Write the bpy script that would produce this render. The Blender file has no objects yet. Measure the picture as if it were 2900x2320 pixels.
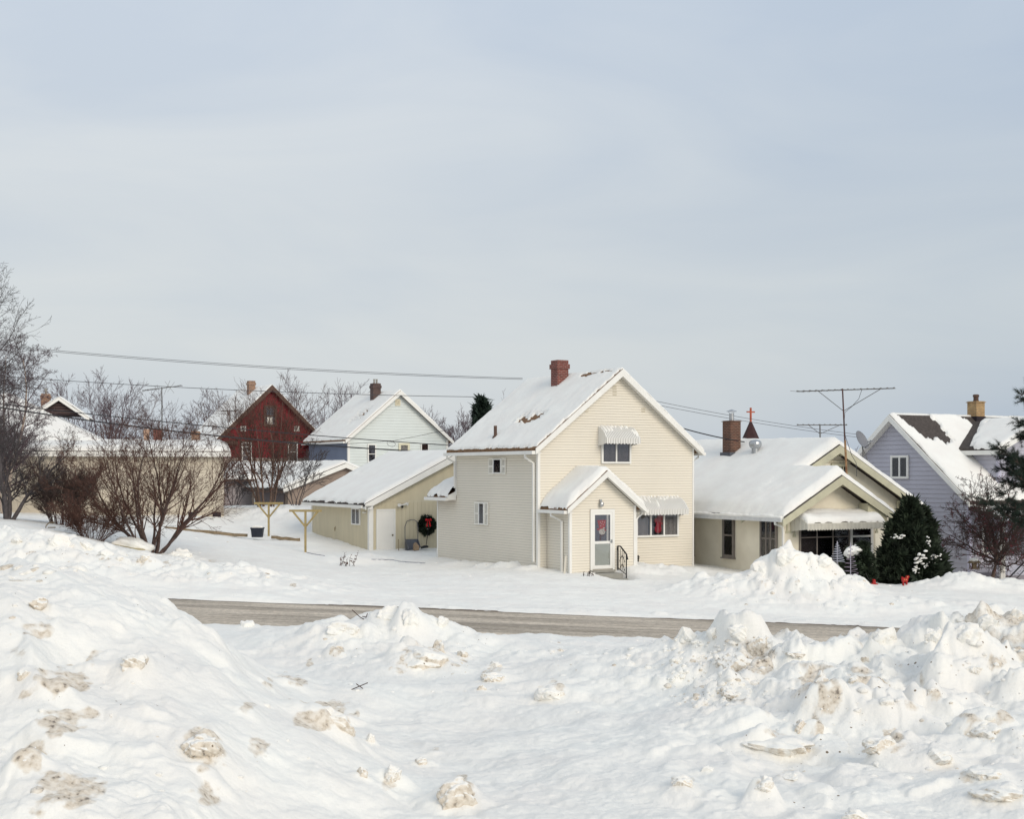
import bpy, math, random
import numpy as np
from mathutils import Vector, Matrix

# ------------------------------------------------------------------ camera, sky, sun, exposure
SC = bpy.context.scene
COL = SC.collection
F, CX, HY, CZ = 3900.0, 1450.0, 1335.0, 3.7        # photo calibration (2900 x 2320)
cam_d = bpy.data.cameras.new('camera'); cam = bpy.data.objects.new('camera', cam_d); COL.objects.link(cam)
cam.location = (0, 0, CZ); cam.rotation_euler = (math.radians(90), 0, 0)
cam_d.sensor_width = 36; cam_d.lens = 36 * F / 2900
cam_d.shift_y = (HY - 1160) / 2900
cam_d.clip_end = 5000; cam_d.clip_start = .1
SC.camera = cam
SUN_AZ, SUN_EL = math.radians(146), math.radians(27)   # azimuth clockwise from +Y
S = Vector((math.sin(SUN_AZ) * math.cos(SUN_EL), math.cos(SUN_AZ) * math.cos(SUN_EL), math.sin(SUN_EL)))
sl = bpy.data.lights.new('sun', 'SUN'); sl.energy = 1.42; sl.angle = math.radians(32); sl.color = (1, .90, .76)
so = bpy.data.objects.new('sun', sl); COL.objects.link(so); so.location = (20, -30, 40)
so.rotation_euler = (-S).to_track_quat('-Z', 'Y').to_euler()
W = bpy.data.worlds.new('World'); SC.world = W; W.use_nodes = True
def build_world():
    nt = W.node_tree; nt.nodes.clear(); N = nt.nodes.new; L = nt.links.new
    out = N('ShaderNodeOutputWorld'); bg = N('ShaderNodeBackground'); bg.inputs[1].default_value = .1
    sky = N('ShaderNodeTexSky'); sky.sky_type = 'NISHITA'; sky.sun_disc = False
    sky.sun_elevation = SUN_EL; sky.sun_rotation = SUN_AZ; sky.air_density = 1.2; sky.dust_density = 2
    tc = N('ShaderNodeTexCoord')
    sep = N('ShaderNodeSeparateXYZ'); L(tc.outputs['Generated'], sep.inputs[0])
    # veil of thin stratus: colour by height above the horizon, streaked by noise
    mp = N('ShaderNodeMapping'); mp.inputs['Scale'].default_value = (1.3, 1.3, 5.0); mp.inputs['Rotation'].default_value = (.06, .05, .4)
    L(tc.outputs['Generated'], mp.inputs[0])
    nz = N('ShaderNodeTexNoise'); nz.inputs['Scale'].default_value = 2.1; nz.inputs['Detail'].default_value = 7; nz.inputs['Roughness'].default_value = .5
    nz.inputs['Distortion'].default_value = .6
    L(mp.outputs[0], nz.inputs['Vector'])
    rp = N('ShaderNodeValToRGB'); rp.color_ramp.elements[0].position = .36; rp.color_ramp.elements[1].position = .66
    L(nz.outputs['Fac'], rp.inputs[0])
    grad = N('ShaderNodeValToRGB'); cr = grad.color_ramp
    cr.elements[0].position = 0.0; cr.elements[0].color = (.485, .54, .61, 1)
    cr.elements[1].position = .36; cr.elements[1].color = (.575, .63, .70, 1)
    e = cr.elements.new(.09); e.color = (.60, .626, .642, 1)
    e = cr.elements.new(.18); e.color = (.56, .598, .638, 1)
    L(sep.outputs['Z'], grad.inputs[0])
    hi = N('ShaderNodeMix'); hi.data_type = 'RGBA'; hi.blend_type = 'MIX'
    L(rp.outputs[0], hi.inputs['Factor'])
    dim = N('ShaderNodeMix'); dim.data_type = 'RGBA'; dim.blend_type = 'MULTIPLY'; dim.inputs['Factor'].default_value = 1
    L(grad.outputs[0], dim.inputs['A']); dim.inputs['B'].default_value = (.925, .945, .972, 1)
    br = N('ShaderNodeMix'); br.data_type = 'RGBA'; br.blend_type = 'MULTIPLY'; br.inputs['Factor'].default_value = 1
    L(grad.outputs[0], br.inputs['A']); br.inputs['B'].default_value = (1.075, 1.055, 1.02, 1)
    L(dim.outputs['Result'], hi.inputs['A']); L(br.outputs['Result'], hi.inputs['B'])
    # bluer towards the right (+X), paler towards the left
    mr = N('ShaderNodeMapRange'); mr.inputs['From Min'].default_value = -.1; mr.inputs['From Max'].default_value = .42
    L(sep.outputs['X'], mr.inputs['Value'])
    tint = N('ShaderNodeMix'); tint.data_type = 'RGBA'; L(mr.outputs['Result'], tint.inputs['Factor'])
    tint.inputs['A'].default_value = (1.03, 1.03, 1.03, 1); tint.inputs['B'].default_value = (.84, .89, .95, 1)
    t2 = N('ShaderNodeMix'); t2.data_type = 'RGBA'; t2.blend_type = 'MULTIPLY'; t2.inputs['Factor'].default_value = 1
    L(hi.outputs['Result'], t2.inputs['A']); L(tint.outputs['Result'], t2.inputs['B'])
    sc = N('ShaderNodeVectorMath'); sc.operation = 'SCALE'; sc.inputs['Scale'].default_value = 8.95
    L(t2.outputs['Result'], sc.inputs[0])
    mx = N('ShaderNodeMix'); mx.data_type = 'RGBA'; mx.inputs['Factor'].default_value = .92
    L(sky.outputs[0], mx.inputs['A']); L(sc.outputs[0], mx.inputs['B'])
    L(mx.outputs['Result'], bg.inputs[0]); L(bg.outputs[0], out.inputs[0])
build_world()
SC.view_settings.view_transform = 'Standard'; SC.view_settings.look = 'None'
SC.view_settings.exposure = .31; SC.view_settings.gamma = 1
SC.cycles.use_denoising = True
SC.cycles.max_bounces = 6; SC.cycles.diffuse_bounces = 3; SC.cycles.transparent_max_bounces = 12

# ------------------------------------------------------------------ helpers
TH = math.radians(29.2)
def P(px, py, Y): return Vector(((px - CX) / F * Y, Y, CZ - (py - HY) / F * Y))
def tag(o, label=None, cat=None, group=None, kind=None):
    if label: o['label'] = label
    if cat: o['category'] = cat
    if group: o['group'] = group
    if kind: o['kind'] = kind
    return o
def thing(name, label, cat, loc=(0, 0, 0), rz=0, group=None):
    o = bpy.data.objects.new(name, None); COL.objects.link(o); o.location = loc; o.rotation_euler = (0, 0, rz)
    o.empty_display_size = .3
    return tag(o, label, cat, group)
class MB:
    def __init__(s): s.v = []; s.f = []; s.p = []
    def add(s, v, f):
        n = len(s.v); s.p.append((n, len(s.f))); s.v += [tuple(p) for p in v]; s.f += [tuple(i + n for i in q) for q in f]; return s
    def box(s, x0, y0, z0, x1, y1, z1):
        x0, x1 = sorted((x0, x1)); y0, y1 = sorted((y0, y1)); z0, z1 = sorted((z0, z1))
        return s.add([(x0, y0, z0), (x1, y0, z0), (x1, y1, z0), (x0, y1, z0), (x0, y0, z1), (x1, y0, z1), (x1, y1, z1), (x0, y1, z1)],
                     [(0, 3, 2, 1), (4, 5, 6, 7), (0, 1, 5, 4), (1, 2, 6, 5), (2, 3, 7, 6), (3, 0, 4, 7)])
    def prism(s, poly, vec):
        n = len(poly); a = [Vector(p) for p in poly]; b = [p + Vector(vec) for p in a]
        return s.add(a + b, [tuple(range(n - 1, -1, -1)), tuple(range(n, 2 * n))] + [(i, (i + 1) % n, n + (i + 1) % n, n + i) for i in range(n)])
    def tube(s, pts, r, n=6, caps=True):
        pts = [Vector(p) for p in pts]; m = len(pts)
        rr = r if isinstance(r, (list, tuple)) else [r] * m
        vs = []; fs = []
        for i, p in enumerate(pts):
            t = (pts[min(i + 1, m - 1)] - pts[max(i - 1, 0)])
            t = t.normalized() if t.length > 1e-9 else Vector((0, 0, 1))
            up = Vector((0, 0, 1)) if abs(t.z) < .95 else Vector((1, 0, 0))
            a = t.cross(up).normalized(); b = a.cross(t)
            for k in range(n):
                q = 2 * math.pi * (k + .5) / n
                vs.append(p + (a * math.cos(q) + b * math.sin(q)) * rr[i])
        for i in range(m - 1):
            for k in range(n):
                k2 = (k + 1) % n
                fs.append((i * n + k, i * n + k2, (i + 1) * n + k2, (i + 1) * n + k))
        if caps: fs += [tuple(range(n - 1, -1, -1)), tuple(range((m - 1) * n, m * n))]
        return s.add(vs, fs)
    def lathe(s, c, prof, n=16):
        c = Vector(c); vs = []; fs = []
        for r, z in prof:
            for k in range(n):
                q = 2 * math.pi * k / n; vs.append(c + Vector((r * math.cos(q), r * math.sin(q), z)))
        for i in range(len(prof) - 1):
            for k in range(n):
                k2 = (k + 1) % n; fs.append((i * n + k, i * n + k2, (i + 1) * n + k2, (i + 1) * n + k))
        fs += [tuple(range(n - 1, -1, -1)), tuple(range((len(prof) - 1) * n, len(prof) * n))]
        return s.add(vs, fs)
    def each(s, name, mat, parent=None):
        """every piece added becomes a part of its own"""
        for (a, b), (c, d) in zip(s.p, s.p[1:] + [(len(s.v), len(s.f))]):
            m = MB(); m.v = s.v[a:c]; m.f = [tuple(i - a for i in q) for q in s.f[b:d]]; m.build(name, mat, parent)
    def build(s, name, mat, parent=None, smooth=False, loc=None):
        me = bpy.data.meshes.new(name); me.from_pydata(s.v, [], s.f); me.update()
        return link_mesh(name, me, mat, parent, smooth, loc)
def link_mesh(name, me, mat, parent=None, smooth=False, loc=None):
    me.materials.append(mat)
    if smooth: me.polygons.foreach_set('use_smooth', [True] * len(me.polygons))
    o = bpy.data.objects.new(name, me); COL.objects.link(o)
    if parent: o.parent = parent
    if loc is not None: o.location = loc
    return o
def np_mesh(name, V, Fq, mat, parent=None, smooth=False, loc=None):
    """V (n,3) array, Fq (m,k) int array (quads or triangles)"""
    V = np.asarray(V, np.float32); Fq = np.asarray(Fq, np.int32); k = Fq.shape[1]
    me = bpy.data.meshes.new(name)
    me.vertices.add(len(V)); me.vertices.foreach_set('co', V.ravel())
    me.loops.add(Fq.size); me.loops.foreach_set('vertex_index', Fq.ravel())
    me.polygons.add(len(Fq)); me.polygons.foreach_set('loop_start', np.arange(0, Fq.size, k, dtype=np.int32))
    me.update(calc_edges=True); me.validate()
    return link_mesh(name, me, mat, parent, smooth, loc)

# ------------------------------------------------------------------ noise (numpy)
def hsh(ix, iy, seed):
    h = (ix.astype(np.int64) * 374761393 + iy.astype(np.int64) * 668265263 + (seed * 974634541 + 12345)) & 0xffffffff
    h = ((h ^ (h >> 13)) * 1274126177) & 0xffffffff
    h = ((h ^ (h >> 15)) * 73244475) & 0xffffffff
    return ((h ^ (h >> 16)) & 0xffffff) / float(0xffffff)
def perlin(x, y, seed=0):
    x = np.asarray(x, float); y = np.asarray(y, float)
    xi = np.floor(x); yi = np.floor(y); xf = x - xi; yf = y - yi
    u = xf ** 3 * (xf * (xf * 6 - 15) + 10); v = yf ** 3 * (yf * (yf * 6 - 15) + 10)
    def g(a, b):
        t = hsh(xi + a, yi + b, seed) * 2 * np.pi
        return np.cos(t) * (xf - a) + np.sin(t) * (yf - b)
    n0 = g(0, 0) * (1 - u) + g(1, 0) * u; n1 = g(0, 1) * (1 - u) + g(1, 1) * u
    return (n0 * (1 - v) + n1 * v) * 1.4
def fbm(x, y, octv=4, seed=0, gain=.5):
    a = 1.; s = 0.; f = 1.
    for o in range(octv):
        s = s + a * perlin(x * f, y * f, seed + o * 17); a *= gain; f *= 2.03
    return s
def lumps(x, y, scale, seed, dens=.6, sharp=2.0):
    """field of tilted blocky lumps, 0..1"""
    X = np.asarray(x, float) / scale; Y = np.asarray(y, float) / scale
    xi = np.floor(X); yi = np.floor(Y); out = np.zeros_like(X)
    for a in (-1, 0, 1):
        for b in (-1, 0, 1):
            cx = xi + a; cy = yi + b
            px = cx + hsh(cx, cy, seed); py = cy + hsh(cx, cy, seed + 1)
            on = hsh(cx, cy, seed + 2) < dens
            r = .28 + .5 * hsh(cx, cy, seed + 3); h = .3 + .7 * hsh(cx, cy, seed + 4)
            an = hsh(cx, cy, seed + 5) * 6.28; el = .6 + .8 * hsh(cx, cy, seed + 6)
            dx = X - px; dy = Y - py
            ux = dx * np.cos(an) + dy * np.sin(an); uy = (-dx * np.sin(an) + dy * np.cos(an)) * el
            d = (np.abs(ux) ** 2.6 + np.abs(uy) ** 2.6) ** (1 / 2.6) / r
            t = np.clip(sharp * (1 - d), 0, 1)
            t = t * t * (3 - 2 * t) * h * r * (1 + .8 * ux / r)
            out = np.maximum(out, np.where(on, t, 0))
    return out
def sstep(a, b, x):
    t = np.clip((x - a) / (b - a), 0, 1); return t * t * (3 - 2 * t)

# ------------------------------------------------------------------ materials
MATS = {}
def mat(name, col, rough=.7, var=.12, scale=6., bump=0., bscale=40., metal=0., spec=.3, stretch=(1, 1, 1), tint=None):
    if name in MATS: return MATS[name]
    m = bpy.data.materials.new(name); m.use_nodes = True; nt = m.node_tree; N = nt.nodes.new; L = nt.links.new
    b = nt.nodes['Principled BSDF']; b.inputs['Roughness'].default_value = rough; b.inputs['Metallic'].default_value = metal
    b.inputs['Specular IOR Level'].default_value = spec
    tc = N('ShaderNodeTexCoord'); mp = N('ShaderNodeMapping'); mp.inputs['Scale'].default_value = stretch; L(tc.outputs['Object'], mp.inputs[0])
    nz = N('ShaderNodeTexNoise'); nz.inputs['Scale'].default_value = scale; nz.inputs['Detail'].default_value = 6; L(mp.outputs[0], nz.inputs['Vector'])
    r = N('ShaderNodeValToRGB'); r.color_ramp.elements[0].position = .3; r.color_ramp.elements[1].position = .7
    c0 = tint if tint else tuple(c * (1 - var) for c in col); c1 = tuple(min(1, c * (1 + var)) for c in col)
    r.color_ramp.elements[0].color = (*c0, 1); r.color_ramp.elements[1].color = (*c1, 1)
    L(nz.outputs['Fac'], r.inputs[0]); L(r.outputs[0], b.inputs['Base Color'])
    if bump:
        n2 = N('ShaderNodeTexNoise'); n2.inputs['Scale'].default_value = bscale; n2.inputs['Detail'].default_value = 5; L(mp.outputs[0], n2.inputs['Vector'])
        bp = N('ShaderNodeBump'); bp.inputs['Strength'].default_value = bump; bp.inputs['Distance'].default_value = .02
        L(n2.outputs['Fac'], bp.inputs['Height']); L(bp.outputs[0], b.inputs['Normal'])
    MATS[name] = m; return m
def brick(name, c1, c2, mortar, w=.21, h=.07, msize=.012):
    m = bpy.data.materials.new(name); m.use_nodes = True; nt = m.node_tree; N = nt.nodes.new; L = nt.links.new
    b = nt.nodes['Principled BSDF']; b.inputs['Roughness'].default_value = .85
    tc = N('ShaderNodeTexCoord'); sp = N('ShaderNodeSeparateXYZ'); L(tc.outputs['Object'], sp.inputs[0])
    ad = N('ShaderNodeMath'); ad.operation = 'ADD'; L(sp.outputs[0], ad.inputs[0]); L(sp.outputs[1], ad.inputs[1])
    cb = N('ShaderNodeCombineXYZ'); L(ad.outputs[0], cb.inputs[0]); L(sp.outputs[2], cb.inputs[1])
    bt = N('ShaderNodeTexBrick'); bt.inputs['Scale'].default_value = 1; bt.inputs['Brick Width'].default_value = w; bt.inputs['Row Height'].default_value = h
    bt.inputs['Mortar Size'].default_value = msize; bt.inputs['Color1'].default_value = (*c1, 1); bt.inputs['Color2'].default_value = (*c2, 1); bt.inputs['Mortar'].default_value = (*mortar, 1)
    L(cb.outputs[0], bt.inputs['Vector'])
    nz = N('ShaderNodeTexNoise'); nz.inputs['Scale'].default_value = 5; nz.inputs['Detail'].default_value = 6; L(tc.outputs['Object'], nz.inputs['Vector'])
    mr = N('ShaderNodeMapRange'); mr.inputs['To Min'].default_value = .55; mr.inputs['To Max'].default_value = 1.35; L(nz.outputs['Fac'], mr.inputs['Value'])
    mu = N('ShaderNodeVectorMath'); mu.operation = 'SCALE'; L(bt.outputs['Color'], mu.inputs[0]); L(mr.outputs['Result'], mu.inputs['Scale'])
    L(mu.outputs[0], b.inputs['Base Color'])
    bp = N('ShaderNodeBump'); bp.inputs['Strength'].default_value = .6; bp.inputs['Distance'].default_value = .01; bp.invert = True
    L(bt.outputs['Fac'], bp.inputs['Height']); L(bp.outputs[0], b.inputs['Normal'])
    return m
def snow_mat(name, dirty=False, bump=.35, bscale=5., warm=(.895, .868, .820)):
    m = bpy.data.materials.new(name); m.use_nodes = True; nt = m.node_tree; N = nt.nodes.new; L = nt.links.new
    b = nt.nodes['Principled BSDF']; b.inputs['Roughness'].default_value = .75; b.inputs['Specular IOR Level'].default_value = .15
    tc = N('ShaderNodeTexCoord')
    nz = N('ShaderNodeTexNoise'); nz.inputs['Scale'].default_value = 1.1; nz.inputs['Detail'].default_value = 5; L(tc.outputs['Object'], nz.inputs['Vector'])
    r = N('ShaderNodeValToRGB'); r.color_ramp.elements[0].color = (*[c * .965 for c in warm], 1); r.color_ramp.elements[1].color = (*[min(.9, c * 1.025) for c in warm], 1)
    r.color_ramp.elements[0].position = .35; r.color_ramp.elements[1].position = .65
    L(nz.outputs['Fac'], r.inputs[0]); colr = r.outputs[0]
    if dirty:
        at = N('ShaderNodeAttribute'); at.attribute_name = 'dirt'
        n3 = N('ShaderNodeTexNoise'); n3.inputs['Scale'].default_value = 6; n3.inputs['Detail'].default_value = 8; n3.inputs['Roughness'].default_value = .7; L(tc.outputs['Object'], n3.inputs['Vector'])
        ad = N('ShaderNodeMath'); ad.operation = 'ADD'; L(at.outputs['Fac'], ad.inputs[0]); L(n3.outputs['Fac'], ad.inputs[1])
        r2 = N('ShaderNodeValToRGB'); e = r2.color_ramp.elements
        e[0].position = .72; e[0].color = (0, 0, 0, 1); e[1].position = 1.08; e[1].color = (.86, .86, .86, 1)
        sc = N('ShaderNodeMath'); sc.operation = 'MULTIPLY'; sc.inputs[1].default_value = .78; L(ad.outputs[0], sc.inputs[0]); L(sc.outputs[0], r2.inputs[0])
        mx = N('ShaderNodeMix'); mx.data_type = 'RGBA'; L(r2.outputs[0], mx.inputs['Factor']); L(colr, mx.inputs['A'])
        n4 = N('ShaderNodeTexNoise'); n4.inputs['Scale'].default_value = 22; n4.inputs['Detail'].default_value = 6; L(tc.outputs['Object'], n4.inputs['Vector'])
        r3 = N('ShaderNodeValToRGB'); e = r3.color_ramp.elements
        e[0].position = .30; e[0].color = (.13, .095, .065, 1); e[1].position = .60; e[1].color = (.76, .69, .59, 1)
        q = r3.color_ramp.elements.new(.40); q.color = (.56, .475, .37, 1)
        L(n4.outputs['Fac'], r3.inputs[0]); L(r3.outputs[0], mx.inputs['B']); colr = mx.outputs['Result']
        # loose specks of grit
        vo = N('ShaderNodeTexVoronoi'); vo.inputs['Scale'].default_value = 9; L(tc.outputs['Object'], vo.inputs['Vector'])
        n5 = N('ShaderNodeTexNoise'); n5.inputs['Scale'].default_value = 1.3; n5.inputs['Detail'].default_value = 3; L(tc.outputs['Object'], n5.inputs['Vector'])
        th = N('ShaderNodeMapRange'); th.inputs['From Min'].default_value = .45; th.inputs['From Max'].default_value = .72; th.inputs['To Min'].default_value = 0; th.inputs['To Max'].default_value = .17
        L(n5.outputs['Fac'], th.inputs['Value'])
        a2 = N('ShaderNodeAttribute'); a2.attribute_name = 'grit'
        m2 = N('ShaderNodeMath'); m2.operation = 'MULTIPLY'; L(th.outputs['Result'], m2.inputs[0]); L(a2.outputs['Fac'], m2.inputs[1])
        lt = N('ShaderNodeMath'); lt.operation = 'LESS_THAN'; L(vo.outputs['Distance'], lt.inputs[0]); L(m2.outputs[0], lt.inputs[1])
        mg = N('ShaderNodeMix'); mg.data_type = 'RGBA'; L(lt.outputs[0], mg.inputs['Factor']); L(colr, mg.inputs['A']); mg.inputs['B'].default_value = (.22, .17, .12, 1)
        colr = mg.outputs['Result']
    L(colr, b.inputs['Base Color'])
    if bump:
        n2 = N('ShaderNodeTexNoise'); n2.inputs['Scale'].default_value = bscale; n2.inputs['Detail'].default_value = 11; n2.inputs['Roughness'].default_value = .68; L(tc.outputs['Object'], n2.inputs['Vector'])
        bp = N('ShaderNodeBump'); bp.inputs['Strength'].default_value = bump; bp.inputs['Distance'].default_value = .06
        L(n2.outputs['Fac'], bp.inputs['Height']); L(bp.outputs[0], b.inputs['Normal'])
    return m
SNOW = snow_mat('snow', bump=.25, bscale=4)
SNOWD = snow_mat('dirty_snow', dirty=True, bump=.45, bscale=7)
CREAM = mat('cream_vinyl', (.77, .715, .61), .55, .035, .5, stretch=(1, 1, .6))
KHAKI = mat('khaki_board', (.62, .55, .395), .75, .06, 1.2, stretch=(3, 3, .5))
LAP = mat('lap_shadow_board', (.30, .28, .24), .9, .05, 3)  # dark tone standing in for the shadow under each lap
WHITE = mat('white_trim', (.80, .785, .74), .5, .04, 2.)
DOORW = mat('white_door', (.80, .775, .72), .5, .03, 1.5)
SHUT = mat('shutter_white', (.80, .77, .69), .5, .03, 3.)
DARKSH = mat('dark_shingle', (.075, .062, .055), .9, .3, 9, bump=.5)
BROWNSH = mat('brown_shingle', (.20, .115, .062), .9, .3, 9, bump=.5)
REDW = mat('red_board', (.165, .018, .022), .8, .22, 1.6, bump=.2, stretch=(.5, .5, 3))
BROWNT = mat('brown_trim', (.10, .06, .045), .8, .25, 5)
TANF = mat('tan_siding', (.36, .30, .25), .75, .08, 2)
MINT = mat('mint_siding', (.675, .72, .70), .65, .03, 1)
SHADEBLUE = mat('shaded_mint_siding', (.20, .235, .32), .7, .06, 1)  # mint side wall with its blue shade put into the colour
TAN2 = mat('taupe_siding', (.30, .235, .195), .75, .06, 1)
TAUPED = mat('taupe_door_shaded', (.15, .125, .13), .75, .08, 2)
CREAM2 = mat('cream_stucco', (.56, .50, .405), .85, .06, .5, bump=.1)
CONC = mat('grey_concrete', (.33, .32, .285), .9, .12, 4, bump=.3)
STUCCO = mat('yellowed_stucco', (.80, .745, .61), .9, .08, .8, bump=.35, bscale=25, tint=(.67, .61, .485))
OLIVE = mat('sage_trim', (.53, .505, .37), .7, .08, 3)
GREYF = mat('grey_frame', (.20, .175, .155), .7, .15, 3)
LAV = mat('lavender_siding', (.47, .465, .53), .65, .05, .7)
METAL = mat('galvanised', (.45, .46, .47), .35, .15, 6, metal=.8)
IRON = mat('black_iron', (.012, .012, .013), .5, .2, 8)
ALUM = mat('aerial_metal', (.16, .155, .15), .5, .2, 6, metal=.4)
RUST = mat('rusty_mast', (.32, .20, .10), .8, .35, 5, tint=(.16, .07, .04))
MASTD = mat('dark_mast', (.10, .055, .05), .7, .3, 6)
WIRE = mat('cable_black', (.018, .018, .022), .6, .1, 3)
WIREG = mat('cable_grey', (.06, .06, .068), .6, .1, 3)
PINEW = mat('treated_wood', (.33, .255, .12), .8, .18, 6, bump=.2)
OLDW = mat('old_wood', (.25, .19, .12), .85, .25, 6, bump=.3)
BLACKP = mat('black_plastic', (.018, .022, .034), .55, .2, 5)
GREYP = mat('grey_plastic', (.12, .125, .14), .5, .15, 5)
PAPER = mat('paper_bag', (.40, .28, .18), .85, .15, 6, bump=.4)
REDF = mat('red_ribbon', (.56, .012, .02), .6, .2, 10)
REDP = mat('red_paint', (.36, .016, .015), .5, .12, 10)
GOLD = mat('gold_spots', (.55, .38, .12), .5, .1, 10)
BARK1 = mat('bark_brown', (.082, .055, .048), .9, .35, 8)
BARK2 = mat('bark_red', (.105, .055, .042), .9, .35, 8)
BARK3 = mat('bark_grey', (.085, .074, .075), .9, .3, 8)
BARK4 = mat('twig_mauve', (.125, .088, .098), .9, .3, 8)
BARK5 = mat('bark_crab', (.14, .095, .075), .9, .3, 8, bump=.5)
BARKP = mat('bark_birch', (.42, .34, .28), .9, .3, 8)
LEAFD = mat('dry_leaf', (.055, .035, .035), .9, .3, 8)
BERRY = mat('berry_red', (.17, .018, .03), .5, .35, 8)
CEDAR = mat('cedar_green', (.024, .036, .019), .8, .5, 3, tint=(.009, .013, .008))
PINEG = mat('pine_green', (.022, .038, .026), .75, .45, 3, tint=(.010, .016, .012))
BRICKR = brick('brick_red', (.20, .036, .026), (.125, .022, .018), (.27, .17, .14))
BRICKO = brick('brick_orange', (.30, .13, .055), (.16, .06, .035), (.42, .34, .27))
BRICKB = brick('brick_brown', (.14, .05, .030), (.075, .030, .022), (.24, .17, .12), msize=.009)
BRICKY = brick('brick_yellow', (.52, .34, .15), (.40, .24, .10), (.30, .22, .14))
BRICKD = brick('brick_dark', (.10, .055, .042), (.06, .035, .03), (.14, .10, .09))
def glass(name, dark, refl=.35, alpha=.85):
    m = bpy.data.materials.new(name); m.use_nodes = True; nt = m.node_tree; nt.nodes.clear(); N = nt.nodes.new; L = nt.links.new
    o = N('ShaderNodeOutputMaterial'); t = N('ShaderNodeBsdfTransparent'); t.inputs[0].default_value = (*[alpha] * 3, 1)
    g = N('ShaderNodeBsdfGlossy'); g.inputs['Roughness'].default_value = .03; g.inputs[0].default_value = (.9, .93, 1, 1)
    fr = N('ShaderNodeFresnel'); fr.inputs[0].default_value = 1.5
    ml = N('ShaderNodeMath'); ml.operation = 'MULTIPLY_ADD'; ml.inputs[1].default_value = 1; ml.inputs[2].default_value = refl * .08; L(fr.outputs[0], ml.inputs[0])
    tc = N('ShaderNodeTexCoord'); nz = N('ShaderNodeTexNoise'); nz.inputs['Scale'].default_value = 1.5; L(tc.outputs['Object'], nz.inputs['Vector'])
    bp = N('ShaderNodeBump'); bp.inputs['Strength'].default_value = .05; L(nz.outputs['Fac'], bp.inputs['Height']); L(bp.outputs[0], g.inputs['Normal'])
    mx = N('ShaderNodeMixShader'); L(ml.outputs[0], mx.inputs[0]); L(t.outputs[0], mx.inputs[1]); L(g.outputs[0], mx.inputs[2]); L(mx.outputs[0], o.inputs[0])
    return m
GLASS = glass('window_glass', 0)
ROOMD = mat('dark_room', (.030, .024, .030), .9, .3, 1.5)
ROOMW = mat('dim_room', (.10, .09, .10), .9, .3, 1.5)
BLIND = mat('blind_fabric', (.40, .355, .33), .8, .12, 4)
BLINDL = mat('pale_blind', (.68, .65, .62), .8, .12, 4)
SCREEN = mat('dark_screen', (.095, .078, .08), .8, .15, 2)
# ------------------------------------------------------------------ terrain: one snow sheet
VIS = [  # (px, py, distance)
 (-300,2320,7.8),(0,2320,8.0),(300,2320,8.2),(500,2320,8.35),(700,2320,8.55),(900,2320,8.85),(1100,2320,9.1),(1500,2320,9.2),(1900,2320,9.2),(2400,2320,9.1),(2900,2320,9.0),(3300,2320,9.0),
 (0,2150,8.7),(300,2150,8.9),(600,2150,9.2),(800,2150,9.55),(1080,2150,11.0),(1500,2150,11.1),(2000,2150,10.9),(2500,2150,10.7),(2900,2150,10.5),
 (0,1950,9.6),(300,1950,9.9),(560,1960,10.4),(680,1925,11.1),(800,2020,10.6),(880,2170,9.6),(1000,1950,14.3),(1300,1950,14.6),(1600,1950,14.6),(1850,1950,14.2),(2100,1950,13.3),(2500,1950,12.9),(2900,1950,12.6),
 (0,1820,10.2),(300,1820,10.6),(450,1830,11.0),(560,1830,11.6),(760,1905,15.3),(930,2020,13.0),(1280,2300,9.35),(700,1835,18.0),(850,1840,17.5),(1000,1845,17.3),(1300,1845,18),(1550,1835,21.5),(1800,1835,20),(2000,1860,14.9),(2300,1880,14.2),(2600,1870,13.9),(2900,1860,13.7),
 (-250,1650,11.6),(0,1655,11.8),(150,1640,12),(300,1660,12.2),(370,1700,12.2),(425,1738,12.4),(520,1800,12.8),(640,1800,19.5),(750,1790,21),(900,1792,22),
 (1000,1778,19),(1080,1745,18.6),(1170,1748,18.6),(1250,1767,18.8),(1340,1800,20),(1150,1885,16.4),
 (1450,1808,25),(1600,1811,27),(1800,1812,24),
 (1920,1828,16.2),(2000,1832,15.8),(2120,1842,15.4),(2230,1872,15.5),(2300,1880,15.8),(2370,1868,15.6),(2460,1820,15.4),(2560,1834,15.4),(2640,1832,15.4),(2720,1792,15.2),(2830,1770,15.0),(2950,1762,15),(3200,1757,15),
 # beyond the road, left
 (0,1520,46),(100,1518,46),(200,1535,46),(300,1560,46),(420,1588,45.5),(520,1605,45),(560,1600,45),(700,1622,45),(800,1648,44),(0,1610,43),(300,1625,43),(600,1660,42.5),(900,1670,44),
 (-200,1470,55),(20,1470,55),(100,1490,52),(300,1540,50),(430,1565,52),(560,1545,56),(640,1530,62),(632,1467,75),(300,1460,74),(60,1450,74),(-250,1440,74),
 (740,1565,56),(865,1565,62),(761,1517,70),(980,1600,56),(1050,1572,61),(1200,1590,58.5),(1180,1545,65),(1240,1552,65),(885,1514,69),
 (560,1462,74),(700,1452,76),(850,1456,74),(940,1490,70),(600,1512,67),(850,1527,67),
 (1240,1578,58.5),(1400,1602,54.5),(1524,1612,51.2),(1620,1624,50),(1800,1626,51),(1960,1606,54.5),(1300,1660,47),(1700,1668,46.5),(2000,1682,46),(1000,1650,48),
 (2590,1668,50),(2430,1642,50),(2800,1665,54),(2700,1652,56),(2640,1662,49),(2750,1655,49),(2900,1690,47),(2600,1760,41.5)]
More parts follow.
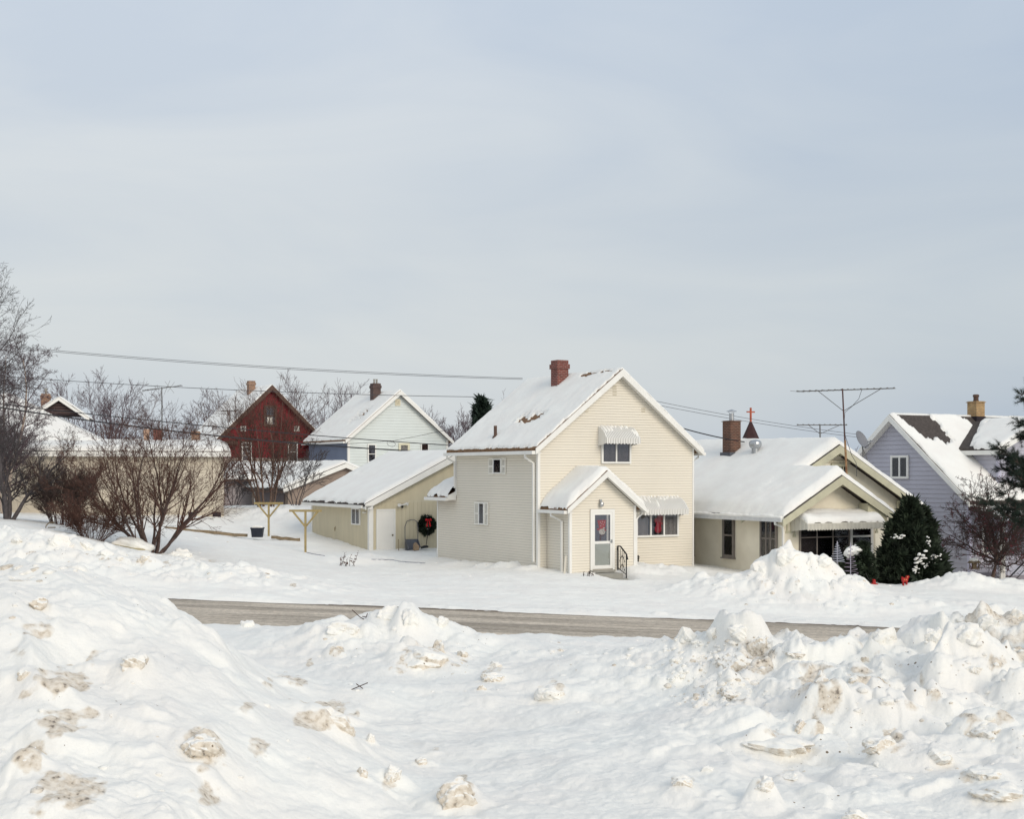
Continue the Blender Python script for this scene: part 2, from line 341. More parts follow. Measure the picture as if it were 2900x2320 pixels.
RAW = [(-14,22,.9),(-9,22,.9),(-5,22,.8),(-14,27,.2),(-9,27,.15),(-5,27,.1),(-10,33,-.05),(-4,33,-.2),(0,31,-.15),(4,31,-.3),(3,28,-.1),(6,23,.5),(9,23,.5),(12,23,.5),(6,28,-.2),(9,28,-.3),(12,28,-.4),(6,33,-.6),(12,33,-.75),
 (10.2,52,-.3),(14.5,54.5,-.6),(18,57,-.8),(19.7,59,-1.05),(24,61,-1.1),(12,60,-.4),(30,55,-1.2),(-30,50,1.9),(-40,75,1.8),(40,75,-1.4),
 (-60,110,.7),(-30,110,.6),(0,110,.3),(30,110,-.7),(60,110,-1),(-150,260,.3),(0,260,0),(150,260,-.3),(-40,20,2.2),(40,20,1.4),(-20,0,2.2),(20,0,1.8),(-8,0,2.0),(8,0,1.8),(0,0,2.0),(0,4,1.7),(-3,4,1.75),(3,4,1.7),(-5,16.5,1.6),(-6,19,1.1),(4,20,1.0),(8,20,1.0),(-60,40,2.0),(60,40,-1.6)]
def road_z(X): return np.clip(-.5 - .04 * X, -1.9, 1.1)
for X_ in range(-24, 27, 6):
    for Y_ in (35.6, 38.5, 41.6): RAW.append((X_, Y_, float(road_z(X_))))
pts = [P(a, b, c) for a, b, c in VIS] + [Vector(r) for r in RAW]
PT = np.array([tuple(p) for p in pts])
def warp(X, Y):
    Yc = np.maximum(Y, -4); b = np.log(Yc + 6); return X / (Yc + 6), b
def _U(r2): return np.where(r2 > 0, .5 * r2 * np.log(np.maximum(r2, 1e-20)), 0)
_a, _b = warp(PT[:, 0], PT[:, 1]); _n = len(_a)
_K = _U((_a[:, None] - _a) ** 2 + (_b[:, None] - _b) ** 2) + np.eye(_n) * 2e-4
_Q = np.stack([np.ones(_n), _a, _b], 1)
_A = np.zeros((_n + 3, _n + 3)); _A[:_n, :_n] = _K; _A[:_n, _n:] = _Q; _A[_n:, :_n] = _Q.T
_w = np.linalg.solve(_A, np.concatenate([PT[:, 2], np.zeros(3)]))
def tps(X, Y):
    a, b = warp(X, Y); a = np.clip(a, -1.6, 1.6); sh = a.shape; a = a.ravel(); b = b.ravel(); out = np.empty_like(a)
    for i in range(0, len(a), 40000):
        s = slice(i, i + 40000)
        u = _U((a[s, None] - _a) ** 2 + (b[s, None] - _b) ** 2)
        out[s] = u @ _w[:_n] + _w[_n] + _w[_n + 1] * a[s] + _w[_n + 2] * b[s]
    return out.reshape(sh)
# ploughed heaps: X, Y, rx, ry, height
HEAPS = [(3.78,50.35,.55,.7,-.95),(3.95,49.6,.5,.6,-.5),(9.1,46.3,.70,.7,.52),(9.95,46.25,.65,.8,.45),(8.35,46.3,.5,.6,.25),(10.75,46.3,.4,.6,.28),(8.6,46.2,1.2,1.3,.65),(9.6,46.2,1.0,1.5,.55),(10.6,46.3,.55,.7,.62),(10.3,46,1.5,1.6,.55),(11.5,46.4,.6,.9,.42),(12.2,46.6,.6,.9,.12),(7.3,46.4,1.1,1.2,.62),(6.3,46.5,1.2,1.3,.35),(10,44.8,3.2,1.6,.35),
 (-2.0,55.6,.9,.5,.22),(-1.0,53.9,.5,.4,.25),(-.1,53.0,.7,.45,.36),(.6,51.6,.5,.4,.18),(-6.3,58.6,1.1,1.4,.45),(-7.0,57.0,.9,.9,.3),(4.9,51.7,1.5,.8,.40),(6.0,52.6,1.4,.8,.22),
 (15.3,48.6,1.4,1.0,.35),(17.2,49.0,2.2,1.2,.45),(14.2,44.3,2.0,.9,.25),
 (-13.6,75.5,1.6,1.5,.35),(-11,74.5,1.8,1.5,.3)]
MOUNDS = []   # drifts banked up behind the thrown blocks
def terrain(X, Y, full=True):
    X = np.asarray(X, float); Y = np.asarray(Y, float)
    z = tps(X, Y)
    q = X / np.maximum(Y, .5)                       # bearing, used only to lay out where the banks lie
    fg = 1 - sstep(22, 31, Y); near = fg * sstep(-2, 3, Y)
    hp = np.zeros_like(z)
    for (hx, hy, rx, ry, h) in HEAPS:
        d = ((X - hx) / rx) ** 2 + ((Y - hy) / ry) ** 2
        hp = hp + .47 * h * np.exp(-d ** 2 * .8)
    wx = X + .25 * perlin(X * .7, Y * .7, 3); wy = Y + .25 * perlin(X * .7, Y * .7, 4)
    right = sstep(.10, .17, q) * sstep(11.2, 13.2, Y) * (1 - sstep(17.5, 20, Y))
    rlow = sstep(.06, .16, q) * sstep(8, 9.5, Y) * (1 - sstep(11.5, 13.5, Y))
    left = sstep(-.16, -.24, q) * (1 - sstep(13.5, 16, Y))
    mid = np.exp(-(((X + 1.5) / 1.6) ** 2 + ((Y - 17.9) / 1.6) ** 2))
    crumb = np.exp(-(((X - 2.1) / 1.2) ** 2 + ((Y - 15.5) / 2.6) ** 2))
    heap = np.clip(hp / .35, 0, 1); berm = sstep(42.2, 43.5, Y) * (1 - sstep(46.5, 49, Y)) * sstep(-4, -9, X)
    pile = np.exp(-(((X + 12.5) / 5) ** 2 + ((Y - 74) / 2.6) ** 2))
    z = z + hp
    rd = sstep(34.7, 35.5, Y + .22 * perlin(X * .8, Y * .3, 9)) * (1 - sstep(40.7, 41.15, Y + .10 * perlin(X * 1.3, Y, 10)))
    calm = 1 - rd
    z = z * calm + (road_z(X) - .05) * rd
    z = z + near * (.09 * fbm(wx * .55, wy * .55, 3, 5) + .035 * fbm(wx * 1.7, wy * 1.7, 3, 8))
    # wind-drifted ridges running down the left bank
    an = -1.19; u = X * math.cos(an) + Y * math.sin(an); v = -X * math.sin(an) + Y * math.cos(an)
    z = z + left * (.13 * (1 - np.abs(perlin(u * .35, v * 1.0, 21))) ** 1.5 + .05 * (1 - np.abs(perlin(u * .8 + .3 * wx, v * 2.6, 22)))) + left * .010 * fbm(u * 2, v * 5, 3, 23)
    flat = near * (1 - np.clip(left + right + mid, 0, 1))
    z = z + flat * .015 * fbm(u * 1.2, v * 5, 3, 24)
    lm = np.clip(right * 1.0 + mid * .9 + .38 * left + .40 * rlow, 0, 1)
    L1 = lumps(wx, wy, 1.25, 31, .55, 1.7); L2 = lumps(wx, wy, .55, 41, .55, 2.2); L3 = lumps(wx, wy, .24, 51, .5, 2.0)
    z = z + lm * (.30 * L1 + .34 * L2) + np.clip(lm + crumb * 1.2 + .12 * near, 0, 1.2) * .085 * L3
    z = z + np.clip(right + .6 * mid + crumb, 0, 1) * (.030 * fbm(X * 7, Y * 7, 3, 61) + .05 * lumps(X, Y, .12, 71, .6, 2))
    z = z + near * (.006 * fbm(X * 14, Y * 14, 2, 62) + .030 * np.clip(.5 * left + right + .7 * mid + .5 * rlow, 0, 1) * sstep(-.1, .5, fbm(X * .8, Y * .8, 2, 66)) * lumps(X, Y, .075, 67, .5, 2.5))
    tr = fbm(wx * .9, wy * .9, 4, 141) * 2.6; fl = np.floor(tr); st = fl + sstep(.66, .98, tr - fl)
    z = z + near * np.clip(.35 * left + .45 * rlow + .8 * right + .5 * mid, 0, 1) * .055 * (st - tr * .75) * sstep(-.2, .4, fbm(X * .4, Y * .4, 2, 145))
    hm = np.clip(heap + berm * .9 + pile * .35, 0, 1) * calm
    z = z + hm * (.26 * lumps(wx, wy, 1.0, 81, .6, 1.8) + .22 * lumps(wx, wy, .42, 91, .6, 2.2) + .05 * fbm(X * 3, Y * 3, 3, 95))
    yard = (1 - fg) * calm * (1 - sstep(80, 110, Y))
    z = z + yard * (.035 * fbm(X * .35, Y * .6, 3, 101) + .022 * fbm(X * .7, Y * 5, 3, 103) + .014 * fbm(X * 3, Y * 4, 3, 105))
    # loose crust thrown up along the road edge
    eb = np.exp(-((Y - 41.6) / .45) ** 2) + .8 * np.exp(-((Y - 34.2) / .6) ** 2)
    z = z + eb * calm * (.05 + .10 * lumps(X, Y, .5, 111, .5, 2))
    if MOUNDS: pw = perlin(X * 2.3, Y * 2.3, 161); pv = perlin(X * 2.3, Y * 2.3, 163)
    for (hx, hy, rx, ry, h) in MOUNDS:
        m = (np.abs(X - hx) < 2.4 * rx) & (np.abs(Y - hy) < 2.4 * ry)
        if m.any(): z[m] += h * (1 + .35 * L2[m] * 2 - .25 * L3[m]) * np.exp(-((((X[m] - hx) / rx + .35 * pw[m]) ** 2 + ((Y[m] - hy) / ry + .35 * pv[m]) ** 2) * 1.1) ** 1.8)
    if not full: return z
    patch = fbm(X * .5, Y * .5, 3, 201)
    dirt = np.clip(lm, 0, 1) * (.95 * sstep(.05, .35, L1) * sstep(-.25, .5, patch) * sstep(.75, .3, L1) + .8 * sstep(.08, .25, L2) * sstep(-.1, .5, fbm(X * .9, Y * .9, 2, 205)) * sstep(.6, .3, L2))
    dirt = dirt * (right * 1.05 + mid * .85 + rlow * .75 + left * .45)
    dirt = dirt + hm * .40 * sstep(.1, .7, fbm(X * 1.2, Y * 1.2, 3, 207)) + eb * .35 * sstep(0, .5, fbm(X * 1.5, Y * 2, 3, 209)) * calm
    grit = np.clip(.22 * near + .9 * right + .7 * mid + .55 * left + .6 * rlow + .7 * hm + .25 * yard + .5 * eb, 0, 1)
    return z, dirt, grit
def ray_hit(px, py, y0=3.2, y1=120):
    Y = np.exp(np.linspace(math.log(y0), math.log(y1), 2600))
    z = terrain((px - CX) / F * Y, Y, False); r = CZ - (py - HY) / F * Y
    w = np.nonzero(r <= z)[0]
    i = int(w[0]) if len(w) else len(Y) - 1
    return P(px, py, float(Y[i]))
def gz(x, y): return float(terrain(np.array([x]), np.array([y]), False)[0])
STAINS = [(185,1965,125,85,1.0),(120,1930,60,60,.9),(60,2150,50,60,.85),(190,2250,120,60,.85),(90,2290,60,40,.7),(600,2190,50,75,.9),(560,2090,60,45,.95),(575,2095,26,26,1.0),(905,2030,80,60,.9),(330,1765,26,40,1.0),(1290,2250,60,50,.9),(740,2120,40,30,.6),(520,2230,40,30,.5),(260,1880,50,30,.6),(700,2010,30,24,.7),(130,1780,50,30,.7),(830,1930,40,26,.7),(330,1760,20,34,.95),(60,1860,60,30,.4),(200,1800,60,30,.5),(880,2020,50,40,.6),
 (980,2020,40,45,.8),(1190,1860,80,40,.75),(1100,1895,40,25,.6),(950,1840,22,22,.9),(1390,1915,30,18,.75),(1300,1880,24,14,.8),(1400,1890,26,16,.55),(1560,1960,40,35,.6),
 (2340,1960,60,90,.85),(2290,1975,55,50,.7),(2310,2050,26,55,.85),(2180,2110,70,40,.7),(2270,2135,40,22,.9),(2520,2100,34,40,.8),(2480,2120,26,26,.85),(2160,1870,40,40,.75),(2150,1830,50,25,.75),(2090,1960,45,30,.7),(2800,2040,90,35,.75),(2850,2095,60,30,.7),(2660,2150,55,26,.75),(2760,2080,40,20,.7),
 (2640,1955,60,30,.6),(2830,1870,60,40,.7),(2890,1930,40,40,.6),(2760,1820,30,35,.6),(2480,1820,25,40,.5),(2580,2000,30,25,.5),(2840,2250,40,22,.85),(2920,2250,40,30,.8),(2160,2240,40,30,.6),(2230,2200,40,20,.6),(1940,2215,30,18,.7),(2560,1885,18,14,.7),(2450,2300,50,22,.6),(2750,2200,40,20,.7),
 (60,1645,55,4,1.1),(830,1656,20,5,1.2),(110,1646,14,4,1.2),(1100,2230,24,24,.5),(640,1960,14,12,.8),(760,1940,22,16,.7),(880,1875,14,14,.8),(1230,2130,22,14,.5),
 (300,1580,22,14,.8),(230,1575,30,10,.6),(405,1590,30,14,.8),(470,1600,12,14,.8),(90,1570,20,14,.8),(600,1590,16,8,.6),(2180,1650,30,22,.45),(2260,1650,10,8,.9),(2340,1625,14,14,.5)]
BL = [
 (110, 1710, 74, 52, 1.0, 'leaf shaped dirty block high on the left bank', .3, .2, 11), (385, 1880, 92, 66, .80, 'jutting tan block with overhanging lip on the left bank', -.3, .35, 12), (68, 1912, 44, 46, .75, 'small upright dirty block at the left picture edge', .2, .1, 13),
 (575, 2110, 110, 70, .9, 'rounded block with dark brown streak low on the left bank', .5, .1, 14), (935, 2048, 140, 112, .72, 'tall dirty slab on the right flank of the left bank', .4, .3, 15), (1290, 2262, 110, 130, .95, 'big brown crusted boulder of snow at the bottom edge', .3, .1, 16),
 (1115, 2195, 60, 80, .6, 'half sunk grey block left of the big brown boulder', .6, .2, 17), (1025, 2192, 34, 44, .8, 'small brown lump on the left bank foot', .2, .1, 18), (1050, 2095, 26, 44, .5, 'pale pointed lump beside the tall dirty slab', .2, .1, 19), (1195, 2160, 40, 36, .7, 'small stained lump above the big brown boulder', .2, .1, 20),
 (700, 1768, 44, 40, .15, 'round white snowball beside the street', .2, .0, 21), (1105, 1738, 74, 54, .2, 'left white block crowning the centre mound', .2, .2, 22), (1166, 1748, 62, 60, .25, 'right white block crowning the centre mound', .8, -.2, 23), (1250, 1762, 44, 38, .2, 'white block at the right shoulder of the centre mound', .2, .1, 24),
 (970, 1778, 90, 44, .45, 'broad pale block at the left end of the centre mound', .1, .1, 25), (1190, 1868, 150, 78, .72, 'long dirty face of broken snow under the centre mound', .1, .15, 26), (1245, 1845, 48, 84, .75, 'upright dirty fin right of the long dirty face', .4, .0, 27), (1308, 1852, 36, 24, .95, 'small dark crusted lump right of the centre mound', .1, .1, 28), (950, 1835, 40, 24, .95, 'dark speckled lump left of the centre mound', .2, .1, 29),
 (1395, 1918, 64, 34, .7, 'paired tan lumps in the middle of the hollow', .2, .1, 30), (1400, 1885, 42, 28, .6, 'tan lump above the paired lumps in the hollow', .2, .1, 31), (1560, 1965, 92, 62, .45, 'solitary pale block in the middle hollow with grey cheek', .4, .1, 32), (1362, 1950, 28, 24, .85, 'small brown flecked lump in the hollow', .2, .1, 33),
 (1945, 1795, 54, 62, .1, 'clean white pointed block at the left end of the right bank', .2, .2, 34), (2020, 1795, 48, 48, .1, 'clean white block near the street at right', .6, .2, 35), (2090, 1790, 70, 60, .25, 'white block on the crest of the right bank', .3, .1, 36), (2150, 1830, 66, 74, .8, 'dirty leaning block below the right crest', .4, .3, 37), (2085, 1880, 112, 74, .85, 'large brown pitted slab on the upper right bank', .3, .45, 38), (2045, 1880, 40, 40, .6, 'grey lump left of the large pitted slab', .3, .1, 39),
 (2080, 1965, 92, 54, .75, 'wedge shaped dirty slab under the large pitted slab', .5, .3, 40), (2310, 1960, 76, 150, .72, 'tall ragged dirty wall of snow in the right bank', .2, .1, 41), (2275, 2060, 60, 60, .8, 'dirty block at the foot of the ragged wall', .5, .2, 42), (2205, 2110, 200, 62, .66, 'long log shaped dirty block across the lower right', -.45, .1, 43),
 (2500, 1800, 76, 84, .4, 'tall pale block with stained face on the right mound', .3, .1, 44), (2450, 1868, 26, 26, 1.0, 'single dark brown clod on the right bank', .2, .1, 45), (2640, 1800, 60, 64, .4, 'tilted pale block left of the big right boulder', .4, .3, 46), (2745, 1800, 110, 96, .42, 'big pale boulder of snow at the far right', .2, .1, 47), (2800, 1760, 62, 54, .35, 'rounded block behind the big right boulder', .5, .1, 48), (2728, 1757, 40, 28, .5, 'small stained lump capping the right mound', .3, .1, 49),
 (2875, 1735, 44, 34, .35, 'white lump at the right picture edge near the lane', .2, .1, 50), (2755, 1895, 56, 40, .5, 'stained lump under the big right boulder', .2, .1, 51), (2500, 2110, 110, 60, .7, 'arched dirty block in the lower right', .2, .1, 52), (2655, 2145, 90, 56, .55, 'cracked pale block right of the arched block', .5, .1, 53), (2790, 2070, 130, 56, .68, 'broad dirty shelf of snow at lower right', .1, .2, 54),
 (2790, 2190, 90, 48, .6, 'layered block near the lower right corner', .1, .1, 55), (2830, 2240, 150, 56, .72, 'drooping slab with brown tip in the lower right corner', -.3, .1, 56), (2160, 2225, 74, 74, .55, 'crumbled pale block near the bottom middle right', .3, .1, 57), (1930, 2215, 64, 44, .6, 'low dirty lump at the bottom centre right', .1, .1, 58), (2000, 2180, 44, 28, .2, 'small clean lump at the bottom centre right', .1, .1, 59), (2240, 2205, 60, 34, .6, 'flat flecked lump right of the crumbled block', .1, .1, 60), (2430, 2308, 90, 44, .55, 'stained lump at the bottom picture edge', .1, .1, 61),
 (2510, 1990, 44, 36, .5, 'little flecked ball in the middle of the right bank', .1, .1, 62), (2640, 1965, 44, 44, .7, 'brown flecked wedge right of the little ball', .1, .1, 63), (2420, 1925, 40, 26, .7, 'small sharp dirty chip right of the ragged wall', .1, .1, 64), (2250, 1850, 60, 22, .7, 'thin dirty flake below the right crest', .1, .2, 65), (1990, 1895, 26, 22, .6, 'small tan lump in the crumbs left of the pitted slab', .1, .1, 66),
 (48, 1532, 34, 24, .5, 'pale stained lump at the left end of the roadside berm', .1, .1, 67), (168, 1530, 60, 44, .3, 'square white block on the roadside berm', .2, .1, 68), (245, 1545, 46, 34, .45, 'tan topped block on the roadside berm by the low shrub', .2, .1, 69), (300, 1566, 44, 24, .4, 'flat block at the berm foot under the low shrub', .1, .1, 70), (412, 1582, 44, 34, .75, 'dirty round block below the big spreading shrub', .1, .1, 71), (515, 1568, 56, 36, .3, 'broad white block at the right end of the berm', .1, .1, 72), (340, 1582, 34, 24, .5, 'pale round block left of the dirty round one', .1, .1, 73),
 (2224, 1575, 80, 66, .12, 'big white block topping the heap before the bungalow', .3, .15, 74), (2290, 1592, 34, 40, .12, 'small white peak on the heap under the porch window', .2, .1, 75), (2330, 1592, 60, 44, .1, 'rounded white block on the heap right of centre', .2, .1, 76), (2165, 1605, 70, 50, .35, 'speckled block on the left shoulder of the bungalow heap', .2, .1, 77),
]
BPOS = {}
for (px, py, w, h, dirt, lab, rz, tl, sd) in BL:
    p_ = ray_hit(px, py + h * .3); s_ = p_.y / F; BPOS[sd] = (p_, w * s_ / 2, h * s_ / 2)
for (a_, b_, rx_, ry_, s_) in STAINS:
    if b_ > 1690 and s_ < 1:
        p_ = ray_hit(a_, b_ + ry_ * .6); k_ = p_.y / F; MOUNDS.append((p_.x, p_.y + .55 * rx_ * k_, 1.3 * rx_ * k_, .85 * rx_ * k_, .42 * ry_ * k_))
for p_, a_, c_ in BPOS.values(): MOUNDS.append((p_.x + .1 * a_, p_.y + .62 * a_, 1.9 * a_, 1.45 * a_, min(.55 * c_, .16 + .2 * c_)))
def build_ground():
    q0 = np.linspace(-.43, .43, 820)
    side = .43 + (np.linspace(0, 1, 46)[1:] ** 2.2) * 3.2
    q = np.concatenate([-side[::-1], q0, side])
    def proj_rows(ya, yb, z, n):  # rows evenly spread down the picture for a surface at height z
        t = np.linspace(1 / (ya), 1 / (yb), n); return 1 / t
    Yr = np.concatenate([[-300, -120, -50, -20, -8, -3, 0, 2, 3.2], np.array([3.9, 5.2, 6.4, 7.2]), proj_rows(7.5, 13.2, 2, 330), proj_rows(13.2, 31, 1, 230)[1:], np.linspace(31.2, 34.4, 12), np.linspace(34.5, 41.4, 70), np.linspace(41.5, 52, 110), np.linspace(52.15, 80, 120), np.geomspace(80.6, 130, 26), np.geomspace(136, 1500, 24)])
    wid = np.maximum(Yr, 6) + 0
    X = q[None, :] * wid[:, None]; Y = np.repeat(Yr[:, None], len(q), 1)
    Z, D, G = terrain(X, Y)
    PX = CX + X / np.maximum(Y, .5) * F; PY = HY - (Z - CZ) / np.maximum(Y, .5) * F
    n6 = fbm(X * 3, Y * 1.2 + Z * 3, 4, 301); n7 = fbm(X * 9, Y * 4 + Z * 9, 3, 305)
    for (a, b, rx, ry, s) in STAINS:
        d = ((PX - a) / rx) ** 2 + ((PY - b) / ry) ** 2
        m = (d < 3) & (Y > 2)
        D[m] = np.maximum(D[m], 1.3 * s * np.clip(.95 - .8 * d[m] + n6[m] * 1.5, 0, 1) * (.8 + .55 * n7[m]))
    nr, nc = X.shape; V = np.stack([X, Y, Z], -1).reshape(-1, 3)
    i = np.arange(nr - 1)[:, None] * nc + np.arange(nc - 1)[None, :]; i = i.ravel()
    Fq = np.stack([i, i + 1, i + nc + 1, i + nc], 1)
    o = np_mesh('snow_ground', V, Fq, SNOWD, smooth=True)
    for nm, arr in (('dirt', D), ('grit', G)):
        at = o.data.attributes.new(nm, 'FLOAT', 'POINT'); at.data.foreach_set('value', arr.ravel().astype(np.float32))
    tag(o, 'deep ploughed snow covering yards and roadside banks', 'snow', kind='structure')
build_ground()
def build_road():
    m = bpy.data.materials.new('gritted_asphalt'); m.use_nodes = True; nt = m.node_tree; N = nt.nodes.new; L = nt.links.new
    b = nt.nodes['Principled BSDF']; b.inputs['Roughness'].default_value = .9
    tc = N('ShaderNodeTexCoord')
    sy = N('ShaderNodeSeparateXYZ'); L(tc.outputs['Object'], sy.inputs[0])
    ye = N('ShaderNodeMapRange'); ye.inputs['From Min'].default_value = 40.55; ye.inputs['From Max'].default_value = 41.0; L(sy.outputs[1], ye.inputs['Value'])
    mp = N('ShaderNodeMapping'); mp.inputs['Scale'].default_value = (.35, 9, 1); L(tc.outputs['Object'], mp.inputs[0])
    n1 = N('ShaderNodeTexNoise'); n1.inputs['Scale'].default_value = 1; n1.inputs['Detail'].default_value = 8; n1.inputs['Roughness'].default_value = .65; L(mp.outputs[0], n1.inputs['Vector'])
    r1 = N('ShaderNodeValToRGB'); r1.color_ramp.elements[0].position = .36; r1.color_ramp.elements[0].color = (.33, .275, .21, 1); r1.color_ramp.elements[1].position = .64; r1.color_ramp.elements[1].color = (.70, .61, .50, 1); L(n1.outputs['Fac'], r1.inputs[0])
    n2 = N('ShaderNodeTexNoise'); n2.inputs['Scale'].default_value = 7; n2.inputs['Detail'].default_value = 9; n2.inputs['Roughness'].default_value = .75; L(tc.outputs['Object'], n2.inputs['Vector'])
    r2 = N('ShaderNodeMapRange'); r2.inputs['From Min'].default_value = .3; r2.inputs['From Max'].default_value = .7; r2.inputs['To Min'].default_value = .6; r2.inputs['To Max'].default_value = 1.4; L(n2.outputs['Fac'], r2.inputs['Value'])
    sc = N('ShaderNodeVectorMath'); sc.operation = 'SCALE'; L(r1.outputs[0], sc.inputs[0]); L(r2.outputs['Result'], sc.inputs['Scale']); gm = N('ShaderNodeMix'); gm.data_type = 'RGBA'; L(ye.outputs['Result'], gm.inputs['Factor']); L(sc.outputs[0], gm.inputs['A']); gm.inputs['B'].default_value = (.13, .095, .065, 1)
    mq = N('ShaderNodeMapping'); mq.inputs['Scale'].default_value = (.06, 1.1, 1); L(tc.outputs['Object'], mq.inputs[0]); nq = N('ShaderNodeTexNoise'); nq.inputs['Scale'].default_value = 1; nq.inputs['Detail'].default_value = 4; L(mq.outputs[0], nq.inputs['Vector'])
    rq = N('ShaderNodeMapRange'); rq.inputs['From Min'].default_value = .35; rq.inputs['From Max'].default_value = .65; rq.inputs['To Min'].default_value = .62; rq.inputs['To Max'].default_value = 1.18; L(nq.outputs['Fac'], rq.inputs['Value'])
    s2 = N('ShaderNodeVectorMath'); s2.operation = 'SCALE'; L(gm.outputs['Result'], s2.inputs[0]); L(rq.outputs['Result'], s2.inputs['Scale']); L(s2.outputs[0], b.inputs['Base Color'])
    bp = N('ShaderNodeBump'); bp.inputs['Strength'].default_value = .5; bp.inputs['Distance'].default_value = .03; L(n2.outputs['Fac'], bp.inputs['Height']); L(bp.outputs[0], b.inputs['Normal'])
    xs = np.linspace(-70, 70, 141); ys = np.linspace(34.3, 41.35, 15); X, Y = np.meshgrid(xs, ys)
    Z = road_z(X) - .012 + .03 * (1 - ((Y - 38) / 3.6) ** 2)
    V = np.stack([X, Y, Z], -1).reshape(-1, 3); nc = 141; i = (np.arange(14)[:, None] * nc + np.arange(nc - 1)[None, :]).ravel()
    o = np_mesh('road', V, np.stack([i, i + 1, i + nc + 1, i + nc], 1), m, smooth=True)
    tag(o, 'gritted grey street cleared of snow running across', 'road', kind='structure')
build_road()
# ------------------------------------------------------------------ house kit (local x along the front, y into depth, z up)
class House:
    def __init__(s, name, label, cat, O, rz=TH, group=None):
        s.o = thing(name, label, cat, O, rz, group); s.O = Vector(O)
        s.M = Matrix.Translation(s.O) @ Matrix.Rotation(rz, 4, 'Z'); s.I = s.M.inverted()
    def ray(s, px, py):
        c = s.I @ Vector((0, 0, CZ)); d = (s.I.to_3x3() @ Vector(((px - CX) / F, 1, -(py - HY) / F))); return c, d
    def front(s, px, py, y=0.):
        c, d = s.ray(px, py); t = (y - c.y) / d.y; p = c + d * t; return p.x, p.z
    def left(s, px, py, x=0.):
        c, d = s.ray(px, py); t = (x - c.x) / d.x; p = c + d * t; return p.y, p.z
    def plane(s, px, py, p0, n):
        c, d = s.ray(px, py); n = Vector(n); t = (Vector(p0) - c).dot(n) / d.dot(n); return c + d * t
def mapper(side, at):
    if side == 'front': return lambda u, v, o: (u, at - o, v)
    if side == 'back': return lambda u, v, o: (u, at + o, v)
    if side == 'left': return lambda u, v, o: (at - o, u, v)
    return lambda u, v, o: (at + o, u, v)
def pbox(mb, M, u0, u1, v0, v1, o0, o1):
    a = M(u0, v0, o0); b = M(u1, v1, o1); mb.box(*a, *b)
def clip_h(poly, v, keep_above):
    out = []
    for i in range(len(poly)):
        a = poly[i]; b = poly[(i + 1) % len(poly)]
        ina = (a[1] >= v) if keep_above else (a[1] <= v); inb = (b[1] >= v) if keep_above else (b[1] <= v)
        if ina: out.append(a)
        if ina != inb:
            t = (v - a[1]) / (b[1] - a[1]); out.append((a[0] + t * (b[0] - a[0]), v))
    return out
def siding(mb, M, poly, course=.1, lip=.018, gap=.008):
    """lapped boards over a convex outline: every course tilts out towards its bottom edge and a narrow gap under it shows the dark lap-shade sheet"""
    v = min(p[1] for p in poly); top = max(p[1] for p in poly)
    while v < top - 1e-4:
        pc = clip_h(clip_h(poly, v + gap, True), min(v + course, top), False)
        if len(pc) >= 3:
            mb.add([M(p[0], p[1], lip * (1 - (p[1] - v) / course)) for p in pc], [tuple(range(len(pc)))])
            us = [p[0] for p in pc if abs(p[1] - v - gap) < 1e-5]
            if len(us) >= 2: mb.add([M(min(us), v + gap, lip), M(max(us), v + gap, lip), M(max(us), v + gap, -.02), M(min(us), v + gap, -.02)], [(0, 1, 2, 3)])
        v += course
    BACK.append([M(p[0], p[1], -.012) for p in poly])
BACK = []
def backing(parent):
    """dark sheet behind the gaps, coloured to read as lap shadow"""
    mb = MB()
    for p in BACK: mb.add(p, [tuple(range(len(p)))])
    BACK.clear(); mb.build('lap_shade_sheet', LAP, parent)
def grooved(mb, M, poly, pitch=.2, gap=.014, depth=.02):
    """upright boards with real grooves between, under a sloped top: poly given as left-to-right top line (u, v) and base v"""
    base, tops = poly
    mb.prism([M(tops[0][0], base, 0)] + [M(u, v, 0) for u, v in tops] + [M(tops[-1][0], base, 0)], Vector(M(0, 0, -.05)) - Vector(M(0, 0, 0)))
    def tv(u):
        for (a, b), (c, d) in zip(tops, tops[1:]):
            if a <= u <= c: return b + (d - b) * (u - a) / (c - a)
        return tops[-1][1]
    u = tops[0][0]
    while u < tops[-1][0] - 1e-3:
        a = u + gap / 2; b = min(u + pitch - gap / 2, tops[-1][0])
        ks = [a] + [k[0] for k in tops if a < k[0] < b] + [b]
        mb.prism([M(a, base, .001)] + [M(k, tv(k), .001) for k in ks] + [M(b, base, .001)], Vector(M(0, 0, depth)) - Vector(M(0, 0, 0)))
        u += pitch
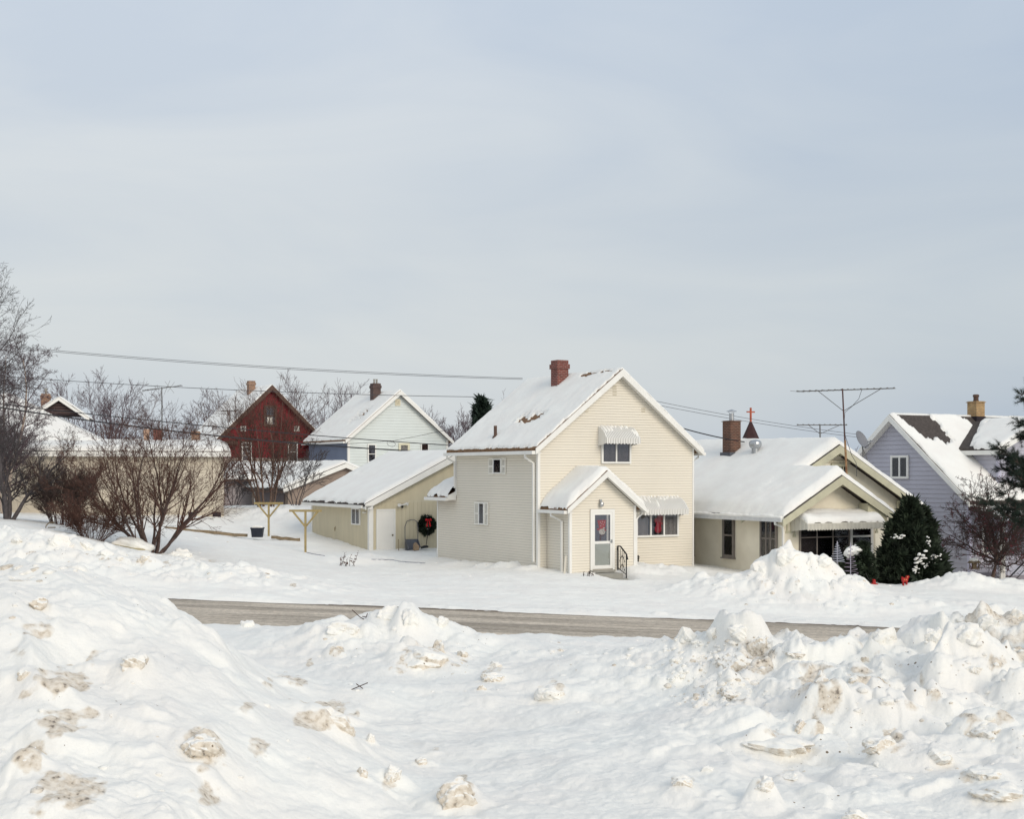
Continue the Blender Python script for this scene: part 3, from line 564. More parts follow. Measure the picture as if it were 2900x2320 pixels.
def window(parent, M, u0, u1, v0, v1, off=.02, fw=.07, depth=.07, cols=1, rows=(), fmat=None, room=None, blinds=None, bm=None, name='window', label=None, half=None, sill=False):
    fmat = fmat or WHITE; mb = MB()
    for a, b, c, d in ((u0, u0 + fw, v0, v1), (u1 - fw, u1, v0, v1), (u0 + fw, u1 - fw, v0, v0 + fw), (u0 + fw, u1 - fw, v1 - fw, v1)):
        pbox(mb, M, a, b, c, d, off, off + depth)
    iu0, iu1, iv0, iv1 = u0 + fw, u1 - fw, v0 + fw, v1 - fw
    for k in range(1, cols):
        x = iu0 + (iu1 - iu0) * k / cols; pbox(mb, M, x - fw * .4, x + fw * .4, iv0, iv1, off, off + depth * .9)
    for r in rows:
        y = iv0 + (iv1 - iv0) * r; pbox(mb, M, iu0, iu1, y - fw * .3, y + fw * .3, off + .002, off + depth * .8)
    if sill: pbox(mb, M, u0 - .04, u1 + .04, v0 - .05, v0, off, off + depth + .05)
    w = mb.build(name, fmat, parent)
    if label: w['label'] = label
    g = MB(); pbox(g, M, iu0, iu1, iv0, iv1, off + .036, off + .042); g.build('pane', GLASS, w)
    r = MB(); pbox(r, M, iu0, iu1, iv0, iv1, off, off + .004); r.build('room_behind', room or ROOMD, w)
    if blinds:
        b = MB(); n, a0, a1, fill = blinds; wd = (iu1 - iu0) / n
        for k in range(n):
            f = (k + .5) / n
            if a0 <= f <= a1: pbox(b, M, iu0 + k * wd, iu0 + k * wd + wd * fill, iv0 + .005, iv1 - .005, off + .012, off + .016)
        b.build('blinds', bm or BLIND, w)
    return w
def roof_slab(parent, axis, e0, r, e1, s0, s1, th=.16, mt=None, name='roof'):
    """gable slab: e0/e1 = (c, z) eaves, r = ridge on the top surface, swept along the ridge from s0 to s1"""
    mb = MB(); f = (lambda c, z, s: (c, s, z)) if axis == 'y' else (lambda c, z, s: (s, c, z))
    poly = [e0, r, e1, (e1[0], e1[1] - th), (r[0], r[1] - th * 1.2), (e0[0], e0[1] - th)]
    mb.prism([f(c, z, s0) for c, z in poly[:2]] + [f(poly[4][0], poly[4][1], s0), f(poly[5][0], poly[5][1], s0)], Vector(f(0, 0, s1 - s0)))
    mb.prism([f(c, z, s0) for c, z in (poly[1], poly[2], poly[3], poly[4])], Vector(f(0, 0, s1 - s0)))
    return mb.build(name, mt or DARKSH, parent)
def rake(parent, axis, e0, r, e1, s, h=.24, d=.03, mt=None, name='rake_board', side=-1, drop=.02, ext=.0):
    """trim boards under the roof edge at the gable plane s, standing just proud of the slab end"""
    f = (lambda c, z, q: (c, q, z)) if axis == 'y' else (lambda c, z, q: (q, c, z)); mb = MB()
    for e in (e0, e1):
        mb.prism([f(e[0], e[1] - drop, s), f(r[0], r[1] - drop, s), f(r[0], r[1] - drop - h * 1.2, s), f(e[0], e[1] - drop - h, s)], Vector(f(0, 0, side * d)))
    return mb.build(name, mt or WHITE, parent)
def edge_pts(a, b, n, w=.5):
    k = np.array([0, .012, .03, .06, .1, .16, .25, .36]) * w / .36 * 1.0
    k = k[k < (b - a) / 2.2]
    mid = np.linspace(a + k[-1], b - k[-1], max(3, n))[1:-1]
    return np.concatenate([a + k, mid, (b - k)[::-1]])
def snow_hf(parent, x0, x1, y0, y1, nx, ny, zf, tf, T, w=.25, edges=(1, 1, 1, 1), seed=1, mask=None, lump=.12, name='roof_snow', inset=0):
    """a blanket of snow over a roof surface z = zf(x, y); thickness T falls off over w at the free edges"""
    xs = edge_pts(x0, x1, nx, max(w, .05)); ys = edge_pts(y0, y1, ny, max(w, .05)); X, Y = np.meshgrid(xs, ys)
    big = 1e3
    d = np.minimum.reduce([np.where(edges[0], X - x0, big), np.where(edges[1], x1 - X, big), np.where(edges[2], Y - y0, big), np.where(edges[3], y1 - Y, big)])
    n1 = fbm(X * .8, Y * .8, 3, seed); n2 = fbm(X * 3, Y * 3, 3, seed + 7)
    d = d + .06 * w * n2 * 2
    t = T * np.clip(d / w, 0, 1) ** .55 * (1 + lump * n1 + .35 * lump * n2)
    t = np.where(d <= 0.0001, -.02, t)
    if tf is not None: t = t * tf(X, Y)
    if mask is not None:
        bare = mask(X, Y); t = np.where(bare > 0, -.03, t)
    Z = zf(X, Y) + np.where(t > 0, t, -.03)
    nr, nc = X.shape; i = (np.arange(nr - 1)[:, None] * nc + np.arange(nc - 1)[None, :])
    keep = np.maximum.reduce([t[:-1, :-1], t[1:, :-1], t[:-1, 1:], t[1:, 1:]]) > 0
    i = i[keep]
    return np_mesh(name, np.stack([X, Y, Z], -1).reshape(-1, 3), np.stack([i, i + 1, i + nc + 1, i + nc], 1), SNOW, parent, smooth=True)
def gable_z(e0, r, e1): return lambda c: np.minimum(e0[1] + (r[1] - e0[1]) / (r[0] - e0[0]) * (c - e0[0]), e1[1] + (r[1] - e1[1]) / (r[0] - e1[0]) * (c - e1[0]))
def chimney(parent, x, y, w, d, z0, z1, mt, cap=.12, capm=None, pots=0, name='chimney'):
    mb = MB(); mb.box(x - w / 2, y - d / 2, z0, x + w / 2, y + d / 2, z1 - cap * 2.2)
    e = .045
    mb.box(x - w / 2 - e, y - d / 2 - e, z1 - cap * 2.2, x + w / 2 + e, y + d / 2 + e, z1 - cap)
    mb.box(x - w / 2, y - d / 2, z1 - cap, x + w / 2, y + d / 2, z1)
    c = mb.build(name, mt, parent)
    for k in range(pots):
        p = MB(); p.lathe((x + (k - (pots - 1) / 2) * .2, y, z1), [(.07, 0), (.07, .25), (.085, .27), (.085, .32)], 10); p.build('flue_pot', capm or CONC, c)
    return c
def downspout(parent, pts, r=.045, mt=None):
    return MB().tube(pts, r, 4).build('downspout', mt or WHITE, parent)

# ------------------------------------------------------------------ main cream house
def main_house():
    H = House('cream_house', 'two storey cream house with lapped siding, front porch and red brick chimney', 'house', (.977, 51.5, 0)); o = H.o
    W1, D1, D2 = 7.15, 6.77, 8.5
    e0, r, e1 = (-.3, 4.57), (3.575, 7.65), (7.45, 4.57); sl = (r[1] - e0[1]) / (r[0] - e0[0])
    wt = e0[1] + .3 * sl - .2
    mb = MB(); F0 = mapper('front', 0); L0 = mapper('left', 0)
    siding(mb, F0, [(0, -.5), (W1, -.5), (W1, wt), (r[0], r[1] - .21), (0, wt)])
    siding(mb, L0, [(0, -.5), (D1, -.5), (D1, wt), (0, wt)])
    siding(mb, mapper('back', D1), [(0, -.5), (W1, -.5), (W1, wt), (r[0], r[1] - .21), (0, wt)])
    siding(mb, mapper('right', W1), [(0, -.5), (D1, -.5), (D1, wt), (0, wt)])
    mb.build('wall', CREAM, o)
    mb = MB(); siding(mb, L0, [(D1, -.5), (D2, -.5), (D2, 2.72), (D1, 2.72)]); siding(mb, mapper('back', D2), [(0, -.5), (5, -.5), (5, 2.72), (2.5, 3.6), (0, 2.72)]); mb.build('rear_wing_wall', CREAM, o)
    tr = MB()
    for x, y, z in ((0, 0, wt), (W1, 0, wt)): tr.box(x - .035, y - .035, -.5, x + .075 if x == 0 else x + .035, y + .075, z)
    tr.box(-.035, D1 - .07, 2.7, .05, D1 + .04, wt); tr.box(-.035, D2 - .06, -.5, .05, D2 + .03, 2.7)
    tr.each('corner_board', WHITE, o)
    roof_slab(o, 'y', e0, r, e1, -.32, D1 + .3, .15, BROWNSH)
    rake(o, 'y', e0, r, e1, -.325, .23, .035)
    sf = MB()  # boarded soffit under the front overhang
    for e, sg in ((e0, 1), (e1, -1)):
        for k in range(30):
            f0 = k / 30; f1 = (k + .93) / 30
            a = (e[0] + (r[0] - e[0]) * f0, e[1] + (r[1] - e[1]) * f0 - .185 - .03 * f0); b = (e[0] + (r[0] - e[0]) * f1, e[1] + (r[1] - e[1]) * f1 - .185 - .03 * f1)
            sf.prism([(a[0], -.30, a[1]), (b[0], -.30, b[1]), (b[0], -.30, b[1] + .012), (a[0], -.30, a[1] + .012)], (0, .29, 0))
    sf.build('soffit', WHITE, o)
    g = MB(); g.box(-.45, -.32, 4.33, -.305, D1 + .3, 4.46); g.box(-.30, -.3, 4.36, -.02, D1 + .28, 4.385); g.box(7.46, -.3, 4.33, 7.58, D1 + .3, 4.45); g.each('gutter', WHITE, o)
    downspout(o, [(-.38, .32, 4.34), (-.38, .32, 4.22), (-.075, .22, 4.0), (-.075, .22, .3)], .055)
    downspout(o, [(-.38, D1 + .1, 4.34), (-.38, D1 + .1, 4.25), (-.08, D1 - .02, 4.05), (-.08, D1 - .02, 3.0)], .05)
    downspout(o, [(7.5, .1, 4.34), (7.5, .1, 4.25), (7.22, .1, 4.1), (7.22, .1, 0)], .045)
    zf = gable_z(e0, r, e1)
    def tf(X, Y): return np.ones_like(X)
    def mask(X, Y):
        a = fbm(X * 1.6, Y * .8, 4, 5); b = perlin(X * 9, Y * 2.2, 6)
        # wind-bared shingles: one patch low on the slope, a strip under the ridge, ragged front edge
        sp = perlin(X * 15, Y * 3.2, 14) + .6 * perlin(X * 26, Y * 6, 15)
        s1 = .75 - ((X - 1.30) / .34) ** 2 - ((Y - 2.85) / .95) ** 2 + .9 * a + .75 * sp
        s2 = (.13 - np.abs(X - 3.46)) * 8 - ((Y - 1.35) / 1.25) ** 4 - .25 + .9 * a + .6 * sp
        s3 = (.12 - (Y + .32)) * 14 + 1.6 * a + .9 * b - 1.0
        s4 = .25 - ((X - 2.6) / .5) ** 2 - ((Y - 4.0) / .5) ** 2 + .4 * a + .8 * b - .55
        s5 = (.09 - (X + .3)) * 16 - 1.0 + 1.0 * fbm(X * 2, Y * 3, 3, 9) + .8 * sp
        s3 = np.where(X > 3.5, -1, s3)
        return np.maximum.reduce([s1, s2, s3, s4, s5])
    snow_hf(o, e0[0], e1[0], -.32, D1 + .3, 150, 150, lambda X, Y: zf(X), tf, .075, .05, (1, 1, 1, 1), 11, mask, .35)
    # rear wing roof
    roof_slab(o, 'y', (-.38, 2.66), (2.4, 3.85), (5.2, 2.66), D1 + .03, D2 + .3, .13, BROWNSH, 'rear_wing_roof')
    zz = gable_z((-.38, 2.66), (2.4, 3.85), (5.2, 2.66))
    snow_hf(o, -.40, 5.2, D1 + .03, D2 + .32, 24, 24, lambda X, Y: zz(X), None, .40, .55, (1, 1, 0, 1), 13)
    eb = MB(); eb.prism([(-.40, D1 + .0, 2.50), (-.40, D1 + .0, 2.68), (-.02, D1 + .0, 2.86), (-.02, D1 + .0, 2.50)], (0, .028, 0)); eb.build('rake_board', WHITE, o)
    g = MB(); g.box(-.52, D1 - .05, 2.47, -.385, D2 + .3, 2.6); g.box(-.385, D1 - .05, 2.50, -.03, D1 + .02, 2.72); g.each('gutter', WHITE, o)
    chimney(o, 3.12, 3.6, .52, .52, 6.4, 8.22, BRICKR, .16)
    fl = MB(); fl.box(2.83, 3.31, 6.9, 3.4, 3.335, 7.2); fl.build('chimney_flashing', METAL, o)
    v = H.plane(1403, 1240, (e0[0], 0, e0[1]), (-sl, 0, 1)); vp = MB(); vp.lathe((v.x, v.y, v.z - .1), [(.16, 0), (.10, .16), (.065, .2), (.065, .58), (.05, .58)], 12); vp.build('vent_pipe', BROWNT, o)
    # gable-front louvre slits
    vs = MB()
    for px0, ys in ((1740, (1097, 1104, 1112, 1120)), (1660, (1160, 1167)), (1821, (1160, 1167))):
        for py in ys:
            x, z = H.front(px0, py); vs.box(x - .09, -.024, z, x + .09, -.019, z + .045)
    vs.each('louvre_slit', mat('louvre_cream', (.60, .54, .42), .6, .03, 2), o)
    # upper window with awning
    x0, z1 = H.front(1701, 1240); x1, z0 = H.front(1784, 1313.5)
    window(o, F0, x0, x1, z0, z1 + .25, .02, .07, .08, 2, (), None, ROOMD, (22, 0, 1, .30), BLIND)
    x0, z1 = H.front(1799, 1448); x1, z0 = H.front(1919, 1519.5); x0 -= .02
    w = window(o, F0, x0, x1, z0, z1 + .2, .02, .075, .08, 3, (), None, ROOMD, (30, .66, 1, .55), BLINDL)
    b = MB(); n = 9; iw = (x1 - x0) / 3
    for k in range(n): pbox(b, F0, x0 + .08 + k * iw * .085, x0 + .08 + k * iw * .085 + .03, z0 + .08, z1 + .12, .032, .036)
    b.build('blinds', BLIND, w)
    # red paper ornament in the middle light: a bell-shaped silhouette with two round tops
    xm = (x0 + x1) / 2 + .1; om = MB()
    def disc(cx, cz, rx, rz, o0=.037, n=18): om.prism([F0(cx + rx * math.cos(6.283 * k / n), cz + rz * math.sin(6.283 * k / n), o0) for k in range(n)], Vector(F0(0, 0, .002)) - Vector(F0(0, 0, 0)))
    zc = z0 + .55
    disc(xm + .06, zc + .22, .15, .15); disc(xm - .10, zc + .10, .12, .10, .0375); disc(xm - .02, zc - .02, .13, .2, .038); disc(xm - .04, zc - .24, .17, .16, .0385); disc(xm + .15, zc - .02, .07, .05, .0365)
    om.build('paper_ornament', mat('paper_pink_red', (.50, .03, .06), .7, .08, 5), w)
    # side windows with shutters
    for (p, q) in (((1400, 1423, 1299, 1342), (1386.5, 1434.5)), ((1359, 1374.5, 1424, 1486), (1346, 1385))):
        ya, zt = H.left(p[1], p[2]); yb, zb = H.left(p[0], p[3])
        y0s, _ = H.left(q[1], p[2]); y1s, _ = H.left(q[0], p[2])
        w = window(o, L0, ya, yb, zb, zt, .02, .05, .06, 1, (), None, ROOMW, (1, 0, 1, 1), BLINDL if p[2] > 1400 else mat('brown_curtain', (.20, .165, .155), .8, .1, 3))
        for c0, c1 in ((y0s, ya - .01), (yb + .01, y1s)):
            sh = MB(); h0, h1 = zb - .02, zt + .02; f = .05
            pbox(sh, L0, c0, c0 + f, h0, h1, .02, .055); pbox(sh, L0, c1 - f, c1, h0, h1, .02, .055)
            for a in (h0, (h0 + h1) / 2 - .03, h1 - .06): pbox(sh, L0, c0 + f, c1 - f, a, a + .06, .02, .055)
            nl = int((h1 - h0) / .045)
            for k in range(nl):
                a = h0 + k * (h1 - h0) / nl; sh.prism([L0(c0 + f, a, .05), L0(c0 + f, a + .03, .024), L0(c0 + f, a + .038, .024), L0(c0 + f, a + .01, .05)], Vector(L0(c1 - c0 - 2 * f, 0, 0)) - Vector(L0(0, 0, 0)))
            sh.build('shutter', SHUT, w)
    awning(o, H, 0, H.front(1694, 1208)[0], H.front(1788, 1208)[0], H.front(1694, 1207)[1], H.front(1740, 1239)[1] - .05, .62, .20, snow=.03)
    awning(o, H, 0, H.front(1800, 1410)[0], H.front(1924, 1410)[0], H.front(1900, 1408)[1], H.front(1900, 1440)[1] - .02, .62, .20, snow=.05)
    # ---- porch
    x0, x1, yp = .383, 3.243, -1.64; xm = (x0 + x1) / 2
    p0, pr, p1 = (x0 - .3, 2.36), (xm, 3.735), (x1 + .3, 2.36); psl = (pr[1] - p0[1]) / (pr[0] - p0[0]); pw = p0[1] + .3 * psl - .18
    mb = MB(); FP = mapper('front', yp)
    siding(mb, FP, [(x0, -.3), (x1, -.3), (x1, pw), (xm, pr[1] - .19), (x0, pw)])
    siding(mb, mapper('left', x0), [(yp, -.3), (-.02, -.3), (-.02, pw), (yp, pw)]); siding(mb, mapper('right', x1), [(yp, -.3), (-.02, -.3), (-.02, pw), (yp, pw)])
    mb.build('porch_wall', CREAM, o)
    tr = MB()
    for x in (x0 - .035, x1 - .07): tr.box(x, yp - .035, -.35, x + .105, yp + .06, pw)
    tr.each('corner_board', WHITE, o)
    roof_slab(o, 'y', p0, pr, p1, yp - .32, -.005, .12, BROWNSH, 'porch_roof')
    rake(o, 'y', p0, pr, p1, yp - .325, .19, .03)
    sf = MB()
    for e in (p0, p1): sf.prism([(e[0], yp - .3, e[1] - .15), (pr[0], yp - .3, pr[1] - .17), (pr[0], yp - .3, pr[1] - .155), (e[0], yp - .3, e[1] - .135)], (0, .28, 0))
    sf.build('soffit', WHITE, o)
    g = MB(); g.box(p0[0] - .13, yp - .3, 2.15, p0[0] - .005, -.03, 2.27); g.box(p1[0] + .005, yp - .3, 2.15, p1[0] + .12, -.03, 2.27); g.box(p0[0], yp - .3, 2.19, x0 - .02, -.03, 2.21); g.each('gutter', WHITE, o)
    downspout(o, [(p0[0] - .06, yp + .75, 2.16), (p0[0] - .06, yp + .75, 2.06), (x0 - .075, yp + .45, 1.86), (x0 - .075, yp + .45, .05), (x0 - .2, yp + .35, -.1)], .05)
    downspout(o, [(p1[0] + .06, yp + .05, 2.16), (p1[0] + .02, yp + .05, 2.08), (x1 + .06, yp - .0, 1.88), (x1 + .06, yp, .1)], .045)
    zp = gable_z(p0, pr, p1)
    def mk(X, Y): return (.13 - (Y - (yp - .32))) * 9 - .75 + .7 * fbm(X * 3, Y * 3, 3, 77)
    snow_hf(o, p0[0] - .02, p1[0] + .02, yp - .34, -.02, 50, 40, lambda X, Y: np.minimum(zp(X), pr[1] - .10 - 1.0 * np.maximum(.3 - np.abs(X - xm), 0) * .0), None, .27, .32, (1, 1, 1, 0), 17, mk, .10)
    # door: frame, storm door with two panes, ornament
    xd0, zt = H.front(1670, 1443, yp); xd1, zb = H.front(1738, 1613, yp)
    d = MB()
    for a, b, c, e in ((xd0, xd0 + .09, zb, zt), (xd1 - .09, xd1, zb, zt), (xd0 + .09, xd1 - .09, zt - .1, zt)): pbox(d, FP, a, b, c, e, .02, .075)
    u0, u1, v0, v1 = xd0 + .09, xd1 - .09, zb + .04, zt - .1; vm, ve = H.front(1700, 1537, yp)[1], .1
    for a, b, c, e in ((u0, u0 + ve, v0, v1), (u1 - ve, u1, v0, v1), (u0 + ve, u1 - ve, v0, v0 + .13), (u0 + ve, u1 - ve, v1 - .11, v1), (u0 + ve, u1 - ve, vm - .05, vm + .05)): pbox(d, FP, a, b, c, e, .022, .06)
    door = d.build('door', WHITE, o)
    inn = MB(); pbox(inn, FP, u0 + ve, u1 - ve, v0 + .13, vm - .05, .02, .028); inn.build('lower_panel', mat('pale_green_panel', (.70, .74, .66), .5, .05, 2), door)
    inn = MB(); pbox(inn, FP, u0 + ve, u1 - ve, vm + .05, v1 - .11, .02, .024); inn.build('room_behind', mat('dusk_glass', (.12, .12, .155), .6, .15, 2), door)
    gl = MB(); pbox(gl, FP, u0 + ve, u1 - ve, v0 + .13, vm - .05, .036, .040); pbox(gl, FP, u0 + ve, u1 - ve, vm + .05, v1 - .11, .036, .040); gl.build('pane', GLASS, door)
    ib = MB(); pbox(ib, FP, u1 - ve - .14, u1 - ve - .06, vm + .05, v1 - .11, .0245, .032); ib.build('inner_frame', WHITE, door)
    hd = MB(); pbox(hd, FP, u1 - .08, u1 - .03, vm - .02, vm + .10, .06, .10); hd.tube([FP(u1 - .055, vm + .03, .1), FP(u1 - .10, vm + .03, .12), FP(u1 - .14, vm + .03, .11)], .012); hd.build('handle', METAL, door)
    th = MB(); pbox(th, FP, xd0, xd1, zb - .09, zb, .0, .11); th.build('threshold', CONC, door)
    sn = MB(); sx = (u0 + u1) / 2 - .03
    def S2(px, py): return H.front(px, py, yp)
    def poly2(mb, pts, o0, t=.003): mb.prism([FP(*S2(a, b), o0) for a, b in pts], Vector(FP(0, 0, t)) - Vector(FP(0, 0, 0)))
    hat = MB(); poly2(hat, [(1690.5, 1474), (1715, 1473), (1712, 1499), (1697, 1500)], .0255); poly2(hat, [(1690, 1497), (1716, 1500), (1715, 1504), (1691, 1502)], .026); hat.build('paper_hat', REDF, door)
    fc = MB(); poly2(fc, [(1704 + 9 * math.cos(a / 14 * 6.283), 1506.5 + 8.5 * math.sin(a / 14 * 6.283)) for a in range(14)], .0265); poly2(fc, [(1709 + 2.6 * math.cos(a / 9 * 6.283), 1496 + 2.2 * math.sin(a / 9 * 6.283)) for a in range(9)], .0275)
    for (a, b) in ((1699, 1480), (1705, 1478), (1703, 1484), (1708, 1486), (1711, 1480), (1700, 1490)): poly2(fc, [(a + 1.4 * math.cos(k / 6 * 6.283), b + 1.4 * math.sin(k / 6 * 6.283)) for k in range(6)], .0285, .002)
    fc.each('paper_spot', mat('paper_white', (.80, .74, .66), .8, .05, 5), door)
    ey = MB()
    for a, b, rr in ((1705, 1503, 1.0), (1710, 1504, 1.0), (1708, 1508, 1.3)): poly2(ey, [(a + rr * math.cos(k / 7 * 6.283), b + rr * math.sin(k / 7 * 6.283)) for k in range(7)], .03, .001)
    poly2(ey, [(1696, 1514), (1712, 1513), (1708, 1520), (1698, 1520)], .0262); poly2(ey, [(1697, 1520), (1702, 1520), (1701, 1532), (1696, 1531)], .0262)
    ey.each('paper_scarf', mat('paper_maroon', (.09, .012, .02), .8, .05, 5), door)
    lx, lz = H.front(1699, 1424, yp); lp = MB(); lp.lathe((lx, yp - .11, lz - .16), [(.02, 0), (.07, .03), (.085, .1), (.07, .18), (.03, .2)], 12); lp.box(lx - .05, yp - .10, lz + .04, lx + .03, yp - .02, lz + .12); lp.build('porch_lamp', METAL, o)
    # steps and handrail
    st = MB(); sx0, _ = H.front(1675, 1632, yp - .55); sx1, _ = H.front(1765, 1632, yp - .55); zs = zb - .09
    st.box(sx0, yp - .55, -.6, sx1, yp - .022, zs - .02); st.box(sx0 + .1, yp - .92, -.6, sx1 - .02, yp - .553, zs - .2); st.each('step', CONC, o)
    rl = MB(); xr = xd1 + .16
    a, b = Vector((xr, yp - .05, zs)), Vector((xr, yp - .60, zs - .22)); hh = .95
    rl.tube([a, a + Vector((0, 0, hh))], .025, 6); rl.tube([b, b + Vector((0, 0, hh * .95))], .025, 6)
    rl.tube([a + Vector((0, .03, hh - .14)), a + Vector((0, 0, hh)), a + Vector((0, -.16, hh)), b + Vector((0, 0, hh * .95)), b + Vector((0, -.08, hh * .95 - .2))], .03, 6)
    for f in (.28, .5, .72):
        q = a.lerp(b, f); rl.tube([q + Vector((0, 0, .12)), q + Vector((0, 0, hh * .97))], .012, 5)
    rl.tube([a + Vector((0, 0, .14)), b + Vector((0, 0, .14))], .014, 5)
    for zc in (.3, .62):
        for sg in (-1, 1):
            c = a.lerp(b, .5) + Vector((0, 0, zc)); rl.tube([c + Vector((0, sg * .09 * (1 - math.cos(t)), .13 * math.cos(t / 1) * (1 if sg > 0 else 1))) for t in np.linspace(0, 2 * math.pi, 10)], .011, 4)
    rl.build('handrail', IRON, o)
    bs = MB(); bs.box(D1 * 0 + .5, -.02, -.45, 1, -.0, -.44); 
    bd = MB(); bd.prism([(x0 - .30, yp - .05, -.05), (x0 - .22, yp - .05, -.05), (x0 - .16, yp - .05, .62), (x0 - .24, yp - .05, .62)], (0, .03, 0))
    o2 = bd.build('board', mat('weathered_plank', (.62, .58, .50), .8, .1, 5), None); o2.matrix_world = H.M
    tag(o2, 'pale loose board leaning on the left side of the porch', 'board')
    fd = MB(); 
    for y in (1.2, 2.7): fd.box(-.012, y, -.14, .02, y + .35, .06)
    fd.each('foundation_vent', ROOMD, o)
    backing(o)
    return H
def awning(parent, H, y, x0, x1, zt, zb, depth, val, snow=0, mt=None, n=None, name='awning'):
    """stepped metal canopy: ribbed slats curving out from the wall, a valance in front and slatted cheeks"""
    mt = mt or WHITE; mb = MB(); n = n or max(8, int((x1 - x0) / .075)); w = (x1 - x0) / n
    pr = [(0, zt), (depth * .3, zt - (zt - zb) * .12), (depth * .65, zt - (zt - zb) * .45), (depth * .95, zt - (zt - zb) * .9), (depth, zb)]
    for k in range(n):
        a = x0 + k * w; hi = 0.; ww = w * .74
        prof = [(a, y - d - .004, z + hi) for d, z in pr]
        mb.prism(prof + [(a, y - d - .004, z + hi - .012) for d, z in pr[::-1]], (ww - .002, 0, 0))
        mb.box(a, y - depth - hi - .012, zb - val + (.0 if k % 2 else -.025), a + ww, y - depth - hi - .002, zb + .015)
    for x in (x0, x1):
        m = 9
        for k in range(m):
            d0 = depth * k / m; d1 = depth * (k + .92) / m
            def zz(d):
                for (a, b), (c, e) in zip(pr, pr[1:]):
                    if a <= d <= c: return b + (e - b) * (d - a) / (c - a)
                return zb
            off = .012 * (k % 2)
            mb.prism([(x - off, y - d0 - .006, zb - val * .9 - .1 * (1 - k / m)), (x - off, y - d1 - .006, zb - val * .9 - .1 * (1 - k / m)), (x - off, y - d1 - .006, zz(d1) - .01), (x - off, y - d0 - .006, zz(d0) - .01)], (.012, 0, 0))
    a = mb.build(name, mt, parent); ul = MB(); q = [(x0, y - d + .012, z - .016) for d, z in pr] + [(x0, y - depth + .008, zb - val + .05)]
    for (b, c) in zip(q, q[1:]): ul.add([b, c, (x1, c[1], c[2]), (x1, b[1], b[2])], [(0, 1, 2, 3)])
    ul.build('slat_gap_shade', mat('awning_shade', (.30, .28, .24), .8, .05, 3), a)  # dark sheet under the slats paints the shaded gaps between them
    if snow > 0:
        zx = [p[0] for p in pr]; zy = [p[1] for p in pr]
        snow_hf(a, x0 + .02, x1 - .02, y - depth * .98, y - .01, 60, 24, lambda X, Y: np.interp(y - Y, zx, zy) + .022, None, snow, .12, (1, 1, 1, 0), 5,
                None if snow > .1 else (lambda X, Y: .9 * fbm(X * 1.4, Y * 1.6, 3, 3) + .35 * np.where(np.floor((X - x0) / w) % 2 > 0, -1, 1) + (depth * .42 - (y - Y)) * -1.5 + .45), .3, name='awning_snow')
    return a
HM = main_house()

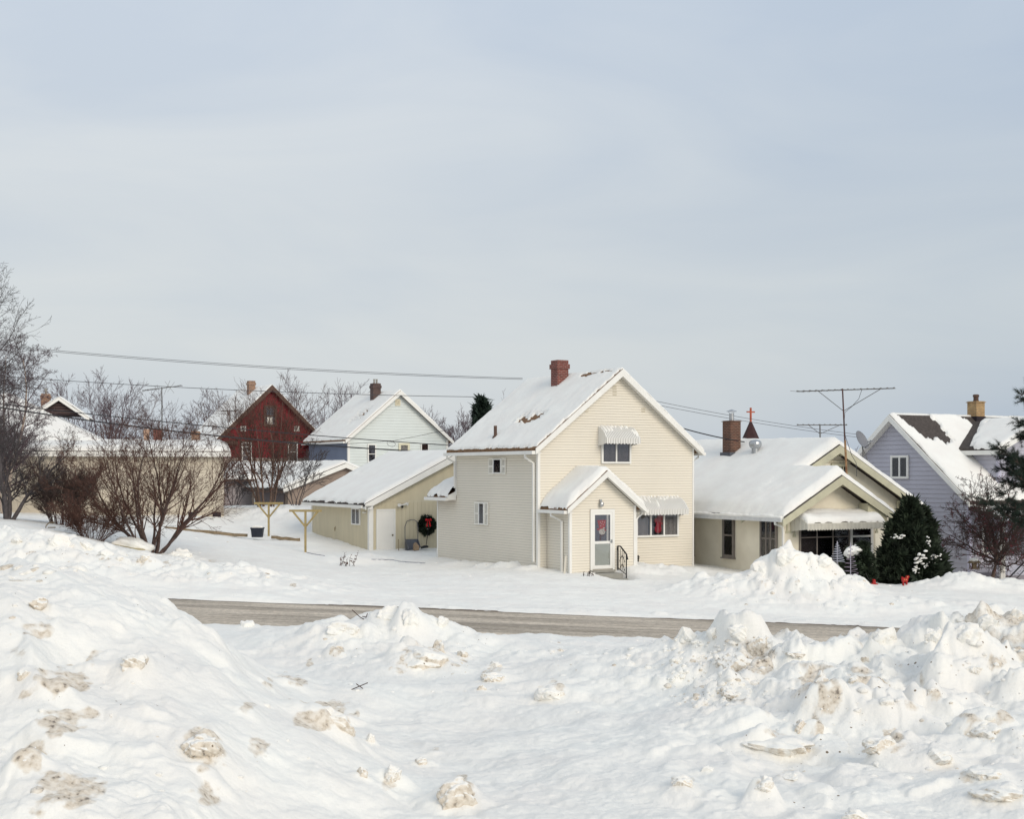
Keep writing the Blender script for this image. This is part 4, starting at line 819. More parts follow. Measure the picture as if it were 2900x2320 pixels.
# ------------------------------------------------------------------ khaki garage
def garage():
    H = House('khaki_garage', 'khaki board garage with white side door and thick snow on its roof', 'garage', (-6.51, 63, 0)); o = H.o
    Wg, Dg = 8.6, 7.3; e0, r, e1 = (-.38, 2.22), (4.3, 4.55), (8.98, 2.22); sl = (r[1] - e0[1]) / (r[0] - e0[0])
    wt = e0[1] + .38 * sl - .17
    mb = MB(); grooved(mb, mapper('left', 0), (-.5, [(.0, wt), (Dg, wt)]), .1, .008, .010)
    zj = H.front(1200, 1420, 0)[1]
    grooved(mb, mapper('front', 0), (-.5, [(0, wt), (.001 + (zj - wt) / sl, zj - .006), (Wg - (zj - wt) / sl, zj - .006), (Wg, wt)]), .2, .008, .010)
    mb.prism([(.05 + (zj - wt) / sl, -.018, zj), (r[0], -.018, r[1] - .2), (Wg - .05 - (zj - wt) / sl, -.018, zj)], (0, .06, 0))
    grooved(mb, mapper('right', Wg), (-.5, [(.0, wt), (Dg, wt)]), .1, .008, .010)
    mb.build('wall', KHAKI, o)
    tr = MB(); tr.box(-.05, -.05, -.4, .16, .13, wt); tr.box(-.04, Dg - .1, -.4, .05, Dg + .04, wt); tr.each('corner_board', WHITE, o)
    roof_slab(o, 'y', e0, r, e1, -.36, Dg + .35, .13, DARKSH)
    rake(o, 'y', e0, r, e1, -.365, .26, .035)
    eb = MB(); eb.box(-.36, -.40, 1.98, -.02, -.02, 2.12); eb.box(-.46, -.1, 2.0, -.385, Dg + .3, 2.14); eb.box(-.38, -.3, 2.03, -.03, Dg + .3, 2.05); eb.build('fascia', WHITE, o)
    zf = gable_z(e0, r, e1)
    def tf(X, Y): return 1 + .16 * sstep(1.9, 2.25, X + .25 * perlin(Y * 1.2, Y * 0 + 3, 4)) - .22 * sstep(0.25, -.2, X) + .05 * perlin(X * 4, Y * 4, 2) * np.exp(-((X - 2.05) / .25) ** 2) * 4
    def mk(X, Y): return np.maximum((.12 - (X - e0[0])) * 12 - .95 + 1.6 * perlin(Y * 1.7, X * 2, 8), (.05 - (Y + .36)) * 30 - .5)
    snow_hf(o, e0[0] - .02, e1[0], -.36, Dg + .36, 110, 90, lambda X, Y: zf(X), tf, .17, .25, (1, 1, 1, 1), 23, mk, .06)
    M = mapper('front', 0); x0, zt = H.front(1064.5, 1442.5); x1, zb = H.front(1118.5, 1572)
    fr = MB()
    for a, b, c, d in ((x0, x0 + .07, zb, zt), (x1 - .07, x1, zb, zt), (x0 + .07, x1 - .07, zt - .08, zt)): pbox(fr, M, a, b, c, d, .016, .07)
    d = MB(); pbox(d, M, x0 + .075, x1 - .075, zb + .02, zt - .085, .016, .05); dr = d.build('door', DOORW, o); fr.build('door_frame', WHITE, dr)
    k = MB(); kx, kz = H.front(1110, 1516); k.lathe((kx, -.05, kz), [(.03, 0)] * 2, 8); k = MB(); c = M(kx, kz, .09); k.lathe((c[0], c[1], c[2] - .035), [(.012, 0), (.035, .015), (.042, .035), (.035, .055), (.012, .07)], 10); k.build('knob', mat('bronze_knob', (.12, .08, .03), .4, .1, 5, metal=.6), dr)
    s = MB(); pbox(s, M, x0 - .02, x1 + .02, zb - .04, zb + .015, .016, .16); s.build('sill', mat('sill_tan', (.40, .36, .26), .8, .1, 3), dr)
    L = mapper('left', 0); ya, zt = H.left(1022.5, 1440); yb, zb = H.left(999, 1486)
    w = window(o, L, ya, yb, zb, zt, .016, .06, .07, 2, (), None, ROOMD); b = MB(); pbox(b, L, ya + .07, (ya + yb) / 2 - .01, zb + .07, zt - .07, .021, .026); b.build('blinds', BLINDL, w)
    lx, lz = H.front(1137, 1432); lt = MB(); lt.lathe((lx, -.10, lz - .12), [(.03, 0), (.055, .04), (.05, .1), (.02, .14)], 10)
    lt.build('lamp_sensor', IRON, o)
    for sg, dz in ((-1, .02), (1, .06)):
        q = MB(); a = Vector((lx, -.1, lz + .02)); b = a + Vector((sg * .16, -.08, dz)); q.tube([a, b, b + Vector((sg * .07, -.06, -.02))], [.03, .055, .085], 10); q.build('flood_lamp', WHITE, o)
    ck = MB(); cx, cz = H.left(950, 1499); ck.tube([L(cx, cz - .08, .03), L(cx + .05, cz, .03), L(cx - .05, cz + .1, .03)], .02, 5); ck.tube([L(cx + .07, cz + .06, .03), L(cx - .08, cz + .02, .05)], .014, 5); ck.build('tap', mat('tap_brass', (.36, .27, .14), .5, .15, 5), o)
    bk = MB(); bx, bz = H.left(1038, 1454); pbox(bk, L, bx - .02, bx + .22, bz, bz + .05, .016, .12); bk.build('bracket', WHITE, o)
    return H
HG = garage()

# ------------------------------------------------------------------ red house
def red_house():
    H = House('red_house', 'red clad gable house with peeling brown trim and brick chimney', 'house', (-21.73, 103.15, 0)); o = H.o
    Wr, Dr = 7.6, 7.4; e0, r, e1 = (-.55, 6.08), (3.8, 10.28), (8.15, 6.08); sl = (r[1] - e0[1]) / (r[0] - e0[0]); wt = e0[1] + .55 * sl - .25
    mb = MB(); F0 = mapper('front', 0); zb = H.front(766, 1298)[1]
    siding(mb, F0, [(0, zb), (Wr, zb), (Wr, wt), (r[0], r[1] - .25), (0, wt)], .26, .02); siding(mb, mapper('left', 0), [(0, zb), (Dr, zb), (Dr, wt), (0, wt)], .26, .02); siding(mb, mapper('right', Wr), [(0, zb), (Dr, zb), (Dr, wt), (0, wt)], .26, .02)
    mb.build('wall', REDW, o)
    mb = MB()
    siding(mb, F0, [(0, -.3), (Wr, -.3), (Wr, zb - .01), (0, zb - .01)], .2, .02); siding(mb, mapper('left', 0), [(0, -.3), (Dr, -.3), (Dr, zb - .01), (0, zb - .01)], .2, .02); siding(mb, mapper('right', Wr), [(0, -.3), (Dr, -.3), (Dr, zb - .01), (0, zb - .01)], .2, .02)
    mb.build('lower_wall', TANF, o)
    # torn holes where the cladding has come away
    rng = random.Random(4); hl = MB()
    for k in range(95):
        x = rng.uniform(.3, Wr - .3); zmax = min(wt + x * sl, wt + (Wr - x) * sl) - .9; z = rng.uniform(zb + .2, max(zb + .4, min(zmax, 9)))
        a, b = rng.uniform(.03, .10), rng.uniform(.04, .16)
        if rng.random() < .3: a, b = b * 1.3, a * .7
        n = 7; hl.prism([F0(x + a * math.cos(6.283 * q / n) * rng.uniform(.5, 1.2), z + b * math.sin(6.283 * q / n) * rng.uniform(.5, 1.2), .0225) for q in range(n)], (0, -.003, 0))
    hl.build('torn_patch', mat('bare_dark', (.022, .012, .012), .9, .3, 4), o)['kind'] = 'stuff'
    roof_slab(o, 'y', e0, r, e1, -.42, Dr + .4, .2, BROWNT); rake(o, 'y', e0, r, e1, -.425, .34, .05, BROWNT)
    rt = MB()
    for x0, x1 in ((-.55, 1.15), (Wr - 1.15, Wr + .55)): rt.prism([(x0, -.40, 5.72), (x1, -.40, 5.72), (x1, -.40, 5.80), (x1 - .1 if x0 < 0 else x0 + .1, -.40, 5.98) if x0 < 0 else (x1, -.40, 5.86), (x0, -.40, 5.9) if x0 < 0 else (x0 + .2, -.40, 5.98)], (0, .38, 0))
    rt.each('eave_return', BROWNT, o)
    zf = gable_z(e0, r, e1); snow_hf(o, e0[0], e1[0], -.42, Dr + .4, 70, 60, lambda X, Y: zf(X), None, .10, .12, (1, 1, 1, 1), 31, lambda X, Y: (.06 - (Y + .42)) * 20 - .4 + .5 * perlin(X * 3, Y * 2, 4), .15)
    chimney(o, 3.3, 3.1, .52, .52, 9, 10.75, BRICKO, .15)
    a = [H.front(p, q) for p, q in ((746, 1148), (782, 1208))]
    window(o, F0, a[0][0], a[1][0], a[1][1], a[0][1], .02, .14, .1, 1, (.5,), BROWNT, ROOMD, label='brown framed gable window with white paper in its lower half')
    pp = MB(); b = [H.front(p, q) for p, q in ((756, 1182), (771, 1206))]; pbox(pp, F0, b[0][0], b[1][0], b[1][1], b[0][1], .065, .075); pp.build('pasted_paper', mat('paper_sheet', (.62, .58, .52), .8, .35, 4), o)
    for px0, px1, bl in ((683.5, 712, .4), (815, 842, 1)):
        a = [H.front(p, q) for p, q in ((px0, 1253), (px1, 1308))]
        window(o, F0, a[0][0], a[1][0], a[1][1], a[0][1], .02, .08, .09, 1, (.5,) if bl == 1 else (.52, .30, .8), WHITE, ROOMW, (12, 0, 1, .8 * bl), BLIND)
        bt = MB(); pbox(bt, F0, a[0][0] - .1, a[0][0] - .01, a[1][1] - .1, a[0][1] + .1, .02, .07); pbox(bt, F0, a[0][0] - .1, a[1][0] + .1, a[0][1] + .005, a[0][1] + .12, .02, .08); bt.build('window_casing', BROWNT, o)
    for px0 in (681, 832):
        a = [H.front(p, q) for p, q in ((px0, 1207), (px0 + 15, 1222))]; v = MB()
        pbox(v, F0, a[0][0], a[1][0], a[1][1], a[0][1], .02, .06)
        vo = v.build('gable_vent', WHITE, o); s = MB(); hgt = a[0][1] - a[1][1]
        for k in range(5): pbox(s, F0, a[0][0] + .06, a[1][0] - .06, a[1][1] + .06 + k * (hgt - .12) / 5, a[1][1] + .06 + (k + .5) * (hgt - .12) / 5, .061, .066)
        s.build('vent_slat', mat('vent_shade', (.25, .24, .22), .7, .1, 4), vo)
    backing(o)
    return H
HR = red_house()

# ------------------------------------------------------------------ mint house
def mint_house():
    H = House('mint_house', 'pale mint gable house with narrow siding and dark brick chimney', 'house', (-11.54, 97, 0)); o = H.o
    Wm, Dm = 7.8, 7.7; e0, r, e1 = (-.35, 5.92), (3.9, 9.5), (8.15, 5.92); sl = (r[1] - e0[1]) / (r[0] - e0[0]); wt = e0[1] + .35 * sl - .2
    F0 = mapper('front', 0); mb = MB(); siding(mb, F0, [(0, -.3), (Wm, -.3), (Wm, wt), (r[0], r[1] - .22), (0, wt)], .2, .025); mb.build('wall', MINT, o)
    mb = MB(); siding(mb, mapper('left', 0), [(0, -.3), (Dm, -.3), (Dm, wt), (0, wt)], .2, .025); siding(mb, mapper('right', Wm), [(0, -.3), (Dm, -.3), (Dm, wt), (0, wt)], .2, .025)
    mb.build('side_wall', SHADEBLUE, o)['label'] = 'side wall coloured blue grey as in shade'
    tr = MB(); tr.box(-.05, -.05, -.3, .12, .1, wt); tr.box(Wm - .12, -.05, -.3, Wm + .05, .1, wt); tr.each('corner_board', WHITE, o)
    roof_slab(o, 'y', e0, r, e1, -.35, Dm + .35, .16, BROWNSH); rake(o, 'y', e0, r, e1, -.355, .26, .04)
    g = MB(); g.box(-.5, -.3, 5.66, -.36, Dm + .3, 5.80); g.each('gutter', WHITE, o)
    zf = gable_z(e0, r, e1)
    def mk(X, Y):
        s = 1 - ((X - 1.75) / .62) ** 2 - ((Y - 1.9 - (X - 1.7) * .0) / .95) ** 2 + .7 * fbm(X, Y, 3, 3) + .9 * np.sin(X * 26 + perlin(Y * 2, X, 3)) - .35
        s2 = np.where(X > 4.2, (.20 - (Y + .35)) * 10 - .5 + fbm(X * 1, Y, 2, 4) * 1.5 - np.where(X > 6.0, 0, 1.3), -1)
        return np.maximum.reduce([s, s2, (.05 - (Y + .35)) * 20 - .5])
    snow_hf(o, e0[0], e1[0], -.35, Dm + .35, 130, 70, lambda X, Y: zf(X), None, .12, .12, (1, 1, 1, 1), 37, mk, .2)
    chimney(o, 3.35, 2.9, .6, .6, 8, 10.15, BRICKD, .16, None, 2)
    a = [H.front(p, q) for p, q in ((1040, 1258), (1064, 1310))]; window(o, F0, a[0][0], a[1][0], a[1][1], a[0][1], .025, .08, .08, 1, (.45,), WHITE, ROOMD)
    a = [H.front(p, q) for p, q in ((1128, 1255), (1159, 1310))]; w = window(o, F0, a[0][0], a[1][0], a[1][1], a[0][1], .025, .16, .08, 1, (), mat('yellowed_frame', (.68, .64, .48), .6, .05, 3), ROOMW, (9, 0, 1, .75), BLINDL)
    a = [H.front(p, q) for p, q in ((1191, 1256), (1213, 1300))]; window(o, F0, a[0][0], a[1][0], a[1][1], a[0][1], .025, .06, .08, 1, (), WHITE, mat('brick_curtain', (.09, .05, .045), .8, .4, 12))
    x, z = H.front(1126, 1139); v = MB(); pbox(v, F0, x - .2, x + .2, z - .27, z + .2, .025, .06)
    vo = v.build('gable_vent', mat('vent_cream', (.72, .66, .50), .6, .05, 3), o); s = MB()
    for k in range(6): pbox(s, F0, x - .14, x + .14, z - .2 + k * .06, z - .17 + k * .06, .061, .066)
    s.build('vent_slat', mat('vent_shade2', (.42, .38, .28), .7, .1, 4), vo)
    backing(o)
    return H
HMI = mint_house()

# ------------------------------------------------------------------ taupe garage and grey shed between the houses
def taupe_garage():
    H = House('taupe_garage', 'taupe sided garage with snow roof and shade-darkened side door behind the clothes poles', 'garage', (-14.0, 86, 0)); o = H.o
    Wt, Dt = 7.4, 6.9; e0, r, e1 = (-.45, 2.62), (3.73, 4.22), (7.9, 2.62); sl = (r[1] - e0[1]) / (r[0] - e0[0]); wt = e0[1] + .45 * sl - .18
    mb = MB(); F0 = mapper('front', 0); L0 = mapper('left', 0)
    siding(mb, F0, [(0, 0), (Wt, 0), (Wt, wt), (r[0], r[1] - .2), (0, wt)], .16, .022); siding(mb, mapper('right', Wt), [(0, 0), (Dt, 0), (Dt, wt), (0, wt)], .16, .022); siding(mb, L0, [(0, 0), (Dt, 0), (Dt, wt), (0, wt)], .16, .022)
    mb.build('wall', TAN2, o)
    d = MB(); pbox(d, L0, .5, Dt - .9, 0, wt - .12, .022, .06)
    for k in range(5): pbox(d, L0, .5, Dt - .9, .3 + k * .45, .3 + k * .45 + .38, .06, .075)
    d.build('garage_door', TAUPED, o)  # door colour darkened for the shade on this side
    t = MB(); pbox(t, L0, Dt - .82, Dt - .68, .2, wt - .05, .022, .09); t.build('downspout', WHITE, o)
    roof_slab(o, 'y', e0, r, e1, -.4, Dt + .35, .14, DARKSH); rake(o, 'y', e0, r, e1, -.405, .24, .04)
    g = MB(); g.box(e0[0] - .06, -.3, 2.34, e0[0] + .02, Dt + .3, 2.47); g.build('fascia', BROWNT, o)
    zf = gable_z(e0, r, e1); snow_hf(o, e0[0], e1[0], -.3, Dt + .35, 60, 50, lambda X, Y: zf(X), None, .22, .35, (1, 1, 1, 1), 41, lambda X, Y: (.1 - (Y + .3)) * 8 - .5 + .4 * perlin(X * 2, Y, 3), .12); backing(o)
def grey_shed():
    H = House('grey_shed', 'low mauve grey shed with snow roof beside the cream house end', 'shed', (-19.3, 92.5, 0), math.radians(4)); o = H.o
    mb = MB(); siding(mb, mapper('front', 0), [(0, .2), (7, .2), (7, 3.05), (0, 3.05)], .18, .022); siding(mb, mapper('left', 0), [(0, .2), (4, .2), (4, 3.05), (0, 3.05)], .18, .022)
    mb.build('wall', mat('mauve_siding', (.33, .29, .29), .75, .06, 2), o)
    e0, r, e1 = (-.45, 3.15), (3.2, 4.15), (6.6, 3.15); roof_slab(o, 'x', e0, r, e1, -.2, 7.2, .15, BROWNT)
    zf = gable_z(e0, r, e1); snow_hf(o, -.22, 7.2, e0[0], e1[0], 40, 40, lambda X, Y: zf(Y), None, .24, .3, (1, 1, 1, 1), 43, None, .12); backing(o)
taupe_garage(); grey_shed()

# ------------------------------------------------------------------ long cream house at the left
def long_house():
    H = House('long_cream_house', 'long low cream building with flat snowy eaves and hip roof behind', 'house', (-28.27, 72.1, 0), math.radians(13)); o = H.o
    X1 = 12.9; F0 = mapper('front', 0); ze = 4.78
    mb = MB(); mb.box(0, 0, .95, X1, 5, ze - .2); mb.box(-6, 3.6, 0, .0, 16, ze)
    mb.box(.0, 5.02, 0, 6.5, 16, ze - .05); mb.build('wall', CREAM2, o)
    fd = MB(); fd.box(.01, .02, .3, X1 - .02, 4.9, .948); fd.build('foundation', CONC, o)
    for px in (545, 614):
        x, z = H.front(px, 1462); v = MB(); v.box(x - .22, -.03, z - .15, x + .22, .03, z + .22); v.build('basement_window', ROOMD, o)
    b = MB(); b.box(X1 - .75, -.02, .95, X1 - .62, .0, ze - .2); b.build('wall_batten', CREAM2, o)
    rf = MB(); rf.prism([(-.6, -.35, ze), (-.6, 5.2, ze + .35), (-.6, 5.2, ze + .2), (-.6, -.35, ze - .06)], (X1 + .95, 0, 0)); rf.build('roof', DARKSH, o)
    fs = MB(); fs.box(-.6, -.39, ze - .30, X1 + .37, -.352, ze - .04); fs.box(X1 + .352, -.35, ze - .30, X1 + .385, 5.2, ze - .04); fs.box(-.6, -.35, ze - .235, X1 + .35, .0, ze - .21); fs.build('fascia', WHITE, o)
    snow_hf(o, -.6, X1 + .36, -.36, 5.2, 110, 30, lambda X, Y: ze + (Y + .35) * .063, lambda X, Y: 1 + .25 * sstep(1, 4, Y), .33, .5, (1, 1, 1, 0), 47, lambda X, Y: (.05 - (Y + .36)) * 20 - .6, .08)
    # hip roof with a small gablet
    xc, hw, ys = .6, 6.1, 3.0; zr, zl = 8.1, 4.95
    def hz(X, Y): return np.minimum.reduce([zr - (zr - zl) / hw * np.abs(X - xc), zl + (Y - ys) * .56, zl + (17 - Y) * .56, np.full_like(X, zr)])
    def base(dx):
        xs = np.linspace(xc - hw, xc + hw, 50); yy = np.linspace(ys, 17, 50); X, Y = np.meshgrid(xs, yy); Z = hz(X, Y) - .02; n = 50
        i = (np.arange(n - 1)[:, None] * n + np.arange(n - 1)[None, :]).ravel(); return np_mesh('hip_roof', np.stack([X, Y, Z], -1).reshape(-1, 3), np.stack([i, i + 1, i + n + 1, i + n], 1), DARKSH, o)
    base(0)
    snow_hf(o, xc - hw - .1, xc + hw + .1, ys, 17, 60, 50, hz, None, .3, .5, (1, 1, 1, 1), 49, None, .06)
    yg = 6.9; gz0 = 7.25; gp = H.front(166, 1129, yg - .3); ax = gp[0]; az = max(gp[1], 8.0)
    gb = MB(); gb.prism([(ax - 1.45, yg, az - 1.05), (ax + 1.45, yg, az - 1.05), (ax, yg, az - .12)], (0, 3, 0)); gb.build('gablet_wall', mat('vent_dark', (.045, .03, .032), .9, .3, 3), o)
    vt = MB()
    for k in range(4): vt.box(ax - .9 + k * .2, yg - .03, az - .95 + k * .16, ax + .9 - k * .2, yg - .005, az - .87 + k * .16)
    vt.build('gablet_louvre', mat('louvre_brown', (.09, .06, .055), .8, .2, 3), o)
    g0, gr, g1 = (ax - 1.7, az - 1.22), (ax, az), (ax + 1.7, az - 1.22); roof_slab(o, 'y', g0, gr, g1, yg - .3, yg + 3, .1, DARKSH, 'gablet_roof'); rake(o, 'y', g0, gr, g1, yg - .305, .17, .035)
    zg = gable_z(g0, gr, g1); snow_hf(o, g0[0], g1[0], yg - .3, yg + 3, 24, 20, lambda X, Y: zg(X), None, .10, .12, (1, 1, 1, 1), 51, lambda X, Y: np.where(X < ax, .9 * fbm(X * 2, Y * 2, 2, 5) - .15, -1), .2)
    cx = H.front(130, 1140, 7.6)[0]; chimney(o, cx, 7.6, .5, .5, 6.8, H.front(130, 1111, 7.6)[1] - .1, BRICKO, .12, None, 1)
    # stubby chimneys behind the low roof
    for px, pt, w, m in ((554, 1222, .5, BRICKO), (446, 1216, .45, BRICKR), (415, 1216, .3, mat('pale_flue', (.45, .30, .22), .8, .2, 5))):
        x, z = H.front(px, pt, 4.6); c = chimney(o, x, 4.6, w, w, ze, z, m, .08)
        if px == 554:
            q = MB(); q.lathe((x, 4.6, z), [(.1, 0), (.1, .12), (.28, .13), (.26, .17), (.03, .24)], 12); q.build('flue_cap', METAL, c)
    return H
HL = long_house()
# ------------------------------------------------------------------ stucco bungalow
def bungalow():
    H = House('stucco_bungalow', 'low cream stucco bungalow under a deep unbroken blanket of roof snow', 'house', (10.24, 52.07, 0)); o = H.o
    Wb, y2, Db, xp = 9.2, 2.5, 12.5, 4.7; m = .553; ez = 2.0
    rm, zm = 4.62, 4.85; rp, zp = 2.38, ez + m * 2.83
    main0, mainr, main1 = (-.45, ez), (rm, ez + m * (rm + .45)), (rm * 2 + .45, ez)
    por0, porr, por1 = (-.45, ez), (rp, zp), (rp * 2 + .45, ez)
    F0 = mapper('front', 0); L0 = mapper('left', 0)
    wt = ez + .45 * m - .17
    mb = MB(); mb.prism([(0, 0, -1), (xp, 0, -1), (xp, 0, wt), (rp, 0, zp - .2), (0, 0, wt)], (0, y2 - .003, 0))
    mb.build('porch_wall', STUCCO, o)
    mb = MB(); mb.prism([(.003, y2, -1.2), (Wb, y2, -1.2), (Wb, y2, wt), (rm, y2, mainr[1] - .2), (.003, y2, wt)], (0, Db - y2, 0)); mb.build('wall', STUCCO, o)
    roof_slab(o, 'y', main0, mainr, main1, y2 - .55, Db + .5, .13, DARKSH); roof_slab(o, 'y', (por0[0] - .004, por0[1] + .002), (porr[0], porr[1] + .002), (por1[0], por1[1] + .002), -.62, y2 + 1.5, .13, DARKSH, 'porch_roof')
    rake(o, 'y', (por0[0] - .1, por0[1] - .055), porr, (por1[0] + .05, por1[1] - .028), -.625, .27, .05, OLIVE, drop=.05); rake(o, 'y', (main0[0], main0[1]), mainr, (main1[0] + .05, main1[1] - .028), y2 - .555, .27, .05, OLIVE, drop=.05)
    br = MB()
    for (c, z, y, w) in ((rp + .33, porr[1] - .47, 0, .42), (rm + .25, mainr[1] - .48, y2, .4), (rm - .55, mainr[1] - .50, y2, .4)): br.box(c, y - .5, z, c + w, y - .02, z + .14)
    br.each('eave_bracket', OLIVE, o)
    cb = MB()  # curved brackets at the low right ends
    for (c, z, y) in ((xp, wt - .05, 0), (Wb, wt - .05, y2)): cb.prism([(c - .9, y - .03, z + .0), (c - .9, y - .03, z + .42), (c + .1, y - .03, z - .1), (c + .1, y - .03, z - .35), (c - .15, y - .03, z - .28), (c - .4, y - .03, z - .02)], (0, -.5, 0))
    cb.each('end_bracket', OLIVE, o)
    def ztop(X, Y):
        zmain = np.minimum(ez + m * (X + .45), ez + m * (rm * 2 + .45 - X)); zpor = np.minimum(ez + m * (X + .45), ez + m * (rp * 2 + .45 - X))
        return zmain, zpor
    # main roof snow stops at the main gable edge; porch snow carries on the same slope
    def zs(X, Y):
        a, b = ztop(X, Y); return np.where(Y >= y2 - .55, np.maximum(a, b if True else a), b)
    def tmain(X, Y):
        return 1 + .12 * sstep(3.2, 4.6, X) + .15 * sstep(6, 8, Y) - .25 * sstep(.1, -.4, X)
    snow_hf(o, main0[0], main1[0], y2 - .56, Db + .5, 100, 60, lambda X, Y: ztop(X, Y)[0], tmain, .30, .34, (1, 1, 1, 1), 61, lambda X, Y: np.where(X < 2.9, -1, (.08 - (Y - y2 + .56)) * 14 - .6 + .5 * perlin(X * 2, Y * 2, 3)), .07)
    # the gusset of drifted snow where the two roofs meet lies on the shared slope, thinning to the porch ridge
    def tp(X, Y): return (1 + .25 * np.exp(-((X - rp) / .5) ** 2) - .3 * sstep(.1, -.4, X)) * np.where((X > rp + .1) & (Y > y2 - .05), 0, 1)
    snow_hf(o, por0[0] - .03, por1[0], -.62, y2 + .25, 90, 50, lambda X, Y: np.minimum(ztop(X, Y)[1], zp - .02), tp, .30, .30, (1, 1, 1, 0), 67, lambda X, Y: (.07 - (Y + .62)) * 14 - .6 + .5 * perlin(X * 2, Y * 2, 3), .08, name='porch_snow')
    g = MB(); g.box(-.62, -.6, 1.80, -.46, 6.2, 1.94); g.each('gutter', mat('icy_gutter', (.62, .63, .63), .4, .08, 6), o)
    ic = MB()  # crust of snow hanging over the gutter
    ys = np.linspace(-.55, 6.2, 60)
    ic.tube([(-.52, y, 1.97 + .012 * math.sin(y * 5) + .01 * math.sin(y * 17)) for y in ys], [.085 + .02 * math.sin(y * 3.1) for y in ys], 7); ic.build('gutter_snow', SNOW, o, True)
    so_ = MB(); so_.box(-.46, -.5, 1.93, -.02, Db, 1.945); so_.build('soffit', OLIVE, o)
    downspout(o, [(-.54, -.2, 1.84), (-.54, -.2, 1.72), (-.10, -.1, 1.6), (-.07, -.1, 1.45), (-.07, -.1, -.3)], .05)
    # left wall windows
    A = [H.left(p, q) for p, q in ((2208, 1470), (2146, 1588))]
    window(o, L0, A[0][0] + .1, A[1][0] - .2, A[1][1] + .08, wt - .03, .01, .09, .07, 3, (.46,), GREYF, ROOMD, (1, 0, 1, 1), SCREEN, sill=True)
    A = [H.left(p, q) for p, q in ((2082, 1452), (2049, 1578))]; window(o, L0, A[0][0], A[1][0], A[1][1], wt - .05, .01, .11, .07, 1, (.5,), GREYF, ROOMW, (8, .0, 1, .9), mat('lace_blind', (.22, .21, .20), .8, .5, 14), sill=True)
    A = [H.left(p, q) for p, q in ((1967, 1450), (1940, 1570))]; window(o, L0, A[0][0], A[1][0], A[1][1], wt - .05, .01, .11, .07, 1, (.5,), GREYF, ROOMD, sill=True)
    # porch glazing
    A = [H.front(p, q) for p, q in ((2262, 1480), (2404, 1592))]
    window(o, F0, A[0][0], A[1][0], A[1][1], A[0][1] + .1, .01, .06, .06, 3, (.60,), GREYF, ROOMD, (3, 0, 1, .95), SCREEN, name='porch_window')
    A = [H.front(p, q) for p, q in ((2405, 1478), (2470, 1592))]
    window(o, F0, A[0][0], A[1][0], A[1][1], A[0][1] + .1, .012, .12, .06, 1, (.62,), WHITE, ROOMW, (1, 0, 1, 1), mat('porch_screen', (.13, .125, .14), .8, .1, 3), name='porch_window')
    x, z = H.front(2364, 1451); v = MB(); v.box(x - .16, -.03, z - .05, x + .16, .01, z + .05); v.build('gable_vent', mat('vent_iron', (.05, .04, .03), .8, .4, 30), o)
    # key-shaped plaster ornaments on the corner pier and at the far end
    ky = MB()
    for px, l in ((2228.5, 24), (2240, 24), (2249, 35), (2482, 24)):
        (a, zt), (b, zb) = H.front(px, 1480), H.front(px, 1480 + l); ky.box(a - .035, -.03, zb, a + .035, -.004, zt); ky.box(a - .07, -.032, zb - .09, a + .07, -.002, zb)
    ky.each('pier_ornament', OLIVE, o)
    cp = MB(); cp.box(-.08, -.09, wt - .14, .95, .1, wt + .0); cp.build('pier_cap', OLIVE, o)
    # attic window in the main gable
    M2 = mapper('front', y2); A = [H.front(p, q, y2) for p, q in ((2352, 1313), (2399, 1345))]
    w = window(o, M2, A[0][0], A[1][0], A[1][1] - .3, A[0][1], .01, .13, .07, 1, (), OLIVE, ROOMD, name='attic_window'); mu = MB(); 
    for k in range(1, 5): x = A[0][0] + .13 + (A[1][0] - A[0][0] - .26) * k / 5; pbox(mu, M2, x - .02, x + .02, A[1][1] - .2, A[0][1] - .13, .045, .06)
    mu.build('glazing_bar', OLIVE, w)
    hz = MB(); pbox(hz, M2, A[0][0] - .35, A[1][0] + .2, A[0][1] + .02, A[0][1] + .12, .005, .06); hz.build('trim_band', mat('trim_cream', (.66, .60, .45), .7, .05, 3), o)
    # awning with its own snow
    ax0, az = H.front(2256, 1466); ax1, _ = H.front(2492, 1460); av = mat('cream_awning', (.70, .67, .58), .6, .06, 3)
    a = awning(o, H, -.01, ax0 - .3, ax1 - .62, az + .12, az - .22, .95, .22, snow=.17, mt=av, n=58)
    # chimney, flue, turbine vent on the left slope
    zf = lambda x: ez + m * (x + .45)
    sp = Vector((-m, 0, 1)); p = H.plane(2072, 1278, (-.45, 0, ez + .36), sp); x, y = p.x, p.y
    c = chimney(o, x, y, .56, .56, zf(x) - .5, H.front(2072, 1192, y)[1], BRICKB, .02)
    f = MB(); zt = H.front(2072, 1192, y)[1]; f.lathe((x, y, zt), [(.11, 0), (.11, .32)], 12); f.lathe((x, y, zt + .40), [(.24, 0), (.23, .02), (.02, .10)], 14)
    for k in range(3): f.tube([(x + .1 * math.cos(k * 2.1), y + .1 * math.sin(k * 2.1), zt + .3), (x + .14 * math.cos(k * 2.1), y + .14 * math.sin(k * 2.1), zt + .42)], .012, 4)
    f.build('flue_cap', METAL, c)
    fl = MB(); fl.box(x - .36, y - .36, zf(x) - .4, x + .36, y + .36, zf(x) + .3); fl.build('chimney_flashing', mat('lead_flashing', (.10, .105, .12), .6, .2, 4), c)
    p = H.plane(2139, 1274, (-.45, 0, ez + .40), sp); x, y, z = p.x, p.y, p.z
    t = MB(); t.lathe((x, y, z - .5), [(.16, 0), (.15, .55), (.19, .56), (.25, .64), (.275, .74), (.26, .83), (.19, .90), (.05, .93)], 18); t.build('turbine_vent', METAL, o)
    return H
HB = bungalow()

